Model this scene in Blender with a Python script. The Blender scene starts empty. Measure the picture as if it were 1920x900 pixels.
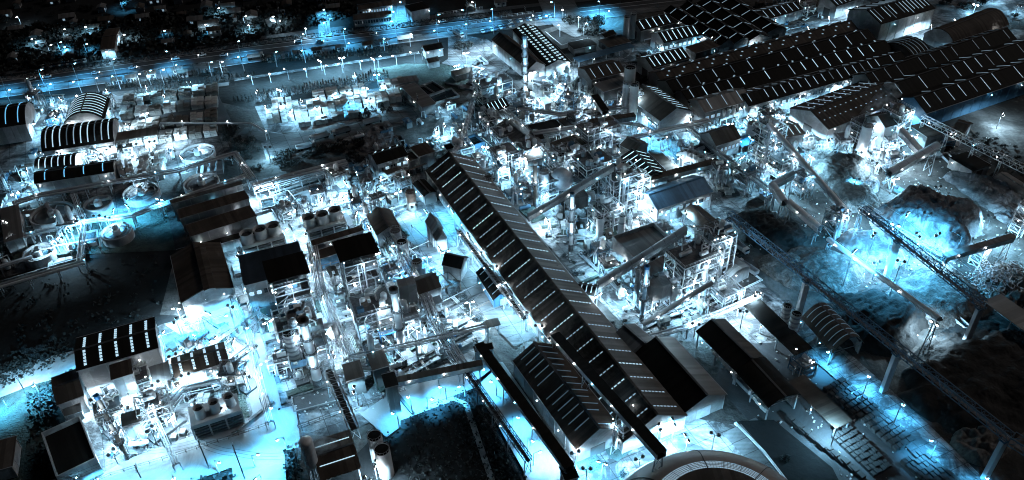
import bpy, math, random
from mathutils import Vector, Matrix, noise
R = random.Random(7)
sc = bpy.context.scene
# ---------------------------------------------------------------- camera
FPX, TH, ROLL, CAMH = 1550.0, math.radians(38), math.radians(-1.8), 200.0
ct, st, cr, sr = math.cos(TH), math.sin(TH), math.cos(ROLL), math.sin(ROLL)
camd = bpy.data.cameras.new('camera'); cam = bpy.data.objects.new('camera', camd)
sc.collection.objects.link(cam); sc.camera = cam
camd.sensor_width = 36; camd.lens = 36 * FPX / 1920; camd.clip_start = 1; camd.clip_end = 20000
X_, U_, F_ = Vector((1, 0, 0)), Vector((0, st, ct)), Vector((0, ct, -st))
rt, up = X_ * cr + U_ * sr, -X_ * sr + U_ * cr
m = Matrix((rt, up, -F_)).transposed().to_4x4(); m.translation = (0, 0, CAMH); cam.matrix_world = m
# ---------------------------------------------------------------- world, moon, exposure
w = bpy.data.worlds.new('World'); sc.world = w; w.use_nodes = True
nt = w.node_tree; bg = nt.nodes['Background']
sky = nt.nodes.new('ShaderNodeTexSky'); sky.sky_type = 'NISHITA'; sky.sun_disc = False
SUN_EL, SUN_AZ = math.radians(38), math.radians(62)
sky.sun_elevation = SUN_EL; sky.sun_rotation = SUN_AZ
nt.links.new(sky.outputs[0], bg.inputs[0]); bg.inputs[1].default_value = 0.0027
sl = bpy.data.lights.new('moon', 'SUN'); sl.energy = 0.38; sl.angle = math.radians(10); sl.color = (1, .93, .88)
so = bpy.data.objects.new('moon', sl); sc.collection.objects.link(so)
sd = Vector((math.sin(SUN_AZ) * math.cos(SUN_EL), math.cos(SUN_AZ) * math.cos(SUN_EL), math.sin(SUN_EL)))
so.rotation_euler = sd.to_track_quat('Z', 'Y').to_euler(); so.location = (0, 0, 400)
sc.view_settings.view_transform = 'Standard'; sc.view_settings.look = 'None'
sc.view_settings.exposure = 0; sc.view_settings.gamma = 1
sc.cycles.pixel_filter_type = 'BLACKMAN_HARRIS'; sc.cycles.filter_width = 1.05
sc.cycles.use_denoising = True; sc.cycles.use_light_tree = True
sc.cycles.max_bounces = 4; sc.cycles.diffuse_bounces = 1; sc.cycles.glossy_bounces = 1; sc.cycles.transparent_max_bounces = 4
sc.cycles.sample_clamp_indirect = 2; sc.cycles.sample_clamp_direct = 40; sc.cycles.volume_bounces = 0
LP = 2.6   # lamp power scale
# ---------------------------------------------------------------- pixel <-> place
def G(p, z=0.0):
    x, y = p[0] - 960, -(p[1] - 450)
    x, y = cr * x - sr * y, sr * x + cr * y
    d = Vector((x, FPX * ct + y * st, -FPX * st + y * ct)); t = (CAMH - z) / -d.z
    return Vector((d.x * t, d.y * t, z))
def PX(v):
    z = v[2] - CAMH; cz = v[1] * ct - z * st; cy = v[1] * st + z * ct
    x, y = FPX * v[0] / cz, FPX * cy / cz
    x, y = cr * x + sr * y, -sr * x + cr * y
    return (960 + x, 450 - y)
def depth(v): return v[1] * ct - (v[2] - CAMH) * st
def mpp(p, z=0): return depth(G(p, z)) / FPX
def hgt(base, top):
    g = G(base); best = 1; bd = 1e9; h = 1.0
    while h < 110:
        q = PX((g.x, g.y, h)); d = math.hypot(q[0] - top[0], q[1] - top[1])
        if d < bd: bd, best = d, h
        h += .5
    return best
# ---------------------------------------------------------------- materials
MATS = {}
def mat(name, col, rough=.7, metal=0, var=.25, scale=.25, bump=0, bscale=2., emit=None, es=0, stripe=0, dirt=None, dscale=.06, damt=.5, spec=.3):
    if name in MATS: return MATS[name]
    m = bpy.data.materials.new(name); m.use_nodes = True; n = m.node_tree.nodes; l = m.node_tree.links
    b = n['Principled BSDF']; b.inputs['Roughness'].default_value = rough; b.inputs['Metallic'].default_value = metal
    b.inputs['Specular IOR Level'].default_value = spec
    tc = n.new('ShaderNodeTexCoord'); src = tc.outputs['Object']
    col = tuple(col) + (1,)
    if var:
        tx = n.new('ShaderNodeTexNoise'); tx.inputs['Scale'].default_value = scale; tx.inputs['Detail'].default_value = 6; tx.inputs['Roughness'].default_value = .65
        l.new(src, tx.inputs['Vector'])
        rp = n.new('ShaderNodeValToRGB'); rp.color_ramp.elements[0].position = .3; rp.color_ramp.elements[1].position = .72
        rp.color_ramp.elements[0].color = tuple(c * (1 - var) for c in col[:3]) + (1,)
        rp.color_ramp.elements[1].color = tuple(min(1, c * (1 + var)) for c in col[:3]) + (1,)
        l.new(tx.outputs[0], rp.inputs[0]); out = rp.outputs[0]
        if dirt:
            t2 = n.new('ShaderNodeTexNoise'); t2.inputs['Scale'].default_value = dscale; t2.inputs['Detail'].default_value = 9; t2.inputs['Roughness'].default_value = .72; t2.inputs['Distortion'].default_value = .8
            l.new(src, t2.inputs['Vector']); r2 = n.new('ShaderNodeValToRGB'); r2.color_ramp.elements[0].position = .5 - .12 * damt; r2.color_ramp.elements[1].position = .56 + .1 * (1 - damt)
            l.new(t2.outputs[0], r2.inputs[0]); mx = n.new('ShaderNodeMix'); mx.data_type = 'RGBA'
            l.new(r2.outputs[0], mx.inputs[0]); mx.inputs[6].default_value = tuple(dirt) + (1,); l.new(out, mx.inputs[7]); out = mx.outputs[2]
        if name in ('concrete', 'concrete2', 'road'):   # cast joints and tyre streaks
            mp = n.new('ShaderNodeMapping'); mp.inputs['Rotation'].default_value = (0, 0, -.42); l.new(src, mp.inputs[0])
            bk = n.new('ShaderNodeTexBrick'); bk.offset = 0; bk.inputs['Scale'].default_value = 1; bk.inputs['Brick Width'].default_value = 7; bk.inputs['Row Height'].default_value = 5; bk.inputs['Mortar Size'].default_value = .12
            bk.inputs['Color1'].default_value = (1, 1, 1, 1); bk.inputs['Color2'].default_value = (.72, .72, .72, 1); bk.inputs['Mortar'].default_value = (.3, .3, .3, 1); l.new(mp.outputs[0], bk.inputs[0])
            wv = n.new('ShaderNodeTexNoise'); wv.inputs['Scale'].default_value = 1; wv.inputs['Detail'].default_value = 5
            m2 = n.new('ShaderNodeMapping'); m2.inputs['Rotation'].default_value = (0, 0, -.5); m2.inputs['Scale'].default_value = (.03, .9, 1); l.new(src, m2.inputs[0]); l.new(m2.outputs[0], wv.inputs[0])
            r3 = n.new('ShaderNodeMapRange'); r3.inputs[1].default_value = .3; r3.inputs[2].default_value = .7; r3.inputs[3].default_value = .6; r3.inputs[4].default_value = 1.15; l.new(wv.outputs[0], r3.inputs[0])
            a1 = n.new('ShaderNodeMix'); a1.data_type = 'RGBA'; a1.blend_type = 'MULTIPLY'; a1.inputs[0].default_value = 1; l.new(out, a1.inputs[6]); l.new(bk.outputs[0], a1.inputs[7])
            a2 = n.new('ShaderNodeVectorMath'); a2.operation = 'SCALE'; l.new(a1.outputs[2], a2.inputs[0]); l.new(r3.outputs[0], a2.inputs['Scale']); out = a2.outputs[0]
        if stripe:   # sheet-to-sheet tone steps along local x
            sp = n.new('ShaderNodeSeparateXYZ'); l.new(src, sp.inputs[0])
            mu = n.new('ShaderNodeMath'); mu.operation = 'MULTIPLY'; mu.inputs[1].default_value = 1 / stripe; l.new(sp.outputs[0], mu.inputs[0])
            fl = n.new('ShaderNodeMath'); fl.operation = 'FLOOR'; l.new(mu.outputs[0], fl.inputs[0])
            wn = n.new('ShaderNodeTexWhiteNoise'); wn.noise_dimensions = '1D'; l.new(fl.outputs[0], wn.inputs['W'])
            mr = n.new('ShaderNodeMapRange'); mr.inputs[3].default_value = .72; mr.inputs[4].default_value = 1.2; l.new(wn.outputs[0], mr.inputs[0])
            mx = n.new('ShaderNodeVectorMath'); mx.operation = 'SCALE'; l.new(out, mx.inputs[0]); l.new(mr.outputs[0], mx.inputs['Scale']); out = mx.outputs[0]
        l.new(out, b.inputs['Base Color'])
    else: b.inputs['Base Color'].default_value = col
    if bump:
        t3 = n.new('ShaderNodeTexNoise'); t3.inputs['Scale'].default_value = bscale; t3.inputs['Detail'].default_value = 8; l.new(src, t3.inputs['Vector'])
        bp = n.new('ShaderNodeBump'); bp.inputs['Strength'].default_value = bump; bp.inputs['Distance'].default_value = .5
        l.new(t3.outputs[0], bp.inputs['Height']); l.new(bp.outputs[0], b.inputs['Normal'])
    if emit:
        b.inputs['Emission Color'].default_value = tuple(emit) + (1,); b.inputs['Emission Strength'].default_value = es
        m.cycles.emission_sampling = 'NONE'
    MATS[name] = m; return m
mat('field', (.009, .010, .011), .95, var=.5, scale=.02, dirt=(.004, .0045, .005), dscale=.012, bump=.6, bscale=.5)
mat('soil', (.10, .096, .094), .95, var=.45, scale=.12, dirt=(.025, .024, .023), dscale=.035, bump=.9, bscale=.6)
mat('concrete', (.42, .43, .44), .85, var=.35, scale=.3, dirt=(.07, .07, .075), dscale=.09, damt=.45, bump=.25, bscale=1.2)
mat('concrete2', (.30, .31, .325), .85, var=.4, scale=.25, dirt=(.05, .05, .055), dscale=.08, damt=.6, bump=.3, bscale=1.)
mat('asphalt', (.075, .08, .09), .8, var=.3, scale=.1, dirt=(.045, .047, .05), dscale=.05, bump=.15)
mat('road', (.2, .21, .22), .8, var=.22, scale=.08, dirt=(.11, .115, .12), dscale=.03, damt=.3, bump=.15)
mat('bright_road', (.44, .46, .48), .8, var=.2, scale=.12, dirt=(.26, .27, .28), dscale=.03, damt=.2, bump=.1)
mat('roof_mid', (.15, .142, .138), .7, 0, spec=.2, var=.2, scale=.1, stripe=1.1, dirt=(.11, .105, .1), dscale=.05)  # gallery roof with the light on its right slope put into the colour
mat('verge', (.035, .05, .045), .95, var=.5, scale=.3, bump=1, bscale=1.5)
mat('lawn', (.06, .10, .10), .95, var=.45, scale=.3, bump=1, bscale=2)
mat('paint', (.75, .77, .8), .6, var=.15, scale=.5)
mat('roof_slate', (.04, .055, .075), .5, .2, var=.3, scale=.1, stripe=1.1)
mat('dome_metal', (.42, .385, .36), .45, .3, var=.15, scale=.08, dirt=(.3, .27, .25), dscale=.05)
mat('slab_dark', (.05, .05, .052), .9, var=.4, scale=.5)
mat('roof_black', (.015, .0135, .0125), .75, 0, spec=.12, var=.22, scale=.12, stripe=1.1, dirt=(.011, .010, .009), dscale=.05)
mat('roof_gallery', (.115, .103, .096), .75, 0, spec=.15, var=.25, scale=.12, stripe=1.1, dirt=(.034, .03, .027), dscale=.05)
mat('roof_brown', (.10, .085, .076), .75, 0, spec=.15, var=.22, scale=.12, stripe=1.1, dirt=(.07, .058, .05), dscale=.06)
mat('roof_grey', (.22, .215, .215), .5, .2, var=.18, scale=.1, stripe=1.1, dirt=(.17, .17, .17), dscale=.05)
mat('roof_blue', (.10, .24, .38), .5, .1, var=.2, scale=.1, stripe=1.1, dirt=(.08, .17, .26), dscale=.06)
mat('wall_white', (.62, .64, .66), .7, var=.14, scale=.2, stripe=3, dirt=(.38, .38, .39), dscale=.12, damt=.3)
mat('wall_grey', (.30, .30, .31), .75, var=.2, scale=.2, stripe=3, dirt=(.18, .18, .18), dscale=.1)
mat('wall_dark', (.09, .085, .085), .75, var=.2, scale=.2)
mat('steel', (.38, .40, .43), .5, .3, var=.25, scale=.5)
mat('steel_dark', (.08, .08, .085), .55, .3, var=.3, scale=.6)
mat('stack_blue', (.30, .42, .52), .5, .1, var=.25, scale=.5)
mat('steel_blue', (.06, .13, .20), .55, .1, var=.25, scale=.5)
mat('silver', (.62, .64, .67), .5, .1, var=.15, scale=.3)
mat('rust', (.17, .13, .11), .85, var=.35, scale=.5)
mat('white_metal', (.7, .72, .74), .5, .1, var=.12, scale=.4)
mat('blue_paint', (.03, .18, .42), .5, 0, var=.2, scale=.5)
mat('grating', (.14, .145, .155), .7, .2, var=.4, scale=1.2)
mat('coal', (.022, .021, .021), .9, var=.5, scale=.15, bump=1, bscale=.8)
mat('chips', (.15, .147, .145), .95, var=.4, scale=.2, dirt=(.06, .058, .056), dscale=.4, bump=1, bscale=1.6)
mat('sand', (.27, .28, .30), .95, var=.4, scale=.2, dirt=(.09, .092, .1), dscale=.15, damt=.3, bump=1, bscale=.6)
mat('stone', (.5, .49, .48), .9, var=.45, scale=.7, bump=.6, bscale=3)
mat('stone_dark', (.15, .14, .13), .9, var=.5, scale=.7, bump=.6, bscale=3)
mat('water', (.02, .03, .035), .12, var=.3, scale=.05, bump=.05, bscale=1, spec=.6)
mat('basin_water', (.10, .11, .12), .3, var=.4, scale=.25, spec=.5)
mat('pond_pale', (.33, .38, .42), .5, var=.2, scale=.05, spec=.5)
mat('bark', (.07, .06, .05), .9, var=.3)
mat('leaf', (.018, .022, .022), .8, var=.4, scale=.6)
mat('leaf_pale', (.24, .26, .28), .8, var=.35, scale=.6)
mat('leaf_cyan', (.035, .05, .058), .8, var=.4, scale=.6)
mat('glass_dark', (.03, .04, .05), .15, var=0, spec=.7)
mat('glow', (.8, .9, 1), .4, var=0, emit=(.52, .82, 1), es=.85)
mat('glow_cyan', (.3, .6, .8), .4, var=0, emit=(.16, .58, 1), es=.95)
mat('glow_dim', (.3, .4, .5), .4, var=0, emit=(.35, .6, .8), es=.1)
mat('glow_mid', (.5, .6, .7), .4, var=0, emit=(.5, .75, .95), es=.42)
mat('rubber', (.02, .02, .02), .8, var=0)
def bulbmat(n, c, s): return mat(n, c, .4, var=0, emit=c, es=s)
bulbmat('bulb_w', (.85, .95, 1), 60); bulbmat('bulb_c', (.25, .7, 1), 40)
# ---------------------------------------------------------------- mesh builder
class MB:
    def __init__(s): s.v = []; s.f = []
    def add(s, vs, fs):
        o = len(s.v); s.v += [tuple(v) for v in vs]; s.f += [tuple(i + o for i in f) for f in fs]; return s
    def box(s, c, d, rz=0):
        hx, hy, hz = d[0] / 2, d[1] / 2, d[2] / 2; ca, sa = math.cos(rz), math.sin(rz); vs = []
        for z in (-hz, hz):
            for x, y in ((-hx, -hy), (hx, -hy), (hx, hy), (-hx, hy)):
                vs.append((c[0] + x * ca - y * sa, c[1] + x * sa + y * ca, c[2] + z))
        return s.add(vs, [(3, 2, 1, 0), (4, 5, 6, 7), (0, 1, 5, 4), (1, 2, 6, 5), (2, 3, 7, 6), (3, 0, 4, 7)])
    def frus(s, p0, p1, r0, r1, n=12, caps=True):
        p0, p1 = Vector(p0), Vector(p1); a = (p1 - p0).normalized()
        b = a.orthogonal().normalized(); c = a.cross(b); vs = []
        for p, r in ((p0, r0), (p1, r1)):
            for i in range(n):
                t = 2 * math.pi * i / n; vs.append(p + b * (r * math.cos(t)) + c * (r * math.sin(t)))
        fs = [(i, (i + 1) % n, n + (i + 1) % n, n + i) for i in range(n)]
        if caps: fs += [tuple(range(n - 1, -1, -1)), tuple(range(n, 2 * n))]
        return s.add(vs, fs)
    def bar(s, p0, p1, r, n=4): return s.frus(p0, p1, r, r, n)
    def path(s, pts, r, n=6):
        for a, b in zip(pts, pts[1:]): s.bar(a, b, r, n)
        return s
    def lathe(s, prof, n=24, c=(0, 0)):
        k = len(prof); vs = []
        for i in range(n):
            t = 2 * math.pi * i / n
            for r, z in prof: vs.append((c[0] + r * math.cos(t), c[1] + r * math.sin(t), z))
        fs = []
        for i in range(n):
            j = (i + 1) % n
            for q in range(k - 1): fs.append((i * k + q, j * k + q, j * k + q + 1, i * k + q + 1))
        return s.add(vs, fs)
    def sheet(s, prof, x0, x1, th=.25):   # prof: (y,z) outline swept along x, with thickness
        k = len(prof); vs = [(x, y, z + dz) for x in (x0, x1) for dz in (0, -th) for y, z in prof]
        fs = []
        for i in range(k - 1):
            fs += [(i, i + 1, 2 * k + i + 1, 2 * k + i)[::-1], (k + i, k + i + 1, 3 * k + i + 1, 3 * k + i)]
            fs += [(i, k + i, k + i + 1, i + 1)[::-1], (2 * k + i, 3 * k + i, 3 * k + i + 1, 2 * k + i + 1)]
        fs += [(0, 2 * k, 3 * k, k), (k - 1, 2 * k - 1, 4 * k - 1, 3 * k - 1)]
        return s.add(vs, fs)
    def mesh(s, name, m):
        me = bpy.data.meshes.new(name); me.from_pydata(s.v, [], s.f); me.materials.append(MATS[m]); me.update(); return me
    def obj(s, name, m, parent=None, **k):
        return link(name, s.mesh(name, m), parent, **k)
def link(name, me, parent=None, loc=None, rz=0, smooth=False, label=None):
    o = bpy.data.objects.new(name, me); sc.collection.objects.link(o); o.parent = parent
    if loc is not None: o.location = loc
    if rz: o.rotation_euler.z = rz
    if label: o['label'] = label
    if smooth:
        for p in me.polygons: p.use_smooth = True
    return o
AUTO = []
def tag(o, cat, label=None, group=None, auto=None):
    o['category'] = cat
    if label: o['label'] = label
    if group: o['group'] = group
    if auto: AUTO.append((o, auto))
    return o
def empty(name, loc, rz=0, cat=None, label=None, group=None, auto=None):
    o = bpy.data.objects.new(name, None); o.empty_display_size = .1; sc.collection.objects.link(o)
    o.location = loc; o.rotation_euler.z = rz
    if cat: tag(o, cat, label, group, auto)
    return o
def copytree(o, loc, rz=0, auto=None, label=None, scale=None):
    c = o.copy(); sc.collection.objects.link(c); c.location = loc; c.rotation_euler.z = rz
    if scale: c.scale = scale
    if auto: AUTO.append((c, auto))
    if label: c['label'] = label
    for ch in list(o.children):
        d = ch.copy(); sc.collection.objects.link(d); d.parent = c
        for g in list(ch.children):
            e = g.copy(); sc.collection.objects.link(e); e.parent = d
    return c
OCC = []
def occupy(c, u, L, W): OCC.append((c.x, c.y, u.x, u.y, L / 2, W / 2))
def free(p, r):
    for cx, cy, ux, uy, hl, hw in OCC:
        dx, dy = p.x - cx, p.y - cy
        if abs(dx * ux + dy * uy) < hl + r and abs(-dx * uy + dy * ux) < hw + r: return False
    return True
def inpoly(p, poly):
    c = False; n = len(poly)
    for i in range(n):
        a, b = poly[i], poly[i - 1]
        if (a[1] > p[1]) != (b[1] > p[1]) and p[0] < (b[0] - a[0]) * (p[1] - a[1]) / (b[1] - a[1]) + a[0]: c = not c
    return c
SH = {}
SH['sparkw'] = MB().lathe([(.01, -.2), (.2, 0), (.01, .2)], 6).mesh('lamp_glass', 'bulb_w'); SH['sparkc'] = MB().lathe([(.01, -.22), (.22, 0), (.01, .22)], 6).mesh('lamp_glass', 'bulb_c')
# ---------------------------------------------------------------- ground sheets
LAY = [0]
def ground(name, pts, m, z=None, label=None):
    LAY[0] += 1; z = .03 + .012 * LAY[0] if z is None else z
    P = [G(p) for p in pts]
    return _sheet(name, P, m, z)
def _sheet(name, P, m, z):
    b = MB(); b.add([(p.x, p.y, z) for p in P], [tuple(range(len(P)))])
    me = b.mesh(name, m)
    if me.polygons[0].normal.z < 0: me.flip_normals()
    o = link(name, me); o['kind'] = 'structure'; return o
def strip(name, pts, wid, m, z=None, off=0, occ=False):
    LAY[0] += 1; z = .03 + .012 * LAY[0] if z is None else z
    P = [G(p) for p in pts]; vs = []
    for i, p in enumerate(P):
        a = P[max(0, i - 1)]; c = P[min(len(P) - 1, i + 1)]; d = (c - a).normalized(); n = Vector((-d.y, d.x, 0))
        vs += [(p + n * (off + wid / 2)), (p + n * (off - wid / 2))]
    b = MB(); b.add([(v.x, v.y, z) for v in vs], [(2 * i, 2 * i + 1, 2 * i + 3, 2 * i + 2) for i in range(len(P) - 1)])
    if occ:
        for a, c in zip(P, P[1:]): occupy((a + c) / 2, (c - a).normalized(), (c - a).length, wid)
    o = b.obj(name, m); o['kind'] = 'structure'; return o
def curb(name, pts, wid, h, m='concrete2', off=0):
    P = [G(p) for p in pts]; b = MB()
    for a, c in zip(P, P[1:]):
        d = c - a; n = Vector((-d.y, d.x, 0)).normalized() * off
        mid = (a + c) / 2 + n; b.box((mid.x, mid.y, h / 2 + .02), (d.length + .05, wid, h), math.atan2(d.y, d.x))
    o = b.obj(name, m); o['kind'] = 'structure'; return o
b = MB(); N = 40; S = 9000
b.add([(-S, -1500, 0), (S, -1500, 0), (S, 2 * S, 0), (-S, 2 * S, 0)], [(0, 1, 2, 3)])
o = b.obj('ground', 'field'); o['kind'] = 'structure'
# ---------------------------------------------------------------- buildings
BID = []
def prof_z(prof, y):
    for (a, za), (c, zc) in zip(prof, prof[1:]):
        if a <= y <= c: return za + (zc - za) * (y - a) / (c - a)
    return prof[-1][1] if y > prof[-1][0] else prof[0][1]
def rect(A, B, C, h):
    a, b_, c = G(A, h), G(B, h), G(C, h)
    d = a + c - b_
    if (b_ - a).cross(c - b_).z < 0: a, b_, c, d = b_, a, d, c
    u = (b_ - a).normalized(); v = Vector((-u.y, u.x, 0))
    cc = (a + c) / 2; L = ((b_ - a).length); W = abs((c - b_).dot(v))
    return Vector((cc.x, cc.y, 0)), u, v, L, W, math.atan2(u.y, u.x)
def strips(root, prof, L, W, spec, h):
    # spec: (style, n, material, width, side)  side: 0 both, 1 front (y<0), 2 back (y>0)
    sty, n, m, wd, side = spec; wd = wd * (.4 if sty == 'x' and n > 9 else .5 if sty in 'xl' else .62 if sty == 'a' else .85)
    def seg(x, y0, y1, q=8, w_=wd):
        P = [(y0 + (y1 - y0) * i / q) for i in range(q + 1)]
        return [(y, prof_z(prof, y) + .16) for y in P]
    rng = {0: [(-.46, -.04), (.04, .46)], 1: [(-.46, -.04)], 2: [(.04, .46)]}[side]
    if prof[0][0] > -W and len(prof) > 4 and side == 0 and sty == 'a': rng = [(-.47, .47)]
    if sty in 'xa':
        for i in range(n):
            x = -L / 2 + L * (i + .5) / n
            for y0, y1 in rng:
                if sty == 'x' and n > 9:
                    if R.random() < .14: continue
                    y0, y1 = y0 * R.uniform(.75, 1) if y0 < 0 else y0, y1 * R.uniform(.7, 1) if y1 > 0 else y1
                MB().sheet(seg(x, y0 * W, y1 * W, 10 if sty == 'a' else 2), x - wd / 2, x + wd / 2, .14).obj('skylight', m if n < 10 or m == 'glow_dim' or R.random() < .6 else ('glow_mid' if R.random() < .5 else 'glow_dim'), root)
    elif sty == 'd':     # dashed panes
        for i in range(n):
            x = -L / 2 + L * (i + .5) / n
            for y0, y1 in rng:
                b = MB(); k = max(4, int((y1 - y0) * W / 1.25))
                for j in range(k):
                    ya = (y0 + (y1 - y0) * (j + .18) / k) * W; yb = (y0 + (y1 - y0) * (j + .82) / k) * W
                    b.sheet([(ya, prof_z(prof, ya) + .16), (yb, prof_z(prof, yb) + .16)], x - wd / 2, x + wd / 2, .14)
                b.obj('skylight', m if isinstance(m, str) else m[(i * 7 + (y0 < 0) * 3) % len(m)], root)
    elif sty == 'l':
        for i in range(n):
            y = (-.38 + .76 * (i + .5) / n) * W
            MB().box((0, y, prof_z(prof, y) + .12), (L * .94, wd, .14)).obj('skylight', m, root)
    elif sty == 'o':
        for i in range(n):
            for q, y in enumerate((-.3, -.12, .12, .3)):
                if side == 1 and y > 0 or side == 2 and y < 0: continue
                x = -L / 2 + L * (i + .5 + .25 * (q % 2)) / n
                MB().box((x, y * W, prof_z(prof, y * W) + .15), (wd, wd, .16)).obj('skylight', m, root)
def bld(kind, A, B, C, h, rise, label, roof='roof_brown', wall='wall_white', sky=None, opn=False, name='warehouse', cat='warehouse', group=None,
        parapet=0, win=None, over=.5, vents=0, base=0, door=True, auto=None, occ=True, half=None):
    c, u, v, L, W, rz = rect(A, B, C, h)
    root = empty(name, (c.x, c.y, base), rz, cat, label, group, auto); BID.append((label, L, W))
    if occ: occupy(c, u, L, W)
    h = h - base
    o = over; e = W / 2 + o
    if kind == 'g': prof = [(-e, h - rise * o / (W / 2)), (0, h + rise), (e, h - rise * o / (W / 2))]
    elif kind == 'b': prof = [(-e + 2 * e * i / 14, h + rise * (1 - abs(-1 + 2 * i / 14) ** 2.2)) for i in range(15)]
    elif kind == 's': prof = [(-e, h + rise), (e, h)]
    else: prof = [(-e, h), (e, h)]
    lx = L / 2 + o
    if parapet: prof = [(-W / 2 + .3, h), (W / 2 - .3, h)]; lx = L / 2 - .3
    if half:
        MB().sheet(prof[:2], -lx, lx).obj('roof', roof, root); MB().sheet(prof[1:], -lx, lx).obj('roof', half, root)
    else: MB().sheet(prof, -lx, lx).obj('roof', roof, root)
    if kind in 'gb':
        MB().box((0, 0, h + rise + .1), (2 * lx, .7, .22)).obj('ridge_cap', 'steel_dark' if 'black' in roof or 'brown' in roof else roof, root)
    if parapet:
        b = MB(); ph = h + parapet
        for sy in (-1, 1): b.box((0, sy * W / 2, ph / 2 + h / 2), (L + .3, .35, ph - h + .4))
        for sx in (-1, 1): b.box((sx * L / 2, 0, ph / 2 + h / 2 + .01), (.34, W - .36, ph - h + .4))
        b.obj('parapet', 'wall_white' if wall != 'wall_dark' else 'wall_grey', root)
    # walls follow the roof profile
    pw = [(max(-W / 2, min(W / 2, y)), z - .26) for y, z in prof]
    if kind == 'g': pw[0] = (-W / 2, h - .3); pw[-1] = (W / 2, h - .3)
    if not opn:
        zf, zb = prof_z(prof, -W / 2 + .1) - .27, prof_z(prof, W / 2 - .1) - .27
        MB().box((0, -W / 2 + .15, zf / 2), (L, .3, zf)).obj('wall', wall, root)
        MB().box((0, W / 2 - .15, zb / 2), (L, .3, zb)).obj('wall', wall, root)
        for sx in (-1, 1):
            b = MB(); x0, x1 = sx * (L / 2 - .28), sx * L / 2
            vs = [(x0, y, z) for y, z in pw] + [(x0, W / 2, 0), (x0, -W / 2, 0)]; k = len(vs)
            vs += [(x1, a[1], a[2]) for a in vs]
            b.add(vs, [tuple(range(k)), tuple(range(2 * k - 1, k - 1, -1))] + [(i, k + i, k + (i + 1) % k, (i + 1) % k) for i in range(k)])
            b.obj('wall', wall, root)
        n = max(2, int(L / 6))
        for sy in (-1, 1):
            hz = (zf if sy < 0 else zb) - .1; key = ('pil', round(hz, 1), wall)
            if key not in SH: SH[key] = MB().box((0, 0, hz / 2), (.35, .22, hz)).mesh('pilaster', wall)
            for i in range(n + 1): link('pilaster', SH[key], root, (-L / 2 + L * i / n, sy * (W / 2 + .06), .02))
        if win:
            n, wm = win[:2]; zz = win[2] if len(win) > 2 else .62
            for i in range(n):
                x = -L / 2 + L * (i + .5) / n; ww = min(2.6, L / n * .6)
                f = MB().box((x, -W / 2 - .03, zf * zz), (ww + .3, .14, 1.9)).obj('window', 'wall_dark', root)
                MB().box((x, -W / 2 - .12, zf * zz), (ww, .06, 1.6)).obj('pane', wm if R.random() < .8 else 'glass_dark', f)
        if door and W > 7:
            for sx in (-1, 1):
                dw, dh = min(5, W * .35), min(4.5, h * .7)
                MB().box((sx * (L / 2 + .04), 0, dh / 2), (.12, dw, dh)).obj('roller_door', 'wall_dark' if R.random() < .5 else 'steel', root)
        gut = MB()
        for sy in (-1, 1): gut.box((0, sy * (e + .05), prof_z(prof, sy * e) - .1), (2 * lx, .2, .25))
        if kind != 'f' or not parapet: gut.obj('gutter', 'steel', root)
    else:
        n = max(1, int(L / 8)); cm = None
        for i in range(n + 1):
            for sy in (-1, 1):
                y = sy * (W / 2 - .3); z = prof_z(prof, y) - .25
                MB().box((-L / 2 + .2 + (L - .4) * i / n, y, z / 2), (.35, .35, z)).obj('column', 'steel', root)
        b = MB()
        for i in range(n + 1):
            x = -L / 2 + .2 + (L - .4) * i / n
            b.bar((x, -W / 2 + .3, h - .6), (x, W / 2 - .3, h - .6), .14)
        b.obj('tie_beam', 'steel', root)
        if opn == 'w':
            MB().box((0, W / 2 - .1, h * .45), (L, .2, h * .9)).obj('wall', wall, root)
    if sky:
        for s in (sky if isinstance(sky, list) else [sky]): strips(root, prof, L, W, s, h)
    for i in range(vents):
        x = -L / 2 + L * (i + .5) / vents
        vt = MB().frus((x, 0, h + rise), (x, 0, h + rise + .9), .45, .45, 10).obj('roof_vent', 'steel', root)
        MB().frus((x, 0, h + rise + .9), (x, 0, h + rise + 1.3), .75, .2, 10).obj('vent_cap', 'steel', vt)
    root['_dim'] = 1; del root['_dim']
    if occ and L > 9:
        for i in range(max(2, int(L / 13))):
            if R.random() < .65: link('lamp_glass', SH['sparkc' if R.random() < .3 else 'sparkw'], root, (-L / 2 + L * (i + R.random()) / max(2, int(L / 13)), -W / 2 - 1.1, h * .82))
    root_info[root.name] = (L, W, h)
    return root
root_info = {}
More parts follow.
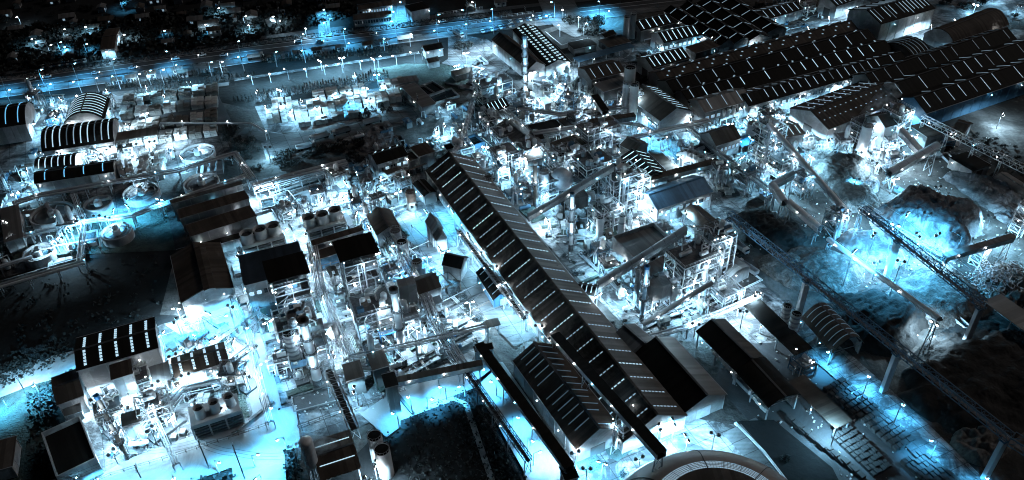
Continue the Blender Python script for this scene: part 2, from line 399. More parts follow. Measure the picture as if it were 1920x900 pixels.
# ---------------------------------------------------------------- tanks, chimneys
def tank(top, wpx, h, label=None, kind='flat', m='white_metal', rm='roof_black', z0=0, cat='tank', name='storage_tank', bands=0, rail=True, auto=None, group=None, ladder=True):
    g = G(top, z0 + h); r = wpx / 2 * mpp(top, z0 + h)
    root = empty(name, (g.x, g.y, 0), R.random() * 6, cat, label, group, auto); occupy(g, Vector((1, 0, 0)), 2 * r, 2 * r)
    n = 32 if wpx > 12 else 18
    s = MB().lathe([(r, z0), (r, z0 + h), (r - .15, z0 + h), (r - .15, z0 + h - .6)], n).obj('shell', m, root, smooth=False)
    if kind == 'flat': MB().lathe([(r - .12, z0 + h - .1), (0.01, z0 + h + r * .06)], n).obj('roof', rm, root)
    elif kind == 'cone': MB().lathe([(r + .2, z0 + h - .02), (r * .15, z0 + h + r * .45), (.01, z0 + h + r * .47)], n).obj('roof', rm, root)
    elif kind == 'dome':
        MB().lathe([(r * math.cos(a), z0 + h + r * .6 * math.sin(a)) for a in [i * math.pi / 2 / 6 for i in range(6)]] + [(.01, z0 + h + r * .6)], n).obj('roof', rm, root, smooth=True)
    elif kind == 'fan':
        MB().lathe([(r * .8, z0 + h - 1.2), (.01, z0 + h - 1.2)], n).obj('fan_deck', rm, root)
        MB().frus((0, 0, z0 + h - 1.2), (0, 0, z0 + h - .5), r * .16, r * .12, 12).obj('fan_hub', 'steel_dark', root)
        b = MB()
        for i in range(6):
            a = i * math.pi / 3; p = (math.cos(a) * r * .45, math.sin(a) * r * .45, z0 + h - .8); b.box(p, (r * .6, r * .2, .08), a)
        b.obj('fan_blade', 'steel_dark', root)
    for i in range(bands):
        z = z0 + h * (i + .5) / bands
        MB().lathe([(r + .02, z - .35), (r + .14, z - .35), (r + .14, z + .35), (r + .02, z + .35)], n).obj('band', 'steel' if m == 'white_metal' else 'white_metal', root)
    if rail and kind not in ('dome',):
        b = MB(); k = 14
        for i in range(k):
            a, a2 = 2 * math.pi * i / k, 2 * math.pi * (i + 1) / k; rr = r - .1
            p = Vector((rr * math.cos(a), rr * math.sin(a), z0 + h)); q = Vector((rr * math.cos(a2), rr * math.sin(a2), z0 + h))
            b.bar(p, p + Vector((0, 0, 1)), .06); b.bar(p + Vector((0, 0, 1)), q + Vector((0, 0, 1)), .06)
        b.obj('railing', 'steel', root)
    if ladder:
        b = MB(); b.bar((r + .3, -.3, z0), (r + .3, -.3, z0 + h + .6), .07); b.bar((r + .3, .3, z0), (r + .3, .3, z0 + h + .6), .07)
        for i in range(int(h / .8)): b.bar((r + .3, -.3, z0 + .5 + i * .8), (r + .3, .3, z0 + .5 + i * .8), .05)
        b.obj('ladder', 'steel', root)
    if z0:
        for i in range(6):
            a = i * math.pi / 3 + .3; MB().box((r * .85 * math.cos(a), r * .85 * math.sin(a), z0 / 2), (.4, .4, z0)).obj('leg', 'steel', root)
        b = MB()
        for i in range(6):
            a, a2 = i * math.pi / 3 + .3, (i + 1) * math.pi / 3 + .3
            b.bar((r * .85 * math.cos(a), r * .85 * math.sin(a), .3), (r * .85 * math.cos(a2), r * .85 * math.sin(a2), z0 - .3), .1)
        b.obj('brace', 'steel', root)
    return root
def chimney(base, top, wpx, label, m='steel', cap='steel_dark', rings=3, taper=.8, lower=None):
    h = hgt(base, top); g = G(base); r = wpx / 2 * mpp(base)
    root = empty('chimney', (g.x, g.y, 0), .4, 'chimney', label); occupy(g, Vector((1, 0, 0)), 3 * r, 3 * r)
    MB().frus((0, 0, 0), (0, 0, h * .12), r * 1.2, r * 1.1, 20).obj('base', 'concrete2', root)
    zs = [h * .12] + [h * (.12 + .83 * (i + 1) / (rings + 1)) for i in range(rings + 1)]
    rad = lambda z: r * (1 - (1 - taper) * z / h)
    for i, (a, c) in enumerate(zip(zs, zs[1:])):
        MB().frus((0, 0, a), (0, 0, c), rad(a), rad(c), 20, False).obj('shaft', m if not lower or i > rings / 2 else lower, root)
    for i, z in enumerate(zs[1:-1]):
        f = MB().frus((0, 0, z - .15), (0, 0, z + .15), rad(z) + .8, rad(z) + .8, 16).obj('platform', 'steel_dark', root)
        b = MB()
        for k in range(12):
            a, a2 = k * math.pi / 6, (k + 1) * math.pi / 6; rr = rad(z) + .75
            p, q = Vector((rr * math.cos(a), rr * math.sin(a), z + .15)), Vector((rr * math.cos(a2), rr * math.sin(a2), z + .15))
            b.bar(p, p + Vector((0, 0, 1.1)), .06); b.bar(p + Vector((0, 0, 1.1)), q + Vector((0, 0, 1.1)), .06)
        b.obj('railing', 'steel', f)
        if i % 2 == (rings - 1) % 2:  # added lamp on the platform, there to brighten the shaft
            a = 4.4; x, y = (rad(z) + .9) * math.cos(a), (rad(z) + .9) * math.sin(a)
            MB().lathe([(.01, -.15), (.2, 0), (.01, .15)], 6, (x, y)).obj('lamp_glass', 'bulb_w', root).location.z = z + 1.6
            lo = bpy.data.objects.new('lamp_light', ldata('w', 700, .3)); sc.collection.objects.link(lo); lo.parent = root; lo.location = (x * 1.9, y * 1.9, z + 2.5)
    MB().lathe([(rad(h), h * .95), (rad(h) * 1.35, h * .955), (rad(h) * 1.35, h), (rad(h) * .8, h), (rad(h) * .8, h - 2)], 20).obj('cap', cap, root)
    b = MB(); b.bar((r + .4, -.3, 0), (rad(h) + .4, -.3, h), .06); b.bar((r + .4, .3, 0), (rad(h) + .4, .3, h), .06)
    b.obj('ladder', 'steel', root)
    return root
# ---------------------------------------------------------------- conveyors, racks
def bent(h, w, m):
    key = ('bent', round(h, 1), round(w, 1), m)
    if key not in SH:
        b = MB(); s = w / 2 + h * .06
        b.bar((0, -s, 0), (0, -w / 2, h), .18); b.bar((0, s, 0), (0, w / 2, h), .18); b.bar((0, -w / 2, h - .2), (0, w / 2, h - .2), .16)
        n = max(1, int(h / 4))
        for i in range(n):
            z0, z1 = h * i / n, h * (i + 1) / n; a = s + (w / 2 - s) * z0 / h; c = s + (w / 2 - s) * z1 / h
            b.bar((0, -a, z0), (0, c, z1), .09); b.bar((0, a, z0), (0, -c, z1), .09)
        SH[key] = b.mesh('trestle', m)
    return SH[key]
def conveyor(p0, z0, p1, z1, w, label, style='gallery', roof='silver', wall='wall_grey', step=16, name='conveyor_gallery', legm='steel', cat='conveyor', legs=True, hh=2.0):
    a, c = G(p0, z0), G(p1, z1); d = c - a; hz = Vector((d.x, d.y, 0)); L = hz.length; rz = math.atan2(hz.y, hz.x)
    root = empty(name, (a.x, a.y, 0), rz, cat, label); sl = (z1 - z0) / L
    def P(x, y, dz): return (x, y, z0 + sl * x + dz)
    def slab(y0, y1, d0, d1):
        vs = [P(x, y, dz) for x in (0, L) for y, dz in ((y0, d0), (y1, d0), (y1, d1), (y0, d1))]
        return vs, [(0, 1, 2, 3), (7, 6, 5, 4), (0, 4, 5, 1), (1, 5, 6, 2), (2, 6, 7, 3), (3, 7, 4, 0)]
    hw = w / 2
    if style == 'gallery':
        b = MB(); b.add(*slab(-hw, hw, -.3, 0)); b.obj('floor_deck', 'steel_dark', root)
        for s in (-1, 1): b = MB(); b.add(*slab(s * hw - .1, s * hw + .1, 0, hh)); b.obj('side_panel', wall, root)
        b = MB(); n = 6
        pr = [(-(hw + .3) + (2 * hw + .6) * i / n, hh + .02 + (.25 * w) * (1 - abs(-1 + 2 * i / n) ** 2)) for i in range(n + 1)]
        vs = [P(x, y, z + t) for x in (0, L) for t in (0, .15) for y, z in pr]; k = n + 1
        fs = []
        for i in range(n): fs += [(i, i + 1, 2 * k + i + 1, 2 * k + i), (k + i, 3 * k + i, 3 * k + i + 1, k + i + 1)]
        fs += [(0, 2 * k, 3 * k, k), (k - 1, 2 * k - 1, 4 * k - 1, 3 * k - 1), tuple(range(k)) + tuple(range(2 * k - 1, k - 1, -1)), tuple(range(2 * k, 3 * k)) + tuple(range(4 * k - 1, 3 * k - 1, -1))]
        b.add(vs, fs); b.obj('roof', roof, root)
        b = MB(); q = int(L / 4)
        for i in range(q + 1):
            x = L * i / q; b.add(*_rib(P, x, hw, hh, w))
        b.obj('roof_rib', 'steel', root)
    elif style == 'flat':
        b = MB(); b.add(*slab(-hw, hw, -.3, 0)); b.obj('floor_deck', 'steel_dark', root)
        for s in (-1, 1): b = MB(); b.add(*slab(s * hw - .1, s * hw + .1, 0, hh)); b.obj('side_panel', wall, root)
        b = MB(); b.add(*slab(-hw - .3, hw + .3, hh + .01, hh + .2)); b.obj('roof', roof, root)
    elif style == 'tube':
        MB().frus(P(0, 0, 1), P(L, 0, 1), hw, hw, 14).obj('tube', roof, root)
        b = MB(); b.add(*slab(hw + .1, hw + 1.0, -.1, 0)); b.obj('walkway', 'grating', root)
        b = MB()
        n = int(L / 3)
        for i in range(n + 1): b.bar(P(L * i / n, hw + 1, 0), P(L * i / n, hw + 1, 1.1), .05)
        b.bar(P(0, hw + 1, 1.1), P(L, hw + 1, 1.1), .06); b.obj('railing', 'steel', root)
    elif style == 'truss':
        b = MB(); b.add(*slab(-hw * .6, hw * .6, .15, .3)); b.obj('belt', 'rubber', root)
        for s in (-1, 1):
            for dz in (0, hh): MB().bar(P(0, s * hw, dz), P(L, s * hw, dz), .16).obj('chord', legm, root)
        n = max(3, int(L / (hh * 1.1))); bl = L / n
        key = ('lat', round(bl, 2), round(sl, 3), w, hh, legm)
        b = MB()
        def Q(x, y, dz): return (x, y, sl * x + dz)
        for s in (-1, 1):
            b.bar(Q(0, s * hw, 0), Q(bl / 2, s * hw, hh), .09); b.bar(Q(bl / 2, s * hw, hh), Q(bl, s * hw, 0), .09)
        b.bar(Q(0, -hw, hh), Q(0, hw, hh), .08); b.bar(Q(0, -hw, hh), Q(bl, hw, hh), .07); b.bar(Q(0, -hw, 0), Q(0, hw, 0), .09)
        me = b.mesh('lattice_panel', legm)
        for i in range(n): link('lattice_panel', me, root, (bl * i, 0, z0 + sl * bl * i))
    for i in range(int(L / 11)):
        x = 5 + i * 11; link('lamp_glass', SH['sparkc' if i % 4 == 2 else 'sparkw'], root, (x, -hw - .5, z0 + sl * x + 1.6))
    if legs:
        n = max(1, int(L / step))
        for i in range(n + 1):
            x = 1 + (L - 2) * i / n; zz = z0 + sl * x - .3
            if zz > 1.2: link('trestle', bent(zz, w * .8, legm), root, (x, 0, 0))
    return root
def _rib(P, x, hw, hh, w):
    n = 6; vs = []; hw2 = hw + .34
    for xx in (x - .1, x + .1):
        for i in range(n + 1):
            y = -hw2 + 2 * hw2 * i / n; vs.append(P(xx, y, hh + .24 + .25 * w * (1 - abs(-1 + 2 * i / n) ** 2)))
    return vs, [(i, n + 1 + i, n + 2 + i, i + 1) for i in range(n)]
def rack(pts, z, w, npipe, label, m='silver', post='steel', name='pipe_rack', step=9, levels=1, deck=False):
    P = [G(p, z) for p in pts]; o0 = P[0]
    root = empty(name, (o0.x, o0.y, 0), 0, 'pipe rack', label)
    ns = []
    for i, p in enumerate(P):
        a = P[max(0, i - 1)]; c = P[min(len(P) - 1, i + 1)]; d = (c - a).normalized(); ns.append(Vector((-d.y, d.x, 0)))
    for k in range(npipe):
        off = (-.5 + (k + .5) / npipe) * w; r = (.22, .32, .16, .42)[k % 4] * min(1, w / npipe / .8)
        b = MB()
        for lv in range(levels):
            if lv and k % 2: continue
            pl = [p - o0 + n * off + Vector((0, 0, z + r - lv * 2.2)) for p, n in zip(P, ns)]
            pl = [Vector((q.x, q.y, z + .05 + r - lv * 2.2)) for q in pl]
            b.path(pl, r, 7)
        b.obj('pipe', m if k % 3 else 'steel', root)
    for a, c in zip(P, P[1:]):
        d = c - a; L = d.length; n = max(1, int(L / step)); rz = math.atan2(d.y, d.x)
        for i in range(n + 1):
            q = a + d * (i / n) - o0
            key = ('pb', z, w, post)
            if key not in SH:
                bb = MB()
                for s in (-1, 1): bb.box((0, s * w / 2, z / 2), (.28, .28, z))
                bb.box((0, 0, z - .12), (.3, w + .4, .24))
                if levels > 1: bb.box((0, 0, z - 2.3), (.3, w, .24))
                if z > 4: bb.bar((0, -w / 2, 1), (0, w / 2, z - .5), .07)
                SH[key] = bb.mesh('post_frame', post)
            link('post_frame', SH[key], root, (q.x, q.y, 0), rz)
            if i % 2 and R.random() < .7: link('lamp_glass', SH['sparkc' if R.random() < .3 else 'sparkw'], root, (q.x, q.y, z + 1.4))
    return root
# ---------------------------------------------------------------- lamps
LAMPS = []
COL = {'p': (.08, .52, 1.0), 'w': (.50, .80, 1.0), 'c': (.10, .56, 1.0), 'm': (.30, .71, 1.0)}
def lampmeshes():
    for kind, bm in (('w', 'bulb_w'), ('c', 'bulb_c'), ('m', 'bulb_w'), ('p', 'bulb_c')):
        SH['head' + kind] = MB().frus((0, 0, -.25), (0, 0, 0), .5, .3, 8).mesh('lamp_glass', bm)
    for h in (6, 8, 10, 12, 15, 18):
        SH['pole%d' % h] = MB().frus((0, 0, 0), (0, 0, h), .2, .1, 8).mesh('pole', 'steel')
    SH['arm'] = MB().bar((0, 0, -.1), (1.6, 0, .25), .07).mesh('arm', 'steel')
    SH['housing'] = MB().box((1.9, 0, .35), (1.1, .5, .2)).mesh('lamp_housing', 'steel')
    SH['bar'] = MB().bar((0, -1.3, 0), (0, 1.3, 0), .08).mesh('crossbar', 'steel')
    SH['flood'] = MB().frus((0, 0, 0), (.5, 0, -.3), .4, .62, 8).mesh('flood_housing', 'steel_dark')
    SH['floodg'] = MB().frus((.45, 0, -.28), (.56, 0, -.34), .58, .58, 8).mesh('lamp_glass', 'bulb_w')
    SH['floodgc'] = MB().frus((.45, 0, -.28), (.56, 0, -.34), .58, .58, 8).mesh('lamp_glass', 'bulb_c')
lampmeshes()
LD = {}
def ldata(kind, P, r=.5):
    k = (kind, P)
    if k not in LD:
        d = bpy.data.lights.new('lamp_light', 'SPOT' if r == .5 else 'POINT'); d.energy = P * LP; d.color = COL[kind]; d.shadow_soft_size = r; LD[k] = d
        if r == .5: d.spot_size = math.radians(118 if kind == 'p' else 142 if kind == 'c' else 172); d.spot_blend = .35 if kind != 'p' else .8
    return LD[k]
def lamp(px, kind='w', P=14000, h=10, style='mast', group=None, what=None, ground=None):
    """px = head of the lamp in the photograph at height h (or its foot when ground is given)"""
    g = G(px, 0) if ground else G(px, h)
    LAMPS.append((g.x, g.y))
    hh = min((6, 8, 10, 12, 15, 18), key=lambda q: abs(q - h)); rz = R.random() * 6.28
    if style == 'street':
        root = empty('street_lamp', (g.x, g.y, 0), rz, 'street lamp', group=group or 'street lamps', auto=what or 'single arm street lamp on a thin grey pole')
        link('pole', SH['pole%d' % hh], root); link('arm', SH['arm'], root, (0, 0, hh)); link('lamp_housing', SH['housing'], root, (0, 0, hh))
        link('lamp_glass', SH['head' + kind], root, (1.9, 0, hh + .22)); off = Vector((1.9 * math.cos(rz), 1.9 * math.sin(rz), 0))
    else:
        root = empty('floodlight_mast', (g.x, g.y, 0), rz, 'floodlight', group=group or 'floodlight masts in the works', auto=what or 'tall floodlight mast with twin lamps')
        link('pole', SH['pole%d' % hh], root); link('crossbar', SH['bar'], root, (0, 0, hh))
        for s in (-1, 1):
            hs = link('flood_housing', SH['flood'], root, (0, s * 1.1, hh + .1)); link('lamp_glass', SH['floodgc' if kind == 'c' else 'floodg'], hs)
        off = Vector((0, 0, 0))
    lo = bpy.data.objects.new('lamp_light', ldata(kind, P)); sc.collection.objects.link(lo); lo.parent = root
    lo.location = (1.9 if style == 'street' else 1.0, 0, hh - .9)
    return root
def walllamp(px, z, kind='w', P=6000):
    g = G(px, z); LAMPS.append((g.x, g.y))
    root = empty('wall_lamp', (g.x, g.y, z), 0, 'lamp', group='lamps fixed to the buildings and frames', auto='small round bulkhead lamp')
    MB().box((0, 0, .1), (.5, .5, .2)).obj('lamp_body', 'steel_dark', root)
    MB().lathe([(.01, -.3), (.3, -.2), (.36, 0)], 10).obj('lamp_glass', 'bulb_c' if kind == 'c' else 'bulb_w', root)
    lo = bpy.data.objects.new('lamp_light', ldata(kind, P, .3)); sc.collection.objects.link(lo); lo.parent = root; lo.location = (0, 0, -.8)
    return root
def fill_lamps(poly, sp, kind, P, h=10, jit=.35, kinds=None):  # fill light: masts scattered over a zone to bring up its brightness
    P_ = [G(p) for p in poly]; xs = [p.x for p in P_]; ys = [p.y for p in P_]; q = [(p.x, p.y) for p in P_]
    y = min(ys)
    while y < max(ys):
        x = min(xs)
        while x < max(xs):
            v = Vector((x + R.uniform(-jit, jit) * sp, y + R.uniform(-jit, jit) * sp, 0)); ok = False
            if inpoly((v.x, v.y), q):
                for t in range(14):
                    if free(v, .3) and all((v.x - a) ** 2 + (v.y - b_) ** 2 > (sp * .5) ** 2 for a, b_ in LAMPS): ok = True; break
                    v = v + Vector((R.uniform(-5, 5), R.uniform(-5, 5), 0))
            if ok:
                k = R.choice(kinds) if kinds else kind
                lamp(PX(v), k, P * R.uniform(.6, 1.35), h, ground=True)
            x += sp
        y += sp
# ---------------------------------------------------------------- trees
def treemesh(seed, kind, mt):
    r = random.Random(seed); b = MB()
    nb = {'round': 420, 'cone': 170, 'palm': 0, 'bush': 150}[kind]
    cl = [Vector((r.uniform(-.6, .6), r.uniform(-.6, .6), r.uniform(.55, 1.0))) for _ in range(9)]
    for i in range(nb):
        if kind == 'round':
            c = r.choice(cl); d = Vector((r.gauss(0, 1), r.gauss(0, 1), r.gauss(0, .8))).normalized() * r.uniform(.2, .42); p = c + d; s = r.uniform(.05, .1)
        elif kind == 'cone':
            z = r.random() ** .8; rr = (.34 * (1 - z) ** .7 + .02) * r.uniform(.6, 1.1); a = r.random() * 6.28; p = Vector((rr * math.cos(a), rr * math.sin(a), .08 + z * .92)); s = r.uniform(.035, .07)
        else:
            a = r.random() * 6.28; rr = r.uniform(.2, .9); p = Vector((rr * math.cos(a), rr * math.sin(a), r.uniform(.1, .9) * (1 - rr * rr * .6))); s = r.uniform(.08, .18)
        n = Vector((r.gauss(0, 1), r.gauss(0, 1), r.gauss(.4, 1))).normalized(); u = n.orthogonal().normalized(); v = n.cross(u)
        e1, e2 = u * s * 1.4, v * s * .8
        b.add([p - e1, p - e2, p + e1, p + e2], [(0, 1, 2, 3)])
    return b.mesh('crown', mt)
for k in range(4): SH['tr%d' % k] = treemesh(k, 'round', 'leaf'); SH['tp%d' % k] = treemesh(k + 10, 'round', 'leaf_cyan')
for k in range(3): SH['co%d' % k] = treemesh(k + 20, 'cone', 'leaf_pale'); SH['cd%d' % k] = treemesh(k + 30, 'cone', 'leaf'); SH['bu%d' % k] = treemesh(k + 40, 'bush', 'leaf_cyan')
def _trunk():
    b = MB(); b.frus((0, 0, 0), (0, 0, .6), .05, .03, 7)
    for i in range(5):
        a = i * 1.3; b.frus((0, 0, .35 + i * .04), (.35 * math.cos(a), .35 * math.sin(a), .75), .022, .008, 5)
    return b.mesh('trunk', 'bark')
SH['trunk'] = _trunk(); SH['trunk2'] = MB().frus((0, 0, 0), (0, 0, .9), .04, .01, 6).mesh('trunk', 'bark')
def tree(px, wpx, kind='tr', hf=1.0, auto=None, group=None, name='tree', world=None):
    g = world or G(px); s = wpx / 2 * mpp(px if not world else PX(g)) / (.85 if kind in ('tr', 'tp', 'bu') else .34)
    root = empty(name, (g.x, g.y, 0), R.random() * 6, 'tree' if kind != 'bu' else 'bush', group=group, auto=auto)
    me = SH[kind + str(R.randrange(4 if kind in ('tr', 'tp') else 3))]
    c = link('crown', me, root); c.scale = (s, s, s * hf)
    t = link('trunk', SH['trunk' if kind in ('tr', 'tp', 'bu') else 'trunk2'], root); t.scale = (s, s, s * hf)
    return root
def treeline(p0, p1, n, wpx, kind, hf, auto, group, jit=2):
    for i in range(n):
        t = (i + .5) / n; tree((p0[0] + (p1[0] - p0[0]) * t + R.uniform(-jit, jit) * .6, p0[1] + (p1[1] - p0[1]) * t + R.uniform(-jit, jit) * .5), wpx * R.uniform(.8, 1.2), kind, hf * R.uniform(.8, 1.2), auto, group)
def treefield(poly, n, wpx, kind, hf, auto, group):
    xs = [p[0] for p in poly]; ys = [p[1] for p in poly]; k = 0; t = 0
    while k < n and t < n * 30:
        t += 1; p = (R.uniform(min(xs), max(xs)), R.uniform(min(ys), max(ys)))
        if inpoly(p, poly) and free(G(p), 1.5): tree(p, wpx * R.uniform(.6, 1.3), kind, hf * R.uniform(.8, 1.2), auto, group); k += 1
# ---------------------------------------------------------------- process equipment
def vessel_v(g, r, h, auto, m='silver', group=None):
    root = empty('vertical_vessel', (g.x, g.y, 0), R.random() * 6, 'vessel', group=group, auto=auto)
    pr = [(r * .98, .9)] + [(r, 1 + (h - 1) * i / 4) for i in range(5)] + [(r * .8, h + r * .35), (r * .4, h + r * .55), (.01, h + r * .6)]
    MB().lathe(pr, 16).obj('shell', m, root, smooth=False)
    MB().lathe([(r * .9, 0), (r * .9, .95)], 12).obj('skirt', 'concrete2', root)
    b = MB(); b.lathe([(r + .03, h * .6), (r + .9, h * .6), (r + .9, h * .6 + .12), (r + .03, h * .6 + .12)], 14); b.obj('platform', 'grating', root)
    b = MB()
    for i in range(10):
        a, a2 = i * .628, (i + 1) * .628; p = Vector(((r + .85) * math.cos(a), (r + .85) * math.sin(a), h * .6)); q = Vector(((r + .85) * math.cos(a2), (r + .85) * math.sin(a2), h * .6)); zz = Vector((0, 0, 1.1))
        b.bar(p, p + zz, .05); b.bar(p + zz, q + zz, .05)
    b.obj('railing', 'steel', root)
    MB().path([(0, 0, h + r * .5), (0, 0, h + r * .5 + 1.2), (r + .7, 0, h + r * .5 + 1.2), (r + .7, 0, .4), (r + 2.5, 0, .4)], .16, 6).obj('pipe', 'silver', root)
    return root
def vessel_h(g, r, L, auto, m='white_metal', rz=0, group=None):
    root = empty('horizontal_vessel', (g.x, g.y, 0), rz, 'vessel', group=group, auto=auto); z = r + 1
    b = MB(); b.frus((-L / 2, 0, z), (L / 2, 0, z), r, r, 16, False)
    for s in (-1, 1):
        b.frus((s * L / 2, 0, z), (s * (L / 2 + r * .4), 0, z), r, r * .75, 16, False); b.frus((s * (L / 2 + r * .4), 0, z), (s * (L / 2 + r * .6), 0, z), r * .75, r * .1, 16)
    b.obj('shell', m, root)
    for s in (-1, 1): MB().box((s * L * .3, 0, z * .4), (.5, r * 1.6, z * .8)).obj('saddle', 'concrete2', root)
    MB().path([(0, 0, z + r - .1), (0, 0, z + r + .8), (0, r + 1, z + r + .8), (0, r + 1, .3)], .13, 6).obj('pipe', 'silver', root)
    MB().frus((L * .25, 0, z + r - .1), (L * .25, 0, z + r + .5), .35, .35, 10).obj('manhole', 'steel', root)
    return root
def skid(g, rz, auto, sc_=1, group=None, seed=0):
    r = random.Random(seed)
    root = empty('pump_skid', (g.x, g.y, 0), rz, 'machine', group=group, auto=auto); s = sc_
    MB().box((0, 0, .2), (4 * s, 2.4 * s, .4)).obj('base', 'concrete2', root)
    MB().frus((-1.4 * s, 0, 1.1), (-.1 * s, 0, 1.1), .5 * s, .5 * s, 12).obj('motor', r.choice(['steel_blue', 'steel', 'blue_paint']), root)
    MB().frus((.2 * s, 0, 1.1), (.9 * s, 0, 1.1), .7 * s, .45 * s, 12).obj('pump', 'silver', root)
    MB().path([(.9 * s, 0, 1.1), (1.6 * s, 0, 1.1), (1.6 * s, 0, 3), (1.6 * s, 2.6 * s, 3), (1.6 * s, 2.6 * s, .3)], .18, 7).obj('pipe', 'silver', root)
    MB().box((-1.2 * s, .9 * s, 1.1), (.7, .4, 1.6)).obj('control_box', 'white_metal', root)
    return root
def cabin(g, rz, auto, L=6, W=3, h=3, roofm='roof_grey', group=None, wl='wall_white'):
    root = empty('equipment_cabin', (g.x, g.y, 0), rz, 'cabin', group=group, auto=auto); occupy(g, Vector((math.cos(rz), math.sin(rz), 0)), L, W)
    MB().box((0, 0, h / 2), (L, W, h)).obj('wall', wl, root)
    MB().sheet([(-W / 2 - .3, h + .15), (0, h + .5), (W / 2 + .3, h + .15)], -L / 2 - .3, L / 2 + .3, .12).obj('roof', roofm, root)
    MB().box((L * .25, -W / 2 - .03, 1.1), (1, .1, 2.1)).obj('door', 'steel_dark', root)
    MB().box((-L * .2, -W / 2 - .03, h * .6), (1.4, .1, 1)).obj('window', 'glow' if R.random() < .4 else 'glass_dark', root)
    MB().box((-L * .25, 0, h + .7), (1.2, .9, .7)).obj('roof_unit', 'steel', root)
    return root
def frame(px, w, d, h, levels, label=None, rz=0, m='steel', seed=1, auto=None, roof=None, group=None, busy=1.0, bracing=True, world=None, wm=None, name='process_tower'):
    """open steel process structure: columns, decks, braces, railings, vessels, ducts and pipes on every deck"""
    r = random.Random(seed); g = world or G(px)
    root = empty(name, (g.x, g.y, 0), rz, 'process structure', label, group, auto); occupy(g, Vector((math.cos(rz), math.sin(rz), 0)), w, d)
    nx = max(1, round(w / 6)); ny = max(1, round(d / 6))
    for i in range(nx + 1):
        for j in range(ny + 1):
            if 0 < i < nx and 0 < j < ny: continue
            MB().box((-w / 2 + w * i / nx, -d / 2 + d * j / ny, h / 2), (.28, .28, h)).obj('column', m, root)
    for k in range(1, levels + 1):
        z = h * k / levels; x0 = -w / 2 + (r.choice([0, 0, .3]) * w if k > 1 else 0); x1 = w / 2 - (r.choice([0, 0, .25]) * w if k > 1 else 0)
        b = MB(); b.box(((x0 + x1) / 2, 0, z - .15), (x1 - x0, d, .12)); b.obj('platform', 'grating', root)
        b = MB()
        for s in (-1, 1): b.box((0, s * d / 2, z - .4), (w, .25, .4)); b.box((s * w / 2, 0, z - .41), (.25, d - .26, .4))
        b.obj('beam', m, root)
        b = MB()
        c4 = [(x0, -d / 2), (x1, -d / 2), (x1, d / 2), (x0, d / 2)]
        for (ax, ay), (bx, by) in zip(c4, c4[1:] + c4[:1]):
            n = max(1, int(math.hypot(bx - ax, by - ay) / 2.2))
            for i in range(n): t = i / n; b.bar((ax + (bx - ax) * t, ay + (by - ay) * t, z), (ax + (bx - ax) * t, ay + (by - ay) * t, z + 1.1), .05)
            b.bar((ax, ay, z + 1.1), (bx, by, z + 1.1), .06); b.bar((ax, ay, z + .6), (bx, by, z + .6), .04)
        b.obj('railing', m, root)
        if bracing:
            b = MB(); zl = h * (k - 1) / levels
            for s in (-1, 1):
                if r.random() < .8: b.bar((-w / 2, s * d / 2, zl), (w / 2 if nx == 1 else -w / 2 + w / nx, s * d / 2, z - .3), .12)
                if r.random() < .8: b.bar((s * w / 2, -d / 2, zl), (s * w / 2, d / 2, z - .3), .12)
            if b.v: b.obj('brace', m, root)
        lh = h / levels
        for q in range(int((1 + w * d / 60) * busy)):
            x, y = r.uniform(x0 + 1.5, x1 - 1.5) if x1 - x0 > 4 else 0, r.uniform(-d / 2 + 1.3, d / 2 - 1.3)
            t = r.random(); zz = z if k < levels or t < .7 else z
            if t < .35: MB().lathe([(1.1, z), (1.1, z + lh * .6), (.7, z + lh * .75), (.01, z + lh * .8)], 12, (x, y)).obj('vessel', r.choice(['silver', 'white_metal', 'steel']), root)
            elif t < .55: MB().frus((x - 1.5, y, z + 1.1), (x + 1.5, y, z + 1.1), .8, .8, 12).obj('drum', r.choice(['white_metal', 'silver', 'steel_blue']), root)
            elif t < .75: MB().box((x, y, z + .9), (2.2, 1.6, 1.8)).obj('cabinet', r.choice(['steel', 'white_metal', 'rust', 'steel_blue']), root)
            else: MB().path([(x, y, z - lh * .9), (x, y, z + lh * .5), (x + 2, y, z + lh * .5), (x + 2, y + 1.5, z + lh * .5)], .28, 8).obj('duct', 'silver', root)
    b = MB()
    for q in range(int(5 * busy)):
        x = r.uniform(-w / 2, w / 2); s = r.choice([-1, 1]) * (d / 2 + .5); z1 = r.uniform(.4, 1.05) * h
        MB().path([(x, s * 1.0, 0), (x, s, z1), (x * .4, s * .4, z1 + .6), (x * .4, 0, z1 - 1)], r.uniform(.14, .4), 8).obj('riser_pipe', r.choice(['silver', 'steel', 'white_metal']), root)
    b = MB(); n = levels        # stair flights
    for k in range(n):
        z0, z1 = h * k / n, h * (k + 1) / n; s = 1 if k % 2 else -1; y = d / 2 + .8
        x0, x1 = -s * w * .35, s * w * .35
        for e in (-.4, .4): b.bar((x0, y + e, z0), (x1, y + e, z1), .09); b.bar((x0, y + e, z0 + 1), (x1, y + e, z1 + 1), .04)
        ns = int((z1 - z0) / .7)
        for i in range(ns): t = i / ns; b.box((x0 + (x1 - x0) * t, y, z0 + (z1 - z0) * t), (.4, .8, .06))
    b.obj('stair', 'steel', root)
    if label and levels > 2:  # added point lamps so the decks of big frames are lit
        for q in range(2 if h > 15 else 1):
            lo = bpy.data.objects.new('lamp_light', ldata('w' if seed % 3 else 'm', 1300, .3)); sc.collection.objects.link(lo); lo.parent = root
            z = h * (.9 if q == 0 else .5) + .9; lo.location = (r.uniform(-.3, .3) * w, -d / 2 - 1.2, z)
            MB().frus((lo.location.x, -d / 2 - .3, z + .6), (lo.location.x, -d / 2 - 1.1, z + .5), .12, .3, 8).obj('lamp_glass', 'bulb_w', root)
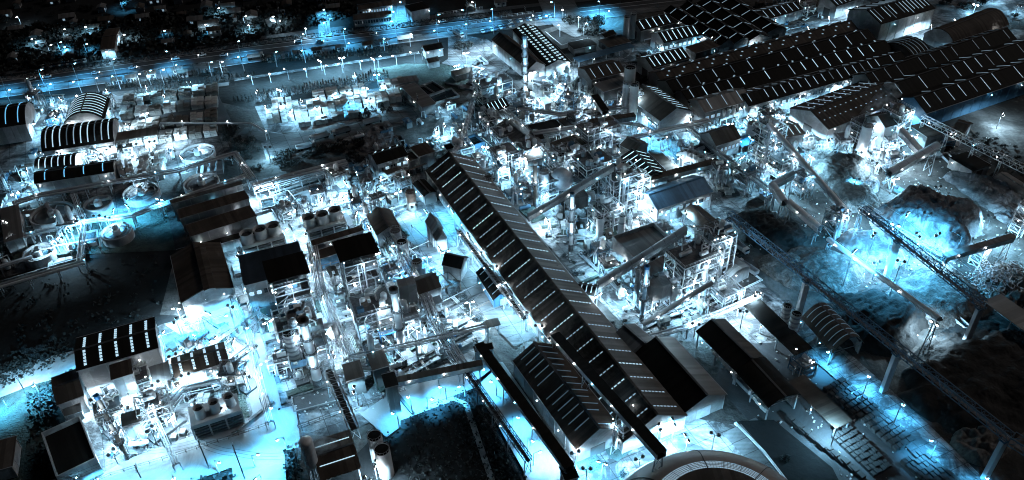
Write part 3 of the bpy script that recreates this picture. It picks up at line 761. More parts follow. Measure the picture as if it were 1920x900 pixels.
    for q in range(int(levels * 1.6) + 1):
        x, y, z = r.choice([-1, 1]) * (w / 2 + .25), r.uniform(-.5, .5) * d, h * r.randint(1, levels) / levels + 2
        if r.random() < .5: x, y = r.uniform(-.5, .5) * w, -d / 2 - .25
        link('lamp_glass', SH['spark' + ('c' if (q + seed) % 4 == 0 else 'w')], root, (x, y, z))
    if roof:
        MB().box((0, 0, h + 3.2), (w + 2, d + 2, .35)).obj('roof', roof, root)
        for sx in (-1, 1):
            for sy in (-1, 1): MB().box((sx * (w / 2 - .2), sy * (d / 2 - .2), h + 1.5), (.35, .35, 3)).obj('roof_post', m, root)
    if wm:
        MB().box((0, -d / 2 - .1, h * .75), (w * .8, .12, h * .4)).obj('cladding', wm, root)
    return root
def hopper(px, w, h, label, m='wall_grey', duct=True):
    g = G(px); root = empty('dust_collector', (g.x, g.y, 0), .3, 'dust collector', label); occupy(g, Vector((1, 0, 0)), w, w)
    MB().box((0, 0, h * .72), (w, w * .7, h * .5)).obj('casing', m, root)
    for s in (-1, 1):
        b = MB(); x = s * w / 4; a = w / 4 - .1; c = .4; z0, z1 = h * .18, h * .47
        vs = [(x - a, -w * .33, z1), (x + a, -w * .33, z1), (x + a, w * .33, z1), (x - a, w * .33, z1), (x - c, -c, z0), (x + c, -c, z0), (x + c, c, z0), (x - c, c, z0)]
        b.add(vs, [(0, 1, 2, 3), (7, 6, 5, 4), (0, 4, 5, 1), (1, 5, 6, 2), (2, 6, 7, 3), (3, 7, 4, 0)]); b.obj('hopper', m, root)
    for sx in (-1, 1):
        for sy in (-1, 1): MB().box((sx * w / 2, sy * w * .35, h * .24), (.3, .3, h * .48)).obj('leg', 'steel', root)
    if duct: MB().path([(w / 2, 0, h * .85), (w / 2 + 3, 0, h * .9), (w / 2 + 4, 0, 1)], .9, 12).obj('duct', 'silver', root)
    return root
# ---------------------------------------------------------------- vehicles
def truck_master(colr):
    root = empty('lorry', (0, 0, 0), 0)
    MB().box((-.9, 0, .75), (7.4, 2.2, .3)).obj('chassis', 'steel_dark', root)
    c = MB(); c.add([(2.9, -1.1, .7), (4.6, -1.1, .7), (4.6, 1.1, .7), (2.9, 1.1, .7), (2.9, -1.1, 2.7), (4.2, -1.1, 2.7), (4.2, 1.1, 2.7), (2.9, 1.1, 2.7)], [(3, 2, 1, 0), (4, 5, 6, 7), (0, 1, 5, 4), (1, 2, 6, 5), (2, 3, 7, 6), (3, 0, 4, 7)])
    cb = c.obj('cab', 'white_metal', root); MB().box((4.42, 0, 2.05), (.12, 1.9, .8)).obj('windscreen', 'glass_dark', cb)
    b = MB(); b.box((-1, 0, 1.05), (7.2, 2.4, .2))
    for s in (-1, 1): b.box((-1, s * 1.15, 1.75), (7.2, .12, 1.3)); b.box((-1 + s * 3.54, 0, 1.75), (.12, 2.18, 1.3))
    b.obj('cargo_bed', colr, root)
    for x in (-3.6, -2.4, 3.5):
        for s in (-1, 1): MB().frus((x, s * .8, .5), (x, s * 1.15, .5), .5, .5, 12).obj('wheel', 'rubber', root)
    return root
def car_master(colr, lit=False):
    root = empty('parked_car', (0, 0, 0), 0)
    pr = [(-2.1, .35), (-2.1, .95), (-1.3, 1.05), (1.0, 1.0), (2.1, .8), (2.1, .35)]
    b = MB(); k = len(pr); b.add([(x, s * .87, z) for s in (-1, 1) for x, z in pr], [tuple(range(k)), tuple(range(2 * k - 1, k - 1, -1))] + [(i, k + i, k + (i + 1) % k, (i + 1) % k) for i in range(k)]); b.obj('body', colr, root)
    pr = [(-1.5, 1.0), (-1.1, 1.5), (.3, 1.5), (1.0, 1.0)]
    b = MB(); k = 4; b.add([(x, s * .75, z) for s in (-1, 1) for x, z in pr], [tuple(range(k)), tuple(range(2 * k - 1, k - 1, -1))] + [(i, k + i, k + (i + 1) % k, (i + 1) % k) for i in range(k)]); b.obj('cabin', 'glass_dark', root)
    MB().box((-.4, 0, 1.53), (1.3, 1.4, .05)).obj('roof', colr, root)
    for s in (-1, 1): MB().box((2.12, s * .6, .72), (.08, .35, .2)).obj('headlight', 'bulb_w' if lit else 'glass_dark', root)
    for x in (-1.3, 1.3):
        for s in (-1, 1): MB().frus((x, s * .7, .32), (x, s * .9, .32), .32, .32, 10).obj('wheel', 'rubber', root)
    return root
def excavator(px, rz, label):
    g = G(px); root = empty('excavator', (g.x, g.y, 0), rz, 'excavator', label)
    for s in (-1, 1): MB().box((0, s * 1.3, .5), (4.2, .6, 1)).obj('track', 'rubber', root)
    MB().box((-.3, 0, 1.6), (3.2, 2.6, 1.2)).obj('body', 'steel_blue', root)
    MB().box((.9, .8, 2.6), (1.3, 1.0, 1.5)).obj('cab', 'glass_dark', root)
    MB().bar((1.2, -.2, 2), (4.5, -.2, 5), .3).obj('boom', 'white_metal', root)
    MB().bar((4.5, -.2, 5), (7, -.2, 2.2), .22).obj('arm', 'white_metal', root)
    MB().frus((7, -.7, 1.6), (7, .3, 1.6), .7, .7, 8).obj('bucket', 'steel', root)
# ---------------------------------------------------------------- stacks
SH['bundle'] = None
def bundle_mesh(seed, mt):
    r = random.Random(seed); b = MB(); y = -.5
    while y < .48:
        z = 0
        while z < .95:
            b.box((r.uniform(-.01, .01), y + .09, z + .11), (1 + r.uniform(-.06, .02), .165, .2)); z += .24
        y += .19
    return b.mesh('pallet_bundle', mt)
for k in range(3): SH['bl%d' % k] = bundle_mesh(k, 'stone'); SH['bd%d' % k] = bundle_mesh(k + 5, 'stone_dark')
def stack(A, B, C, h, dark=False, auto='block of stacked pallets', group='stacks in the pallet yard', nx=None, ny=None, skip=.06):
    c, u, v, L, W, rz = rect(A, B, C, h)
    root = empty('pallet_stack', (c.x, c.y, 0), rz, 'stack', group=group, auto=auto); occupy(c, u, L, W)
    nx = nx or max(2, round(L / 3.6)); ny = ny or max(1, round(W / 3.2))
    for i in range(nx):
        for j in range(ny):
            if R.random() < skip and (i or j): continue
            o = link('pallet_bundle', SH[('bd' if dark else 'bl') + str(R.randrange(3))], root, (-L / 2 + L * (i + .5) / nx, -W / 2 + W * (j + .5) / ny, 0))
            o.scale = (L / nx * .9, W / ny * .86, h * R.uniform(.72, 1.05))
    return root
def slabrow(p0, p1, w, h, auto, group, m='slab_dark', n=6):
    a, c = G(p0), G(p1); d = c - a; rz = math.atan2(d.y, d.x); mid = (a + c) / 2
    root = empty('slab_row', (mid.x, mid.y, 0), rz, 'slab stack', group=group, auto=auto); L = d.length
    key = ('slab', round(L), w, h, m)
    if key not in SH:
        b = MB(); k = 3
        for q in range(k): b.box((0, 0, h * (q + .5) / k), (L / n - .35, w * (1 - .04 * q), h / k - .08))
        SH[key] = b.mesh('slab', m)
    for i in range(n): link('slab', SH[key], root, (-L / 2 + L * (i + .5) / n, R.uniform(-.1, .1), 0)).scale = (1, 1, R.uniform(.75, 1.1))
# ---------------------------------------------------------------- heaps
def heap(p0, p1, w, h, m, label, name='material_heap', rough=.35, seed=0, nx=84, ny=46, flat=.0, furrow=0):
    h *= .62
    a, c = G(p0), G(p1); d = c - a; L = d.length; rz = math.atan2(d.y, d.x); mid = (a + c) / 2
    b = MB(); vs = []; fs = []
    for j in range(ny + 1):
        for i in range(nx + 1):
            x, y = -1 + 2 * i / nx, -1 + 2 * j / ny
            nz = noise.fractal(Vector((x * L / 30 + seed * 7, y * w / 30, seed)), 1, 2, 5)
            rr = math.sqrt((abs(x) ** 2.6) + (abs(y) ** 2.2)) + nz * .38
            f = max(0, 1 - rr); z = h * min(1 - flat, (f * 1.7) ** .8) if f > 0 else 0
            if furrow and f > 0.05: z += furrow * abs(math.sin((x * L * .5 + nz * 14 + y * 4) * .55)) * min(1, f * 4)
            z += (noise.ridged_multi_fractal(Vector((x * L / 11, y * w / 7, seed + 9)), .9, 2, 5, 1, 2) - 1.1) * rough * (2.2 if 'sand' in m else .9) * min(1, f * 5)
            z += (noise.noise(Vector((x * L / 3.2, y * w / 3.2, seed + 3))) * rough + noise.noise(Vector((x * L / 9, y * w / 9, seed))) * rough * 2) * min(1, f * 5 + .0)
            e = max(abs(x), abs(y)); z = z if e < .97 else -.3
            if f <= 0: z = -.3
            vs.append((x * L / 2, y * w / 2, z + .18))
    for j in range(ny):
        for i in range(nx):
            q = j * (nx + 1) + i; fs.append((q, q + 1, q + nx + 2, q + nx + 1))
    b.add(vs, fs); o = b.obj(name, m, loc=(mid.x, mid.y, 0), rz=rz, smooth=True); tag(o, 'heap', label)
    return o
# ---------------------------------------------------------------- settling tanks
def clarifier(px, wpx, h, label, water='basin_water', bridge=.5, half=True, glow=None, m='wall_white'):
    g = G(px, h); r = wpx / 2 * mpp(px, h)
    root = empty('settling_tank', (g.x, g.y, 0), bridge, 'settling tank', label); occupy(g, Vector((1, 0, 0)), 2 * r, 2 * r)
    MB().lathe([(r, 0), (r, h), (r - .5, h), (r - .5, h - 1.6), (r - .5, .2)], 48).obj('tank_wall', m, root)
    MB().lathe([(r - .4, h - 1.3), (.01, h - 1.35)], 48).obj('water_surface', water, root)
    MB().lathe([(r - 1.6, h - 1.4), (r - 1.6, h - .6), (r - 1.8, h - .6), (r - 1.8, h - 1.4)], 48).obj('weir', 'wall_grey', root)
    b = MB(); x0 = -r if not half else -1
    b.box(((x0 + r) / 2, 0, h + .5), (r - x0, 1.3, .2)); b.obj('bridge', 'steel', root)
    b = MB()
    for s in (-.6, .6):
        b.bar((x0, s, h + 1.5), (r, s, h + 1.5), .07)
        for i in range(int((r - x0) / 2)): b.bar((x0 + i * 2, s, h + .5), (x0 + i * 2, s, h + 1.5), .05)
    b.obj('railing', 'steel', root)
    MB().lathe([(1.6, h - 1.3), (1.6, h + .9), (.01, h + 1)], 16).obj('centre_well', 'white_metal', root)
    MB().box((0, 0, h + 1.6), (1.5, 1.5, 1.3)).obj('drive_unit', 'steel', root)
    MB().bar((0, 0, h - .7), (-(r - 2) * .8, (r - 2) * .5, h - .7), .25).obj('rake_arm', 'steel', root)
    if glow:
        lo = bpy.data.objects.new('lamp_light', ldata('w', glow, .3)); sc.collection.objects.link(lo); lo.parent = root; lo.location = (1.5, 1.5, h + 1.4)
        MB().lathe([(.01, -.2), (.25, 0), (.2, .2), (.01, .3)], 8).obj('lamp_glass', 'bulb_w', root).location = (1.5, 1.5, h + 1.9)
    return root
def basin(A, B, C, h, label, water='basin_water', m='wall_grey', n=0, name='concrete_basin'):
    c, u, v, L, W, rz = rect(A, B, C, h); root = empty(name, (c.x, c.y, 0), rz, 'basin', label); occupy(c, u, L, W)
    for s in (-1, 1):
        MB().box((0, s * W / 2, h / 2), (L + .4, .4, h)).obj('basin_wall', m, root); MB().box((s * L / 2, 0, h / 2), (.38, W - .42, h - .01)).obj('basin_wall', m, root)
    MB().box((0, 0, h * .3), (L - .4, W - .4, h * .6)).obj('water_surface', water, root)
    for i in range(n):
        MB().box((-L / 2 + L * (i + 1) / (n + 1), 0, h / 2), (.3, W - .45, h - .05)).obj('dividing_wall', m, root)
    return root
def house(px, wpx, label=None, auto=None, rz=0, wl='wall_grey', rf='roof_brown', lit=True, d=None, h=3.2, group='houses beyond the highway', fl=1):
    g = G(px); w = wpx * mpp(px); d = d or w * .75; h = h * fl
    root = empty('house', (g.x, g.y, 0), rz, 'house', label, group, auto); occupy(g, Vector((math.cos(rz), math.sin(rz), 0)), w, d)
    MB().box((0, 0, h / 2), (w, d, h)).obj('wall', wl, root)
    MB().sheet([(-d / 2 - .6, h - .2), (0, h + d * .22), (d / 2 + .6, h - .2)], -w / 2 - .6, w / 2 + .6, .2).obj('roof', rf, root)
    b = MB()
    for s in (-1, 1): b.add([(s * w / 2, -d / 2, h), (s * w / 2, d / 2, h), (s * w / 2, 0, h + d * .2)], [(0, 1, 2) if s > 0 else (2, 1, 0)])
    b.obj('gable', wl, root)
    n = max(2, int(w / 3))
    for f in range(fl):
        for i in range(n):
            MB().box((-w / 2 + w * (i + .5) / n, -d / 2 - .04, 1.7 + f * 3.2), (1.3, .1, 1.2)).obj('window', 'glow_mid' if lit and R.random() < .35 else 'glass_dark', root)
    MB().box((w * .1, -d / 2 - .05, 1.05), (.9, .12, 2.1)).obj('door', 'steel_dark', root)
    return root
def fence(pts, h, label, step=3, m='steel_dark', name='fence', cat='fence', pan=True):
    P = [G(p) for p in pts]; o0 = P[0]; root = empty(name, (o0.x, o0.y, 0), 0, cat, label)
    key = ('fp', h, m)
    if key not in SH: SH[key] = MB().box((0, 0, h / 2), (.15, .15, h)).mesh('post', m)
    for a, c in zip(P, P[1:]):
        d = c - a; L = d.length; n = max(1, int(L / step)); rz = math.atan2(d.y, d.x)
        for i in range(n + 1): q = a + d * (i / n) - o0; link('post', SH[key], root, (q.x, q.y, 0), rz)
        mid = (a + c) / 2 - o0; b = MB()
        for z in (.3, h * .55, h - .1): b.box((mid.x, mid.y, z), (L, .07, .1), rz)
        b.obj('rail', m, root)
    return root
def pole(base, top, label=None, auto=None, m='concrete2', arms=2, group='power poles'):
    h = hgt(base, top); g = G(base); root = empty('power_pole', (g.x, g.y, 0), .3, 'power pole', label, group, auto)
    MB().frus((0, 0, 0), (0, 0, h), .22, .13, 8).obj('shaft', m, root)
    for i in range(arms):
        a = MB().box((0, 0, h - .6 - i * 1.2), (.15, 2.6, .15)).obj('crossarm', 'steel', root)
        b = MB()
        for s in (-1.1, 0, 1.1): b.frus((0, s, h - .5 - i * 1.2), (0, s, h - .2 - i * 1.2), .1, .06, 6)
        b.obj('insulator', 'white_metal', a)
    return root, h
def wires(bases, h, label):
    P = [G(b) for b in bases]; b = MB()
    for a, c in zip(P, P[1:]):
        d = (c - a).normalized(); n = Vector((-d.y, d.x, 0))
        for s in (-1.1, 0, 1.1):
            pts = [a.lerp(c, t / 8) + n * s + Vector((0, 0, h - .3 - 4 * (t / 8) * (1 - t / 8) * 1.2)) for t in range(9)]
            b.path(pts, .05, 3)
    o = b.obj('power_line', 'steel_dark'); tag(o, 'cable', label); return o
def plume(px, z, dims, dirv, label, dens=.12):
    g = G(px, z); L, r = dims; q = dirv.to_track_quat('Z', 'Y')
    b = MB().lathe([(.01, 0), (r * .15, 0), (r * .4, L * .3), (r * .8, L * .7), (r, L * .9), (.01, L)], 16)
    m = bpy.data.materials.new('steam'); m.use_nodes = True; n = m.node_tree.nodes; l = m.node_tree.links; n.remove(n['Principled BSDF'])
    v = n.new('ShaderNodeVolumePrincipled'); v.inputs['Color'].default_value = (.9, .95, 1, 1)
    tc = n.new('ShaderNodeTexCoord'); tx = n.new('ShaderNodeTexNoise'); tx.inputs['Scale'].default_value = .35; tx.inputs['Detail'].default_value = 4
    rp = n.new('ShaderNodeValToRGB'); rp.color_ramp.elements[0].position = .42; rp.color_ramp.elements[1].position = .7
    mu = n.new('ShaderNodeMath'); mu.operation = 'MULTIPLY'; mu.inputs[1].default_value = dens
    l.new(tc.outputs['Object'], tx.inputs[0]); l.new(tx.outputs[0], rp.inputs[0]); l.new(rp.outputs[0], mu.inputs[0]); l.new(mu.outputs[0], v.inputs['Density']); l.new(v.outputs[0], n['Material Output'].inputs['Volume'])
    MATS['steam'] = m
    o = b.obj('steam_plume', 'steam', loc=g); o.rotation_euler = q.to_euler(); o['kind'] = 'stuff'; o['label'] = label; o['category'] = 'steam'
    return o
def rzp(p0, p1):
    d = G(p1) - G(p0); return math.atan2(d.y, d.x)
def near(p, dx, dy): return (p[0] + dx, p[1] + dy)
# ================================================================ GROUND
ground('works_yard', [(-200, 200), (60, 185), (300, 165), (470, 205), (740, 160), (1000, 60), (1230, 0), (1500, -30), (1960, -80), (2150, 300), (2150, 1000), (1440, 1000), (1000, 960), (930, 690), (800, 700), (720, 800), (560, 960), (480, 790), (470, 600), (300, 590), (330, 470), (310, 390), (60, 480), (-200, 520)], 'soil')
ground('concrete_yard', [(60, 190), (210, 175), (330, 235), (420, 250), (440, 300), (330, 330), (60, 380), (-30, 400), (-40, 260)], 'concrete2')
ground('concrete_yard', [(-60, 395), (40, 380), (150, 450), (150, 480), (-60, 540)], 'concrete')
ground('clarifier_yard', [(150, 350), (270, 330), (260, 400), (165, 425)], 'concrete2')
ground('pallet_yard', [(478, 200), (745, 160), (800, 190), (640, 245), (500, 250)], 'concrete2')
ground('truck_yard', [(480, 240), (560, 258), (740, 212), (900, 170), (900, 200), (700, 260), (560, 290), (500, 300)], 'concrete')
ground('concrete_yard', [(470, 340), (700, 290), (880, 240), (880, 300), (800, 330), (960, 500), (1060, 640), (1000, 640), (930, 600), (870, 700), (700, 760), (560, 780), (500, 740), (440, 580), (440, 500), (340, 400)], 'concrete')
ground('concrete_yard', [(840, 150), (1000, 120), (1110, 150), (1190, 190), (1320, 240), (1460, 230), (1500, 320), (1400, 380), (1360, 520), (1420, 560), (1330, 640), (1200, 640), (1120, 560), (990, 420), (890, 310), (830, 250)], 'concrete')
ground('loading_yard', [(840, 60), (915, 75), (990, 130), (1060, 120), (1190, 75), (1240, 90), (1200, 130), (1030, 160), (900, 170), (840, 120)], 'concrete2')
ground('loading_yard', [(1290, 110), (1450, 55), (1600, 25), (1600, 60), (1460, 100), (1240, 165), (1180, 170)], 'concrete2')
ground('warehouse_apron', [(1290, 235), (1420, 212), (1620, 160), (1760, 105), (1900, 55), (1960, 60), (1760, 130), (1560, 200), (1310, 260)], 'concrete')
ground('hall_apron', [(1700, 95), (1780, 85), (1900, 40), (1980, 20), (1980, -60), (1760, -40), (1700, 60)], 'concrete2')
ground('power_station_yard', [(150, 700), (300, 610), (440, 570), (470, 620), (500, 780), (190, 895), (160, 960), (120, 800)], 'concrete')
ground('concrete_yard', [(470, 620), (560, 600), (760, 700), (700, 790), (560, 850), (530, 780), (500, 780)], 'concrete2')
ground('kiln_yard', [(1300, 620), (1420, 550), (1520, 640), (1460, 720), (1360, 660)], 'concrete')
ground('slab_yard', [(1360, 650), (1480, 640), (1620, 760), (1800, 930), (1600, 980), (1440, 830), (1340, 720)], 'asphalt')
ground('dome_apron', [(1060, 860), (1180, 830), (1300, 785), (1378, 797), (1432, 852), (1500, 960), (1480, 1050), (1000, 1050), (1050, 900)], 'concrete')
ground('dark_plot', [(1022, 65), (1053, 92), (1102, 78), (1110, 66), (1070, 48)], 'field')
ground('dark_plot', [(840, 190), (900, 165), (860, 122), (760, 120), (700, 130), (735, 160), (800, 190)], 'verge')
ground('dark_plot', [(60, 390), (140, 375), (165, 420), (310, 385), (330, 470), (150, 478), (30, 390)], 'verge')
ground('timber_yard_floor', [(228, 205), (410, 180), (436, 232), (300, 250), (230, 240)], 'asphalt')
# pools and tailing basins
ground('sludge_pond', [(520, 372), (598, 346), (612, 385), (585, 400), (536, 405)], 'pond_pale')
ground('ash_pond', [(596, 345), (645, 318), (682, 343), (608, 369)], 'concrete2')
ground('sludge_pond', [(668, 255), (728, 243), (745, 275), (695, 285)], 'soil')
ground('sludge_pond', [(730, 242), (815, 220), (835, 240), (745, 265)], 'soil')
# roads
HW = [(-300, 204), (0, 162), (480, 95), (960, 37), (1080, 24), (1500, -24)]
strip('highway', HW, 12, 'asphalt')
strip('far_verge', [(-300, 192), (0, 150), (480, 82), (960, 24)], 5, 'concrete2')
strip('frontage_road', [(-300, 180), (0, 139), (480, 73), (960, 15), (1500, -42)], 5, 'asphalt')
strip('service_road', [(-300, 223), (0, 179), (240, 146), (480, 112), (800, 71), (960, 50), (1100, 34), (1300, 8)], 8, 'road')
curb('kerb', [(-300, 214), (0, 171), (480, 105), (960, 44), (1040, 34)], .4, .7)
strip('lane_marking', HW, .3, 'paint')
strip('lane_marking', HW, .25, 'paint', off=5.4)
strip('lane_marking', [(0, 184), (240, 151), (480, 117), (800, 75), (960, 53)], .25, 'paint')
strip('drain_path', [(440, 151), (480, 145), (640, 121), (787, 100)], 3, 'concrete')
strip('yard_path', [(200, 187), (300, 175), (430, 158)], 4, 'road')
strip('roadside_lot', [(560, 108), (640, 96), (700, 88)], 7, 'road')
strip('roadside_lot', [(200, 160), (300, 146), (400, 132)], 5, 'road')
strip('crossing_road', [(1010, -60), (1042, 0), (1055, 30), (1075, 48), (1105, 62)], 22, 'road')
strip('side_road', [(600, -20), (604, 20), (610, 70)], 7, 'road')
strip('side_road', [(737, -30), (742, 0), (745, 50)], 12, 'road')
strip('works_road', [(500, 285), (620, 258), (760, 216), (900, 172), (985, 150)], 9, 'road', occ=True)
strip('walkway', [(528, 480), (560, 545), (610, 610), (655, 672)], 2.6, 'paint', occ=True)
strip('works_road', [(840, 112), (900, 128), (925, 140), (1000, 170)], 12, 'road', occ=True)
strip('works_road', [(450, 250), (530, 262), (640, 240)], 8, 'road', occ=True)
strip('gallery_road', [(760, 420), (860, 500), (930, 580), (990, 640)], 11, 'road', occ=True)
strip('gallery_road', [(905, 480), (960, 545), (1040, 640), (1080, 690)], 9, 'concrete', occ=True)
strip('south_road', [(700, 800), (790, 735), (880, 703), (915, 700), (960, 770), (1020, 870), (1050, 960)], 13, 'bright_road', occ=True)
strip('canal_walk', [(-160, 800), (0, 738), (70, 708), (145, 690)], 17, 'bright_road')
curb('kerb', [(288, 640), (362, 620), (428, 600), (440, 608), (458, 655), (480, 735), (488, 772)], .4, .5, 'paint')
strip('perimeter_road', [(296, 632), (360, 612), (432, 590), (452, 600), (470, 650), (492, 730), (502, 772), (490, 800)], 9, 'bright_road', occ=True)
strip('planting_strip', [(296, 632), (360, 612), (432, 590), (452, 600), (470, 650), (492, 730), (502, 772)], 3, 'verge', off=-7)
strip('planting_strip', [(300, 650), (358, 630), (424, 610)], 2.5, 'verge')
strip('planting_strip', [(150, 938), (260, 881), (330, 856), (430, 822), (478, 806)], 2.5, 'verge')
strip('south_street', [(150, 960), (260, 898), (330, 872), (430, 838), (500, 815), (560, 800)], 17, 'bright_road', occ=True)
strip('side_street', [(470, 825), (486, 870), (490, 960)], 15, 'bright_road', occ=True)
strip('yard_road', [(1400, 540), (1480, 610), (1575, 685), (1690, 790), (1800, 900), (1880, 990)], 12, 'concrete', occ=True)
strip('yard_road', [(1340, 600), (1390, 680), (1440, 740)], 8, 'concrete2', occ=True)
strip('dome_road', [(1385, 800), (1440, 855), (1500, 930), (1560, 1010)], 13, 'road')
for o_ in (0, 1.2): curb('kerb', [(1475, 590), (1567, 670), (1680, 770), (1795, 880), (1860, 945)], .25, .4, off=o_ * 1.5)
curb('kerb', [(150, 945), (260, 888), (330, 862), (430, 828), (500, 806)], .4, .6)
curb('kerb', [(1378, 795), (1432, 850), (1490, 925)], .8, .8, 'paint')
curb('kerb', [(1000, 655), (1060, 760), (1105, 860)], .4, .5)
curb('garden_wall', [(1022, 66), (1053, 92), (1102, 78)], .5, 2.4, 'wall_white')
curb('garden_wall', [(0, 455 + 80), (160, 487), (158, 450)], .4, 1.8)
ground('dark_plot', [(1384, 792), (1450, 790), (1560, 880), (1620, 1000), (1540, 1000), (1440, 856)], 'field')  # near-black patch over the yard soil, unlit look put into the ground colour
ground('lawn_plot', [(1075, 865), (1110, 845), (1131, 870), (1128, 882), (1105, 888), (1085, 880)], 'lawn')
ground('lawn_plot', [(1130, 838), (1180, 815), (1185, 848), (1158, 868), (1142, 860)], 'lawn')
ground('orchard_soil', [(752, 782), (850, 748), (872, 758), (952, 1000), (740, 1000)], 'field')
strip('orchard_path', [(748, 788), (850, 750), (874, 760), (955, 1000)], 1.8, 'bright_road')
ground('river_bank', [(-50, 770), (60, 725), (100, 715), (80, 960), (-50, 960)], 'verge')
# ================================================================ BUILDINGS
B = bld
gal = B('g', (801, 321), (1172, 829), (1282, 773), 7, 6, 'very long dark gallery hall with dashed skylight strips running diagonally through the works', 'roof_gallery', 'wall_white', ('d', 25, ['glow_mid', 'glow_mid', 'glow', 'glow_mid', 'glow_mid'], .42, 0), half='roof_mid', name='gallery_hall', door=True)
B('g', (966, 678), (1083, 840), (1160, 800), 8, 4.5, 'brown hall with faint cyan chevron skylights left of the gallery hall\'s lower end', 'roof_brown', 'wall_grey', [('x', 13, 'glow_dim', .6, 0)])
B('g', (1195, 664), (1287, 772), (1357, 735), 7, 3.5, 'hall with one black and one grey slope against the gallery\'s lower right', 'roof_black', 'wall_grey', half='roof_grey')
B('g', (1150, 628), (1186, 660), (1228, 640), 7, 2, 'small grey hall wedged against the gallery above the black and grey hall', 'roof_grey', 'wall_grey')
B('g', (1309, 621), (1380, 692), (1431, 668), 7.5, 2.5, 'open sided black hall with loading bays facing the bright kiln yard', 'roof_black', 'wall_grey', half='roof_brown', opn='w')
B('b', (1382, 695), (1443, 763), (1496, 737), 7, 2, 'dark curved roof hall continuing the open sided hall downhill', 'roof_black', 'wall_grey', opn='w')
B('f', (1399, 575), (1492, 665), (1518, 650), 6, 0, 'dark flat canopy on posts left of the striped silos', 'roof_black', opn=True, name='canopy', cat='canopy')
B('f', (1480, 716), (1566, 800), (1595, 788), 5, 0, 'flat brown canopy with a lamp glowing at its lower corner', 'roof_brown', opn=True, name='canopy', cat='canopy')
B('b', (1510, 602), (1567, 664), (1612, 638), 5, 5, 'brown barrel roof hall with six pale ribs beside the lattice girder', 'roof_brown', 'wall_grey', ('a', 7, 'glow_dim', .4, 0), opn='w')
B('g', (1234, 391), (1335, 358), (1298, 329), 8, 3, 'blue roofed warehouse at the heart of the works', 'roof_blue', 'wall_white', win=(8, 'glow_mid'))
B('g', (1280, 396), (1330, 439), (1360, 427), 6, 1.6, 'small brown gable shed below the blue warehouse', 'roof_brown', 'wall_grey', opn='w')
B('f', (1190, 487), (1268, 459), (1222, 424), 8, 0, 'grey flat roof workshop with a white parapet left of the brown shed', 'roof_grey', 'wall_white', parapet=1.4, win=(7, 'glow_mid'))
B('f', (1235, 524), (1275, 503), (1243, 482), 8, 0, 'low grey roof block beside the blue capped chimney', 'roof_grey', 'wall_white')
B('b', (1345, 499), (1370, 518), (1406, 502), 5, 2, 'white arched roof shed with an open doorway', 'roof_grey', 'wall_white', name='shed', cat='shed')
B('b', (1082, 548), (1110, 553), (1120, 537), 5, 2, 'small barrel roof porch with bright arcs stuck on the gallery side', 'roof_black', 'wall_white', ('a', 3, 'glow', .4, 0), name='porch', cat='shed')
B('g', (1165, 298), (1205, 342), (1249, 325), 7, 3, 'black roof with six bright white chevrons above the blue warehouse', 'roof_black', 'wall_white', ('x', 6, 'glow', .8, 0))
B('f', (1218, 285), (1262, 329), (1276, 322), 4.5, 0, 'long narrow brown lean-to beside the white chevron roof', 'roof_brown', 'wall_grey', name='shed', cat='shed')
B('g', (1166, 272), (1190, 284), (1212, 268), 8, 2, 'small brown gable just above the white chevron roof', 'roof_brown', 'wall_grey')
B('g', (1342, 272), (1386, 258), (1360, 236), 9, 3.5, 'white walled two storey works building with a brown gable roof', 'roof_brown', 'wall_white', win=(6, 'glow_mid'))
B('f', (1390, 274), (1418, 265), (1404, 252), 5, 0, 'bright blue canopy right of the two storey works building', 'roof_blue', opn=True, name='canopy', cat='canopy')
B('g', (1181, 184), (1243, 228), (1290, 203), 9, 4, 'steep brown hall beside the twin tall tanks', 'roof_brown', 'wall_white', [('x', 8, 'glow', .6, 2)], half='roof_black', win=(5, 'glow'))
B('g', (1320, 210), (1405, 187), (1378, 165), 9, 3, 'grey hall front with two zigzag skylights facing the works', 'roof_grey', 'wall_grey', ('x', 3, 'glow_mid', .6, 0), win=(8, 'glow_mid'))
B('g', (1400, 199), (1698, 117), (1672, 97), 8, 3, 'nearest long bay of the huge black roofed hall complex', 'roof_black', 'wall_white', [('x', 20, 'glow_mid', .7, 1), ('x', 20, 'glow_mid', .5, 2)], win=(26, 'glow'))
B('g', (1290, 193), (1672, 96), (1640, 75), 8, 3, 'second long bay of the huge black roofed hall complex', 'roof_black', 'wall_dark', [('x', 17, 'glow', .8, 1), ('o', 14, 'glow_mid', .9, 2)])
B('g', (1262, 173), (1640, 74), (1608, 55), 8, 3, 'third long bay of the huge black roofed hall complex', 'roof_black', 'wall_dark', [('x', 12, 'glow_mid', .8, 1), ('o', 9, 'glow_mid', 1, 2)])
B('g', (1240, 153), (1606, 54), (1580, 39), 8, 2.5, 'rear long bay of the huge black roofed hall complex', 'roof_brown', 'wall_dark', [('o', 14, 'glow_mid', 1, 0)])
B('b', (1706, 112), (1738, 99), (1692, 70), 7, 4, 'dark barrel roof end with fine ribs beside the long black bays', 'roof_black', 'wall_grey', ('a', 5, 'glow_dim', .4, 0))
B('g', (1651, 45), (1751, 16), (1693, -10), 12, 4, 'tall pale walled store with a finely striped black roof at the top right', 'roof_black', 'wall_white', ('x', 15, 'glow_mid', .8, 0))
B('g', (1566, 12), (1632, -10), (1606, -24), 8, 2.5, 'low pale hall peeping out left of the tall striped store', 'roof_black', 'wall_white', ('x', 9, 'glow_mid', .6, 0))
B('b', (1785, 88), (1885, 48), (1838, 24), 5, 6, 'brown round roofed silo hall with a bright white end wall', 'roof_brown', 'wall_white')
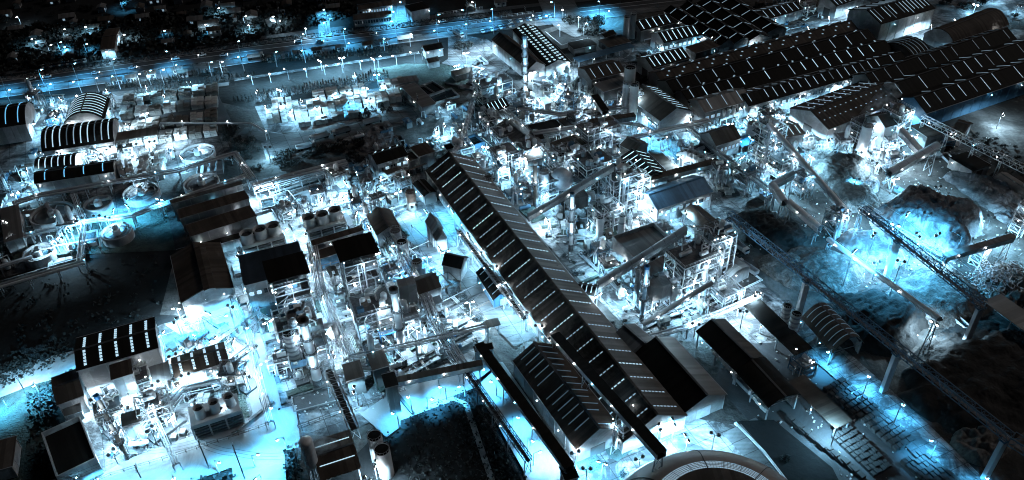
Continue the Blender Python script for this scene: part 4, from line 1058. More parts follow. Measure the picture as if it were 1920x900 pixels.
for i, (a, b_, c_, lb) in enumerate([((1737, 211), (2010, 120), (1955, 96), 'nearest bay of the black hall at the right edge with blue end wall'),
        ((1683, 187), (1953, 97), (1905, 74), 'middle bay of the black hall at the right edge'), ((1640, 164), (1905, 75), (1862, 55), 'rear bay of the black hall at the right edge')]):
    B('g', a, b_, c_, 9, 4, lb, 'roof_black', 'steel_blue' if i == 0 else 'wall_dark', [('x', 13, 'glow_mid' if i < 2 else 'glow_dim', .55, 0)])
B('g', (1547, 244), (1682, 190), (1622, 150), 8, 4, 'wide brown hall with dim slanting skylights in front of the black bays', 'roof_brown', 'wall_white', [('x', 8, 'glow_mid', .6, 2), ('o', 14, 'glow_mid', .6, 0)])
B('g', (1652, 240), (1692, 228), (1676, 203), 12, 3, 'pale pointed elevator house at the right end of the wide brown hall', 'roof_brown', 'wall_white', name='elevator_house', cat='building')
B('f', (1712, 238), (1742, 258), (1765, 247), 7, 0, 'dark flat shed under the start of the trestle conveyor', 'roof_brown', 'wall_grey', name='shed', cat='shed')
B('g', (1446, 262), (1508, 250), (1480, 226), 8, 1.5, 'grey shed with long bright roof stripes beside the lit transfer tower', 'roof_grey', 'wall_grey', ('x', 5, 'glow', .5, 0), name='shed', cat='shed')
B('f', (1785, 297), (1826, 321), (1853, 307), 5, 0, 'flat black roofed shed above the pale heap slope', 'roof_black', 'wall_white', name='shed', cat='shed')
B('b', (1868, 336), (1960, 395), (1976, 380), 4, 1.2, 'long grey open shed at the right edge below the tree belt', 'roof_grey', opn=True, name='shed', cat='shed')
B('b', (1775, 248), (1795, 254), (1830, 235), 5, 3, 'small brown barrel hut beyond the trestle conveyor', 'roof_brown', 'wall_white', name='hut', cat='hut')
B('f', (1850, 566), (1950, 640), (1976, 624), 7, 0, 'grey canopy over a bright loading bay at the right edge', 'roof_grey', 'wall_white', opn='w', name='canopy', cat='canopy')
# upper middle
B('g', (921, 72), (988, 126), (1023, 122), 8, 3, 'long brown shed with pale side wall left of the tall slim chimney', 'roof_brown', 'wall_white')
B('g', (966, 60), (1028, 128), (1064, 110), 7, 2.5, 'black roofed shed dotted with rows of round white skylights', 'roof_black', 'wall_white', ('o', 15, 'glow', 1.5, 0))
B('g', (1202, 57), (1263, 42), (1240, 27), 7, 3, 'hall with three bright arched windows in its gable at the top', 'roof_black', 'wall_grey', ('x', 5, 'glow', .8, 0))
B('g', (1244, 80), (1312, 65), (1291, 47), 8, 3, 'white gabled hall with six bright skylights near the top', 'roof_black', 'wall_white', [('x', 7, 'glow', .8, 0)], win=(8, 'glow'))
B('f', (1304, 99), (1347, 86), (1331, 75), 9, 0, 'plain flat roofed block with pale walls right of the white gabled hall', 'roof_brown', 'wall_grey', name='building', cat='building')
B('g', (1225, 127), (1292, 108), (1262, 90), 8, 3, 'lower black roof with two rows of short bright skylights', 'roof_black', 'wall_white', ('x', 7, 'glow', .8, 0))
B('g', (1108, 149), (1170, 134), (1147, 112), 8, 2.5, 'brown roofed hall with three faint strips left of the conical tank', 'roof_brown', 'wall_grey', ('x', 4, 'glow_mid', .5, 1))
B('f', (1130, 172), (1182, 157), (1168, 143), 6, 0, 'grey lean-to roof tucked behind the twin tall tanks', 'roof_grey', 'wall_grey', name='shed', cat='shed')
for i, (a, b_, c_, lb) in enumerate([((1245, 20), (1349, 84), (1377, 78), 'first'), ((1276, 13), (1377, 80), (1407, 73), 'second'), ((1308, 6), (1406, 75), (1440, 67), 'third'), ((1345, 2), (1440, 62), (1472, 52), 'fourth')]):
    B('g', a, b_, c_, 7, 2.5, lb + ' from the left of four black bays with short bright strips at the top', 'roof_black', 'wall_grey', ('x', 5, 'glow_mid', .6, 0))
B('g', (1420, 40), (1500, 18), (1480, 2), 6, 2.5, 'striped black roof right of the four black bays at the top', 'roof_black', 'wall_white', ('x', 7, 'glow_mid', .6, 0))
B('f', (1082, 116), (1185, 88), (1182, 80), 3.5, 0, 'long low canopy with a cyan lit fence before the dark plot', 'steel_blue', opn=True, name='canopy', cat='canopy')
B('f', (1075, 92), (1115, 84), (1108, 72), 4, 0, 'dark low roof behind the cyan lit canopy', 'roof_black', 'wall_grey', name='shed', cat='shed')
B('f', (1140, 88), (1180, 78), (1165, 65), 4, 0, 'brown low roof right of the dark low roof', 'roof_brown', 'wall_grey', name='shed', cat='shed')
B('g', (1133, 70), (1152, 63), (1145, 56), 4, 1, 'little dark kiosk with bright walls under the tall trees', 'roof_black', 'wall_white', name='kiosk', cat='kiosk')
B('g', (798, 95), (830, 89), (822, 80), 5, 1.5, 'dark roofed gatehouse at the head of the lit gate road', 'roof_black', 'wall_white', name='gatehouse', cat='building')
B('g', (804, 117), (822, 113), (818, 106), 4, 1, 'tiny lit hut below the gatehouse', 'roof_brown', 'wall_white', name='hut', cat='hut')
B('g', (857, 140), (886, 133), (872, 126), 4, 1, 'brown roofed hut beside the gate road', 'roof_brown', 'wall_white', name='hut', cat='hut')
B('f', (735, 158), (783, 150), (780, 141), 4, 0, 'pale board fence shed beyond the pallet yard', 'roof_grey', 'wall_white', name='shed', cat='shed')
B('f', (757, 165), (795, 203), (812, 190), 5, 0, 'pale flat roof strip beside the dark sunken basins', 'roof_grey', 'wall_grey', name='shed', cat='shed')
basin((793, 182), (830, 168), (815, 150), 2.5, 'dark sunken basin right of the pallet yard', 'water', n=1)
basin((800, 196), (862, 178), (845, 165), 2, 'second dark sunken basin in front of the first one', 'water')
# core
B('g', (918, 212), (952, 199), (936, 186), 7, 3, 'white house with five bright roof strips near the tall slim chimney', 'roof_black', 'wall_white', ('x', 5, 'glow', .6, 1), name='building', cat='building')
B('g', (935, 240), (985, 282), (1012, 262), 7, 2, 'grey gable roof in the core left of the brown box hall', 'roof_grey', 'wall_white')
B('b', (972, 272), (1016, 260), (1006, 243), 6, 1.4, 'small brown arched roof with a glaring white wall', 'roof_brown', 'wall_white')
B('f', (1062, 237), (1130, 216), (1116, 204), 6, 0, 'long brown flat roof shed under the transformer yard', 'roof_brown', 'wall_white', win=(8, 'glow'))
B('f', (1005, 248), (1052, 237), (1040, 224), 5, 0, 'dark low roof left of the long brown flat shed', 'roof_black', 'wall_grey', name='shed', cat='shed')
B('g', (1125, 318), (1152, 336), (1160, 322), 8, 2, 'dark angled roof above the slanting conveyor head', 'roof_black', 'wall_grey')
B('f', (1052, 285), (1095, 270), (1080, 252), 7, 0, 'brown plate roof amid dark pipework in the core', 'roof_brown', 'wall_grey', name='shed', cat='shed')
B('f', (990, 300), (1026, 292), (1018, 282), 6, 0, 'rust coloured roof left of the tall grey tank', 'rust', 'wall_grey', name='shed', cat='shed')
B('g', (705, 308), (760, 291), (748, 270), 9, 2, 'dark roof with five lamp dots left of the gallery\'s upper end', 'roof_black', 'wall_white', ('o', 4, 'glow', .7, 2), win=(5, 'glow'))
B('f', (725, 327), (750, 317), (743, 306), 5, 0, 'small square brown roof in front of the dotted dark roof', 'roof_brown', 'wall_white', name='shed', cat='shed')
B('f', (785, 293), (812, 284), (799, 267), 8, 0, 'square brown roof right of the dotted dark roof', 'roof_brown', 'wall_white', name='building', cat='building')
B('f', (767, 302), (783, 296), (776, 284), 6, 0, 'low brown link roof between the dotted roof and the square roof', 'roof_brown', 'wall_white', name='building', cat='building')
B('g', (835, 280), (862, 272), (856, 264), 4, 1, 'dark little pump house right of the square brown roof', 'roof_black', 'wall_white', name='hut', cat='hut')
B('f', (755, 334), (769, 330), (764, 322), 3, 0, 'tiny dark kiosk on the bright forecourt', 'roof_black', 'wall_white', name='kiosk', cat='kiosk')
B('b', (780, 350), (800, 372), (812, 355), 5, 1, 'curved dark roof against the gallery\'s upper left side', 'roof_black', 'wall_grey')
B('g', (688, 402), (707, 437), (750, 428), 7, 2.2, 'brown ridge roof left of the white tower house', 'roof_brown', 'wall_white')
B('g', (800, 414), (811, 432), (828, 424), 9, 2.5, 'narrow white tower house with a pale stepped roof', 'roof_grey', 'wall_white', name='tower_house', cat='building')
B('g', (812, 436), (820, 449), (835, 442), 7, 2, 'lower annex at the foot of the white tower house', 'roof_grey', 'wall_white', name='annex', cat='building')
B('g', (787, 549), (825, 536), (807, 511), 7, 2.5, 'grey brown gable house beside the pipe bridge', 'roof_brown', 'wall_white', name='building', cat='building')
B('f', (795, 575), (830, 565), (818, 552), 3, 0, 'dark blue canopy in front of the grey brown gable house', 'steel_dark', opn=True, name='canopy', cat='canopy')
B('g', (829, 494), (861, 501), (877, 482), 7, 2.5, 'dark pyramid like roof beside the cyan lit road', 'roof_black', 'wall_white')
B('g', (897, 514), (928, 563), (958, 545), 5, 2.5, 'dark shed with four pale arcs left of the gallery', 'roof_black', 'steel_blue', ('x', 4, 'glow_dim', .5, 0))
B('f', (909, 603), (930, 598), (937, 607), 5, 0, 'small brown square roof above the round garden', 'roof_brown', opn=True, name='canopy', cat='canopy')
B('f', (895, 658), (925, 652), (918, 645), 8, 0, 'dark topped transfer house at the head of the long belt gallery', 'roof_black', 'wall_white', name='transfer_house', cat='building')
# left of centre
B('f', (462, 533), (575, 505), (555, 455), 12, 0, 'large blue black flat roof behind the left boiler tower', 'roof_slate', 'wall_white', win=(8, 'glow'), name='boiler_house', cat='building')
B('g', (322, 480), (341, 566), (435, 537), 8, 3, 'big brown gable hall with a raised ridge monitor above the dark field', 'roof_brown', 'wall_white')
B('s', (325, 388), (455, 352), (449, 341), 7, 2, 'upper of three brown sawtooth roofs with pale strips', 'roof_brown', 'wall_white')
B('s', (341, 416), (467, 379), (457, 358), 7, 2, 'middle of three brown sawtooth roofs with pale strips', 'roof_brown', 'wall_white')
B('s', (360, 450), (480, 412), (468, 386), 7, 2, 'lowest of three brown sawtooth roofs with pale strips', 'roof_brown', 'wall_white')
B('f', (330, 478), (470, 440), (476, 430), 5, 0, 'low dark roof strip between the sawtooth roofs and the brown gable hall', 'roof_black', 'wall_grey', name='shed', cat='shed')
B('f', (588, 459), (679, 431), (676, 424), 7, 0, 'long thin brown roof in front of the three fan tower', 'roof_brown', 'wall_grey', name='shed', cat='shed')
B('f', (592, 486), (683, 458), (676, 446), 6, 0, 'blue edged low roof in front of the thin brown roof', 'roof_brown', 'steel_blue', name='shed', cat='shed')
B('f', (652, 712), (681, 704), (672, 677), 8, 0, 'dark brown flat block on the left of the conveyor junction', 'roof_brown', 'wall_dark', name='building', cat='building')
B('f', (701, 692), (728, 684), (716, 657), 10, 0, 'dark brown flat block in the middle of the conveyor junction', 'roof_brown', 'wall_dark', name='building', cat='building')
B('f', (726, 725), (745, 720), (736, 699), 13, 0, 'white sided square tower with a dark lid above the dark orchard', 'roof_black', 'wall_white', name='tower_block', cat='building')
B('g', (606, 897), (676, 874), (650, 808), 8, 2, 'brown roof with three lengthwise bright strips at the bottom', 'roof_brown', 'steel_blue', ('l', 3, 'glow', .5, 0), opn=True)
B('f', (1064, 898), (1084, 892), (1070, 871), 8, 0, 'small dark lidded transfer tower at the lower end of the long belt gallery', 'roof_black', 'wall_grey', name='transfer_house', cat='building')
# lower left power station
B('g', (150, 692), (298, 650), (283, 597), 13, 1.5, 'black turbine hall with five segmented bright skylight bars', 'roof_black', 'wall_white', ('d', 5, 'glow', .9, 0), name='turbine_hall', cat='turbine hall')
B('g', (332, 706), (428, 675), (415, 643), 7, 1.5, 'second turbine hall with four bright bars right of the first', 'roof_brown', 'wall_white', ('d', 4, 'glow', .9, 0), name='turbine_hall', cat='turbine hall')
B('g', (106, 758), (151, 741), (145, 692), 8, 1.5, 'plain brown hall left of the black turbine hall', 'roof_brown', 'wall_white')
B('f', (100, 905), (173, 870), (161, 783), 6, 0, 'dark flat roof compound with pale parapets at the lower left', 'roof_black', 'wall_white', parapet=1.6, name='building', cat='building')
B('f', (-50, 892), (12, 875), (35, 818), 6, 0, 'brown flat roof cut by the lower left corner', 'roof_brown', 'wall_white', name='building', cat='building')
B('f', (211, 710), (246, 699), (242, 675), 15, 0, 'small dark cube tower in front of the turbine halls', 'roof_brown', 'wall_white', name='tower_block', cat='building')
B('f', (275, 722), (318, 709), (312, 680), 6, 0, 'white flat annex between the two turbine halls', 'roof_grey', 'wall_white', name='annex', cat='building')
B('f', (232, 797), (262, 788), (258, 770), 8, 0, 'squat brown lidded boiler box beside the leaning looking chimney', 'roof_brown', 'wall_white', name='boiler_box', cat='building')
B('f', (278, 770), (312, 760), (308, 748), 5, 0, 'pale flat kiosk right of the boiler box', 'roof_grey', 'wall_white', name='building', cat='building')
B('g', (125, 776), (152, 768), (148, 757), 4, 1, 'small arched white shelter under the plain brown hall', 'roof_grey', 'wall_white', name='shelter', cat='shed')
# far left
B('b', (135, 192), (122, 229), (193, 226), 6, 5, 'barrel roof with eight white hoops beside the highway', 'roof_black', 'wall_white', ('a', 8, 'glow', .7, 0))
B('b', (85, 283), (216, 264), (217, 226), 7, 5, 'large barrel roof with ten white hoops', 'roof_black', 'wall_white', ('a', 10, 'glow', .7, 0))
B('f', (84, 290), (217, 271), (216, 265), 5, 0, 'pale lean-to canopy along the ten hoop barrel roof', 'roof_grey', 'wall_white', name='canopy', cat='canopy', opn=True, occ=False)
B('b', (-90, 252), (50, 232), (58, 196), 9, 5, 'barrel hall with a white round end cut by the left edge', 'roof_black', 'wall_white', ('a', 6, 'glow_cyan', .6, 0))
B('b', (70, 320), (142, 311), (146, 290), 5, 3, 'short barrel roof with six bright hoops', 'roof_black', 'wall_white', ('a', 6, 'glow', .6, 0))
B('b', (70, 343), (215, 321), (213, 303), 6, 2.5, 'long low barrel roof with four widely spaced hoops', 'roof_black', 'wall_white', ('a', 4, 'glow_cyan', .6, 0))
B('f', (217, 263), (294, 251), (293, 238), 5, 0, 'brown flat shelter right of the ten hoop barrel roof', 'roof_brown', opn=True, name='shelter', cat='shed')
B('f', (14, 452), (45, 443), (28, 385), 8, 0, 'glaring white block at the left edge beside the settling tanks', 'roof_grey', 'wall_white', name='building', cat='building')
B('f', (-40, 460), (6, 452), (-4, 398), 6, 0, 'white roofed annex cut by the left edge', 'roof_grey', 'wall_white', name='building', cat='building')
B('g', (188, 93), (212, 90), (224, 52), 6, 1.5, 'long brown shed across the highway seen end on', 'roof_brown', 'wall_white', name='shed', cat='shed')
B('g', (664, 37), (733, 30), (731, 20), 5, 1.5, 'front white school like building beyond the highway', 'roof_brown', 'wall_white', win=(14, 'glass_dark'), name='building', cat='building')
B('g', (672, 18), (734, 8), (731, 0), 6, 1.5, 'rear white school like building beyond the highway', 'roof_brown', 'wall_white', win=(12, 'glow_mid'), name='building', cat='building')
bb = B('f', (769, 22), (801, 15), (794, 3), 7.5, 0, 'cream two storey block with paired windows beside the side road', 'roof_black', 'wall_white', name='office_block', cat='building')
house((405, 72), 22, 'white two storey villa with lit terrace beyond the highway', rz=.25, wl='wall_white', fl=2)
house((393, 52), 34, 'pale roofed pavilion behind the white villa', rz=.25, rf='roof_grey')
# ridge monitor of the gable hall
c_ = G((383, 500), 12)
mo = empty('roof_monitor', (c_.x, c_.y, 10.5), rzp((372, 475), (386, 535)), 'roof monitor', 'raised ridge monitor with bright edges on the big brown gable hall')
MB().box((0, 0, .6), (26, 3.6, 1.2)).obj('wall', 'wall_white', mo); MB().sheet([(-2, 1.3), (0, 1.7), (2, 1.3)], -13.3, 13.3, .15).obj('roof', 'roof_brown', mo)
# ================================================================ THE DOME
def dome():
    z1 = 17; ctr = None
    for R1 in [x * .5 for x in range(20, 100)]:
        top = G((1326, 864), z1); c = Vector((top.x + .3, top.y - R1, 0))
        lef = PX((c.x - R1 * .8, c.y + R1 * .6, z1))
        # ring passes the left point (1241,900)
        best = min((abs(PX((c.x - R1 * math.cos(a), c.y + R1 * math.sin(a), z1))[1] - 900), PX((c.x - R1 * math.cos(a), c.y + R1 * math.sin(a), z1))[0]) for a in [i * .01 for i in range(157)])
        if best[1] < 1241: ctr = (c, R1); break
    c, R1 = ctr
    root = empty('storage_dome', (c.x, c.y, 0), 0, 'storage dome', 'huge round storage dome with a glazed ring cut by the bottom edge'); occupy(c, Vector((1, 0, 0)), 3.4 * R1, 3.4 * R1)
    Ro = R1 * 1.62; n = 72
    MB().lathe([(Ro, 0), (Ro, 5)], n).obj('wall', 'wall_grey', root)
    pr = [(Ro - (Ro - R1) * t, 5 + (z1 - 5) * math.sin(t * math.pi / 2) ** .9) for t in [i / 8 for i in range(9)]]
    MB().lathe([(Ro + .5, 4.8)] + pr, n).obj('roof', 'dome_metal', root, smooth=True)
    R2 = R1 * .84
    MB().lathe([(R1, z1 - .2), (R1 - .1, z1 + .1), (R2, z1 + 1.2)], n).obj('glazed_ring', 'glow_mid', root)
    MB().lathe([(R2 - .1, z1 + 1.3), (R2 * .6, z1 + 2.6), (.01, z1 + 3.4)], n).obj('cap', 'roof_brown', root, smooth=True)
    for i in range(24):   # rib bars over roof and ring
        a = i * math.pi / 12 + .06; ca, sa = math.cos(a), math.sin(a); b = MB()
        pts = [(Ro * .995, 5.2)] + [(r + .0, z + .12) for r, z in pr[1:]] if i % 3 == 0 else []
        for (r0, z0), (r1, zz) in zip(pts, pts[1:]): b.bar((r0 * ca, r0 * sa, z0), (r1 * ca, r1 * sa, zz), .12)
        b.bar((R1 * ca, R1 * sa, z1 + .2), (R2 * ca, R2 * sa, z1 + 1.35), .16 if i % 3 == 0 else .08)
        b.obj('rib', 'steel_dark', root)
    b = MB()
    for k in range(144):
        a = k * math.pi / 72; ca, sa = math.cos(a), math.sin(a); b.bar((R1 * ca, R1 * sa, z1 + .12), (R2 * ca, R2 * sa, z1 + 1.26), .035, 3)
    b.obj('glazing_bar', 'steel_dark', root)
    for q in range(1, 5):
        t = q / 5; r = R1 + (R2 - R1) * t; z = z1 + .15 + 1.1 * t; MB().lathe([(r + .06, z), (r, z + .12), (r - .06, z)], n).obj('ring_bar', 'steel_dark', root)
    return c, R1, Ro
DC, DR, DO = dome()
# ================================================================ TANKS
T = tank
T((1182, 126), 21, 13, 'open topped round tank on a cone base behind the twin tall tanks', bands=0, m='white_metal')
T((1190, 159), 17, 19, 'right one of the twin tall pale tanks', m='white_metal')
T((1174, 157), 12, 19, 'left one of the twin tall pale tanks', m='white_metal')
T((1020, 322), 19, 14, 'wide grey tank beside the brick coloured stack in the core', kind='cone', rm='roof_grey', m='steel')
T((1041, 318), 13, 10, 'smaller grey tank right of the wide grey tank', kind='cone', rm='roof_grey', m='steel')
T((1053, 290), 16, 10, 'white tank with a dark open top in the core', m='white_metal')
T((1628, 235), 20, 16, 'cyan lit silo at the edge of the stock yard', kind='cone', rm='roof_grey', m='white_metal')
T((1412, 231), 19, 10, 'pale fluted tank beside the two storey works building', m='white_metal', kind='flat', rm='roof_grey')
T((1477, 573), 17, 11, 'left of two ribbed silos under the first girder leg', bands=6, m='white_metal', kind='flat')
T((1494, 588), 19, 12, 'right of two ribbed silos under the first girder leg', bands=6, m='white_metal', kind='flat')
T((702, 817), 28, 10, 'rear dark lidded tank of the pair beside the orchard', m='white_metal', bands=0)
T((716, 843), 30, 11, 'front dark lidded tank of the pair beside the orchard', m='white_metal')
T((573, 828), 26, 10, 'white domed silo on tall legs at the bottom', kind='dome', rm='white_metal', z0=8, m='white_metal', name='silo', cat='silo')
T((741, 432), 21, 8, 'round blue topped tank under the brown ridge roof', m='white_metal', rm='roof_grey')
T((753, 453), 21, 9, 'dark topped white tank beside the pipe bridge', m='white_metal')
T((781, 490), 21, 8, 'brown topped tank near the pipe bridge bend', m='steel', rm='roof_brown')
T((791, 500), 14, 5, 'dark round pit tank beside the brown topped tank', m='steel', rm='steel_dark')
T((731, 532), 13, 8, 'red and white banded tank behind the right chimney', bands=3, m='white_metal', kind='cone', rm='white_metal')
T((761, 582), 15, 8, 'squat banded tank right of the right chimney', bands=3, m='white_metal')
T((541, 624), 24, 12, 'striped stubby stack left of the left chimney', bands=6, m='white_metal')
T((520, 602), 20, 9, 'round white tank above the striped stubby stack', kind='dome', rm='white_metal', m='white_metal')
T((769, 359), 19, 9, 'dark rust round tank with a bright edge beside the forecourt', m='rust', rm='rust')
T((915, 333), 18, 8, 'brown tank against the upper right side of the gallery', m='rust', rm='roof_brown')
T((931, 347), 18, 5, 'second brown tank stuck beside the gallery', m='rust', rm='roof_brown')
T((1125, 408), 13, 10, 'white tank with a blue top amid the bright frames', m='white_metal')
T((1167, 405), 13, 11, 'white banded tank right of the blue topped tank', m='white_metal', bands=2)
T((1197, 508), 10, 14, 'left of two slim silver silos by the blue capped chimney', kind='cone', rm='silver', m='silver')
T((1208, 520), 10, 14, 'right of two slim silver silos by the blue capped chimney', kind='cone', rm='silver', m='silver')
T((1324, 500), 10, 14, 'white riser silo beside the arched white shed', kind='cone', rm='white_metal', m='white_metal')
T((1270, 545), 18, 8, 'glowing white tank at the centre of the kiln yard', kind='dome', rm='white_metal', m='white_metal')
T((912, 165), 14, 8, 'white tank at the left of the tall slim chimney', m='white_metal')
T((1176, 32), 11, 14, 'left of two pale silos at the top near the arched windows', kind='flat', m='wall_white')
T((1188, 27), 11, 14, 'right of two pale silos at the top near the arched windows', kind='flat', m='wall_white')
for p, w_, lb in [((300, 283), 12, 'left'), ((1305, 281), 13, 'second')]: pass
def fanbox(A, B, C, h, fans, wpx, label, louv=True):
    c, u, v, L, W, rz = rect(A, B, C, h); root = empty('cooling_tower', (c.x, c.y, 0), rz, 'cooling tower', label); occupy(c, u, L, W)
    MB().box((0, 0, h - .2), (L, W, .4)).obj('deck', 'white_metal', root)
    MB().box((0, 0, h / 2 - .2), (L - .6, W - .6, h - .45)).obj('louvre_wall', 'wall_dark', root)
    n = max(3, round(L / 6))
    for i in range(n + 1): MB().box((-L / 2 + L * i / n, -W / 2 + .05, h / 2 - .2), (.5, .3, h - .42)).obj('pillar', 'white_metal', root)
    for s in (-1, 1): MB().box((0, s * (W / 2), h - .9), (L + .1, .24, 1.2)).obj('edge_beam', 'white_metal', root)
    if louv:
        for q in range(4): MB().box((0, -W / 2 + .1, h * (.15 + .17 * q)), (L - .4, .4, .12)).obj('louvre', 'steel', root)
    for p in fans:
        g = G(p, h + 4); g = Vector((g.x - c.x, g.y - c.y, 0)); x, y = g.dot(u), g.dot(v); r = wpx / 2 * mpp(p, h + 4)
        f = MB().lathe([(r * 1.06, h), (r * .93, h + 2), (r, h + 4), (r - .15, h + 4), (r * .85, h + 2.5)], 28, (x, y)).obj('fan_stack', 'white_metal', root)
        MB().lathe([(r * .9, h + 2.6), (.01, h + 2.6)], 28, (x, y)).obj('fan_deck', 'steel_dark', f)
        b = MB()
        for i in range(6): a = i * math.pi / 3; b.box((x + math.cos(a) * r * .45, y + math.sin(a) * r * .45, h + 2.9), (r * .75, r * .22, .1), a)
        b.frus((x, y, h + 2.6), (x, y, h + 3.3), r * .16, r * .1, 10); b.obj('fan', 'steel_dark', f)
fanbox((577, 432), (648, 412), (640, 398), 7, [(578, 406), (603, 402 - 2), (627, 392)], 24, 'right cooling tower with three big round fans')
fanbox((455, 462), (533, 440), (525, 425), 7, [(461, 436), (486, 428), (511, 421)], 25, 'left cooling tower with three big round fans')
fanbox((362, 798), (455, 768), (440, 738), 7, [(371, 764), (399, 753), (427, 742)], 20, 'cooling tower with three dark fans and open louvre bays at the lower left')
fanbox((1280, 300), (1325, 290), (1315, 277), 5, [(1295, 283), (1306, 287), (1315, 293)], 14, 'white cooling unit with three fans above the blue warehouse')
fanbox((1350, 222), (1384, 212), (1378, 204), 4, [(1358, 207), (1367, 204), (1377, 201)], 7, 'small cooling unit along the front of the grey hall', False)
fanbox((995, 172), (1022, 196), (1036, 190), 4, [(1003, 158), (1009, 163), (1016, 168)], 9, 'row of three fans at the foot of the tall slim chimney', False)
# settling tanks
clarifier((97, 399), 78, 4, 'largest settling tank with a lattice bridge near the left edge', bridge=-.9, half=False)
clarifier((183, 380), 51, 4.5, 'smaller raised settling tank with cyan lit wall', bridge=.5)
clarifier((264, 359), 67, 3, 'settling tank with a lamp glowing over its grey cone floor', bridge=1.5, glow=1300, water='concrete')
clarifier((218, 433), 57, 4, 'settling tank standing alone in the dark with a glowing centre', bridge=1.5, glow=1000, water='concrete')
clarifier((370, 285), 64, 2.5, 'brightly lit settling tank beside the big dark trees', bridge=.2, glow=1500, water='concrete')
clarifier((377, 341), 66, 3, 'dark settling tank framed by the pipe rack corner', bridge=.8, glow=260)
clarifier((72, 472), 57, 4, 'blue water settling tank by the lower pipe rack', bridge=.3, water='pond_pale')
basin((150, 460), (183, 452), (180, 430), 2, 'black rectangular basin between the settling tanks', 'water')
basin((372, 325), (420, 318), (415, 298), 2, 'pale channel basin between the two right settling tanks', 'pond_pale', n=3)
basin((480, 425), (520, 412), (510, 390), 2, 'white lined basin behind the left cooling tower', 'pond_pale')
basin((493, 390), (517, 385), (510, 370), 2.5, 'small dark basin above the white lined basin', 'water')
basin((515, 366), (600, 341), (597, 335), 1.5, 'long narrow channel along the pale pond', 'water')
basin((880, 275), (905, 266), (893, 250), 3, 'blue rimmed tank pit above the gallery\'s upper end', 'water', 'steel_blue', name='pit')
basin((1002, 350), (1015, 346), (1010, 338), 2, 'small bund beside the brick coloured stack', 'water')
basin((555, 770), (640, 748), (626, 722), .8, 'shallow dark bunded plot crossed by the trestle belt', 'asphalt')
basin((1385, 430), (1372, 402), (1455, 395), 1.2, 'cyan walled dark material pit', 'coal', 'wall_white')
# ================================================================ CHIMNEYS
chimney((240, 862), (180, 742), 9, 'dark tall chimney with a blue cap in the lower left power station', 'rust', 'blue_paint', 4)
chimney((598, 722), (565, 600), 19, 'fat pale stack of the left boiler unit', 'silver', 'steel_dark', 3)
chimney((755, 658), (739, 541), 15, 'stepped pale stack of the right boiler unit', 'silver', 'steel_dark', 2)
chimney((1203, 600), (1213, 498), 9, 'slim chimney with a bright blue cap in the kiln yard', 'stack_blue', 'blue_paint', 2)
chimney((1070, 470), (1075, 361), 8, 'slim ringed chimney in front of the slanting conveyor', 'silver', 'steel_blue', 3)
chimney((1004, 387), (1004, 305), 8, 'brick coloured stack beside the wide grey tank', 'rust', 'white_metal', 1)
chimney((985, 182), (983, 66), 8, 'tall slim banded chimney standing highest in the upper middle', 'stack_blue', 'steel_blue', 5, .85, lower='white_metal')
chimney((999, 205), (999, 182), 8, 'short dark flue beside the tall slim chimney', 'steel_dark', 'steel_dark', 1)
chimney((1422, 310), (1421, 262), 5, 'thin white vent stack beside the lit transfer tower', 'white_metal', 'steel', 2)
# ================================================================ CONVEYORS
C = conveyor
C((1040, 634), 12, (1240, 858), 22, 2.7, 'long dark enclosed belt gallery running over the hall roofs to the dome', 'flat', 'roof_black', 'wall_white', 20)
C((898, 652), 9, (1068, 884), 9, 2.6, 'long enclosed belt gallery with dark roof left of the brown chevron hall', 'flat', 'roof_black', 'wall_grey', 18)
C((738, 722), 6, (905, 688), 9, 1.9, 'low enclosed belt gallery between the square tower and the transfer house', 'flat', 'roof_brown', 'wall_white', 14)
C((870, 692), 7, (992, 866), 7, 2, 'thin black lattice pipe bridge beside the bright cyan road', 'truss', legm='steel_dark', step=9, hh=1.8)
C((616, 694), 11, (664, 806), 6, 3, 'lattice trestle belt coming down to the steaming plant', 'truss', legm='steel', step=12)
C((1440, 236), 26, (1584, 398), 8, 2.4, 'big silver tube conveyor slanting down from the lit transfer tower', 'tube', 'silver', step=26)
C((1446, 352), 12, (1470, 385), 11, 2.4, 'short pale conveyor above the dark material pit', 'gallery', 'silver', 'wall_white', 14)
C((1478, 384), 11, (1535, 434), 6, 2.4, 'second pale conveyor continuing above the dark material pit', 'gallery', 'silver', 'wall_white', 14)
C((1448, 352), 10, (1485, 332), 12, 2.5, 'small cross conveyor meeting the short pale conveyor', 'gallery', 'silver', 'wall_grey', 14)
C((1552, 452), 8, (1760, 603), 16, 1.9, 'long bright stacker boom ending in a floodlight over the dark heaps', 'tube', 'silver', step=30)
C((1688, 250), 12, (1725, 290), 6, 3.4, 'short silver conveyor below the pointed elevator house', 'gallery', 'silver', 'wall_white', 12)
C((1665, 330), 6, (1756, 278), 12, 3, 'bright silver conveyor climbing right across the stock yard', 'gallery', 'silver', 'wall_white', 16)
C((1612, 393), 10, (1770, 490), 10, 1.8, 'long belt bridge along the ridged cyan heap', 'truss', legm='steel', step=18)
C((1768, 488), 9, (1897, 450), 11, 2, 'belt bridge running right to a lattice tower', 'flat', 'roof_grey', 'steel', 16)
C((1727, 226), 10, (1935, 330), 10, 2.3, 'long lattice trestle conveyor before the tree belt', 'truss', legm='silver', step=12, hh=2.6)
C((990, 412), 5, (1150, 318), 24, 2.2, 'silver gallery conveyor climbing right through the core', 'gallery', 'silver', 'wall_white', 18)
C((1120, 540), 5, (1285, 436), 22, 2.2, 'silver gallery conveyor climbing past the grey workshop', 'gallery', 'silver', 'wall_white', 18)
C((1205, 612), 5, (1335, 534), 14, 1.8, 'silver tube conveyor low over the kiln yard', 'tube', 'silver', step=18)
C((860, 432), 7, (985, 600), 7, 2.2, 'thin pipe bridge hugging the left side of the gallery', 'truss', legm='steel', step=14, hh=1.5)
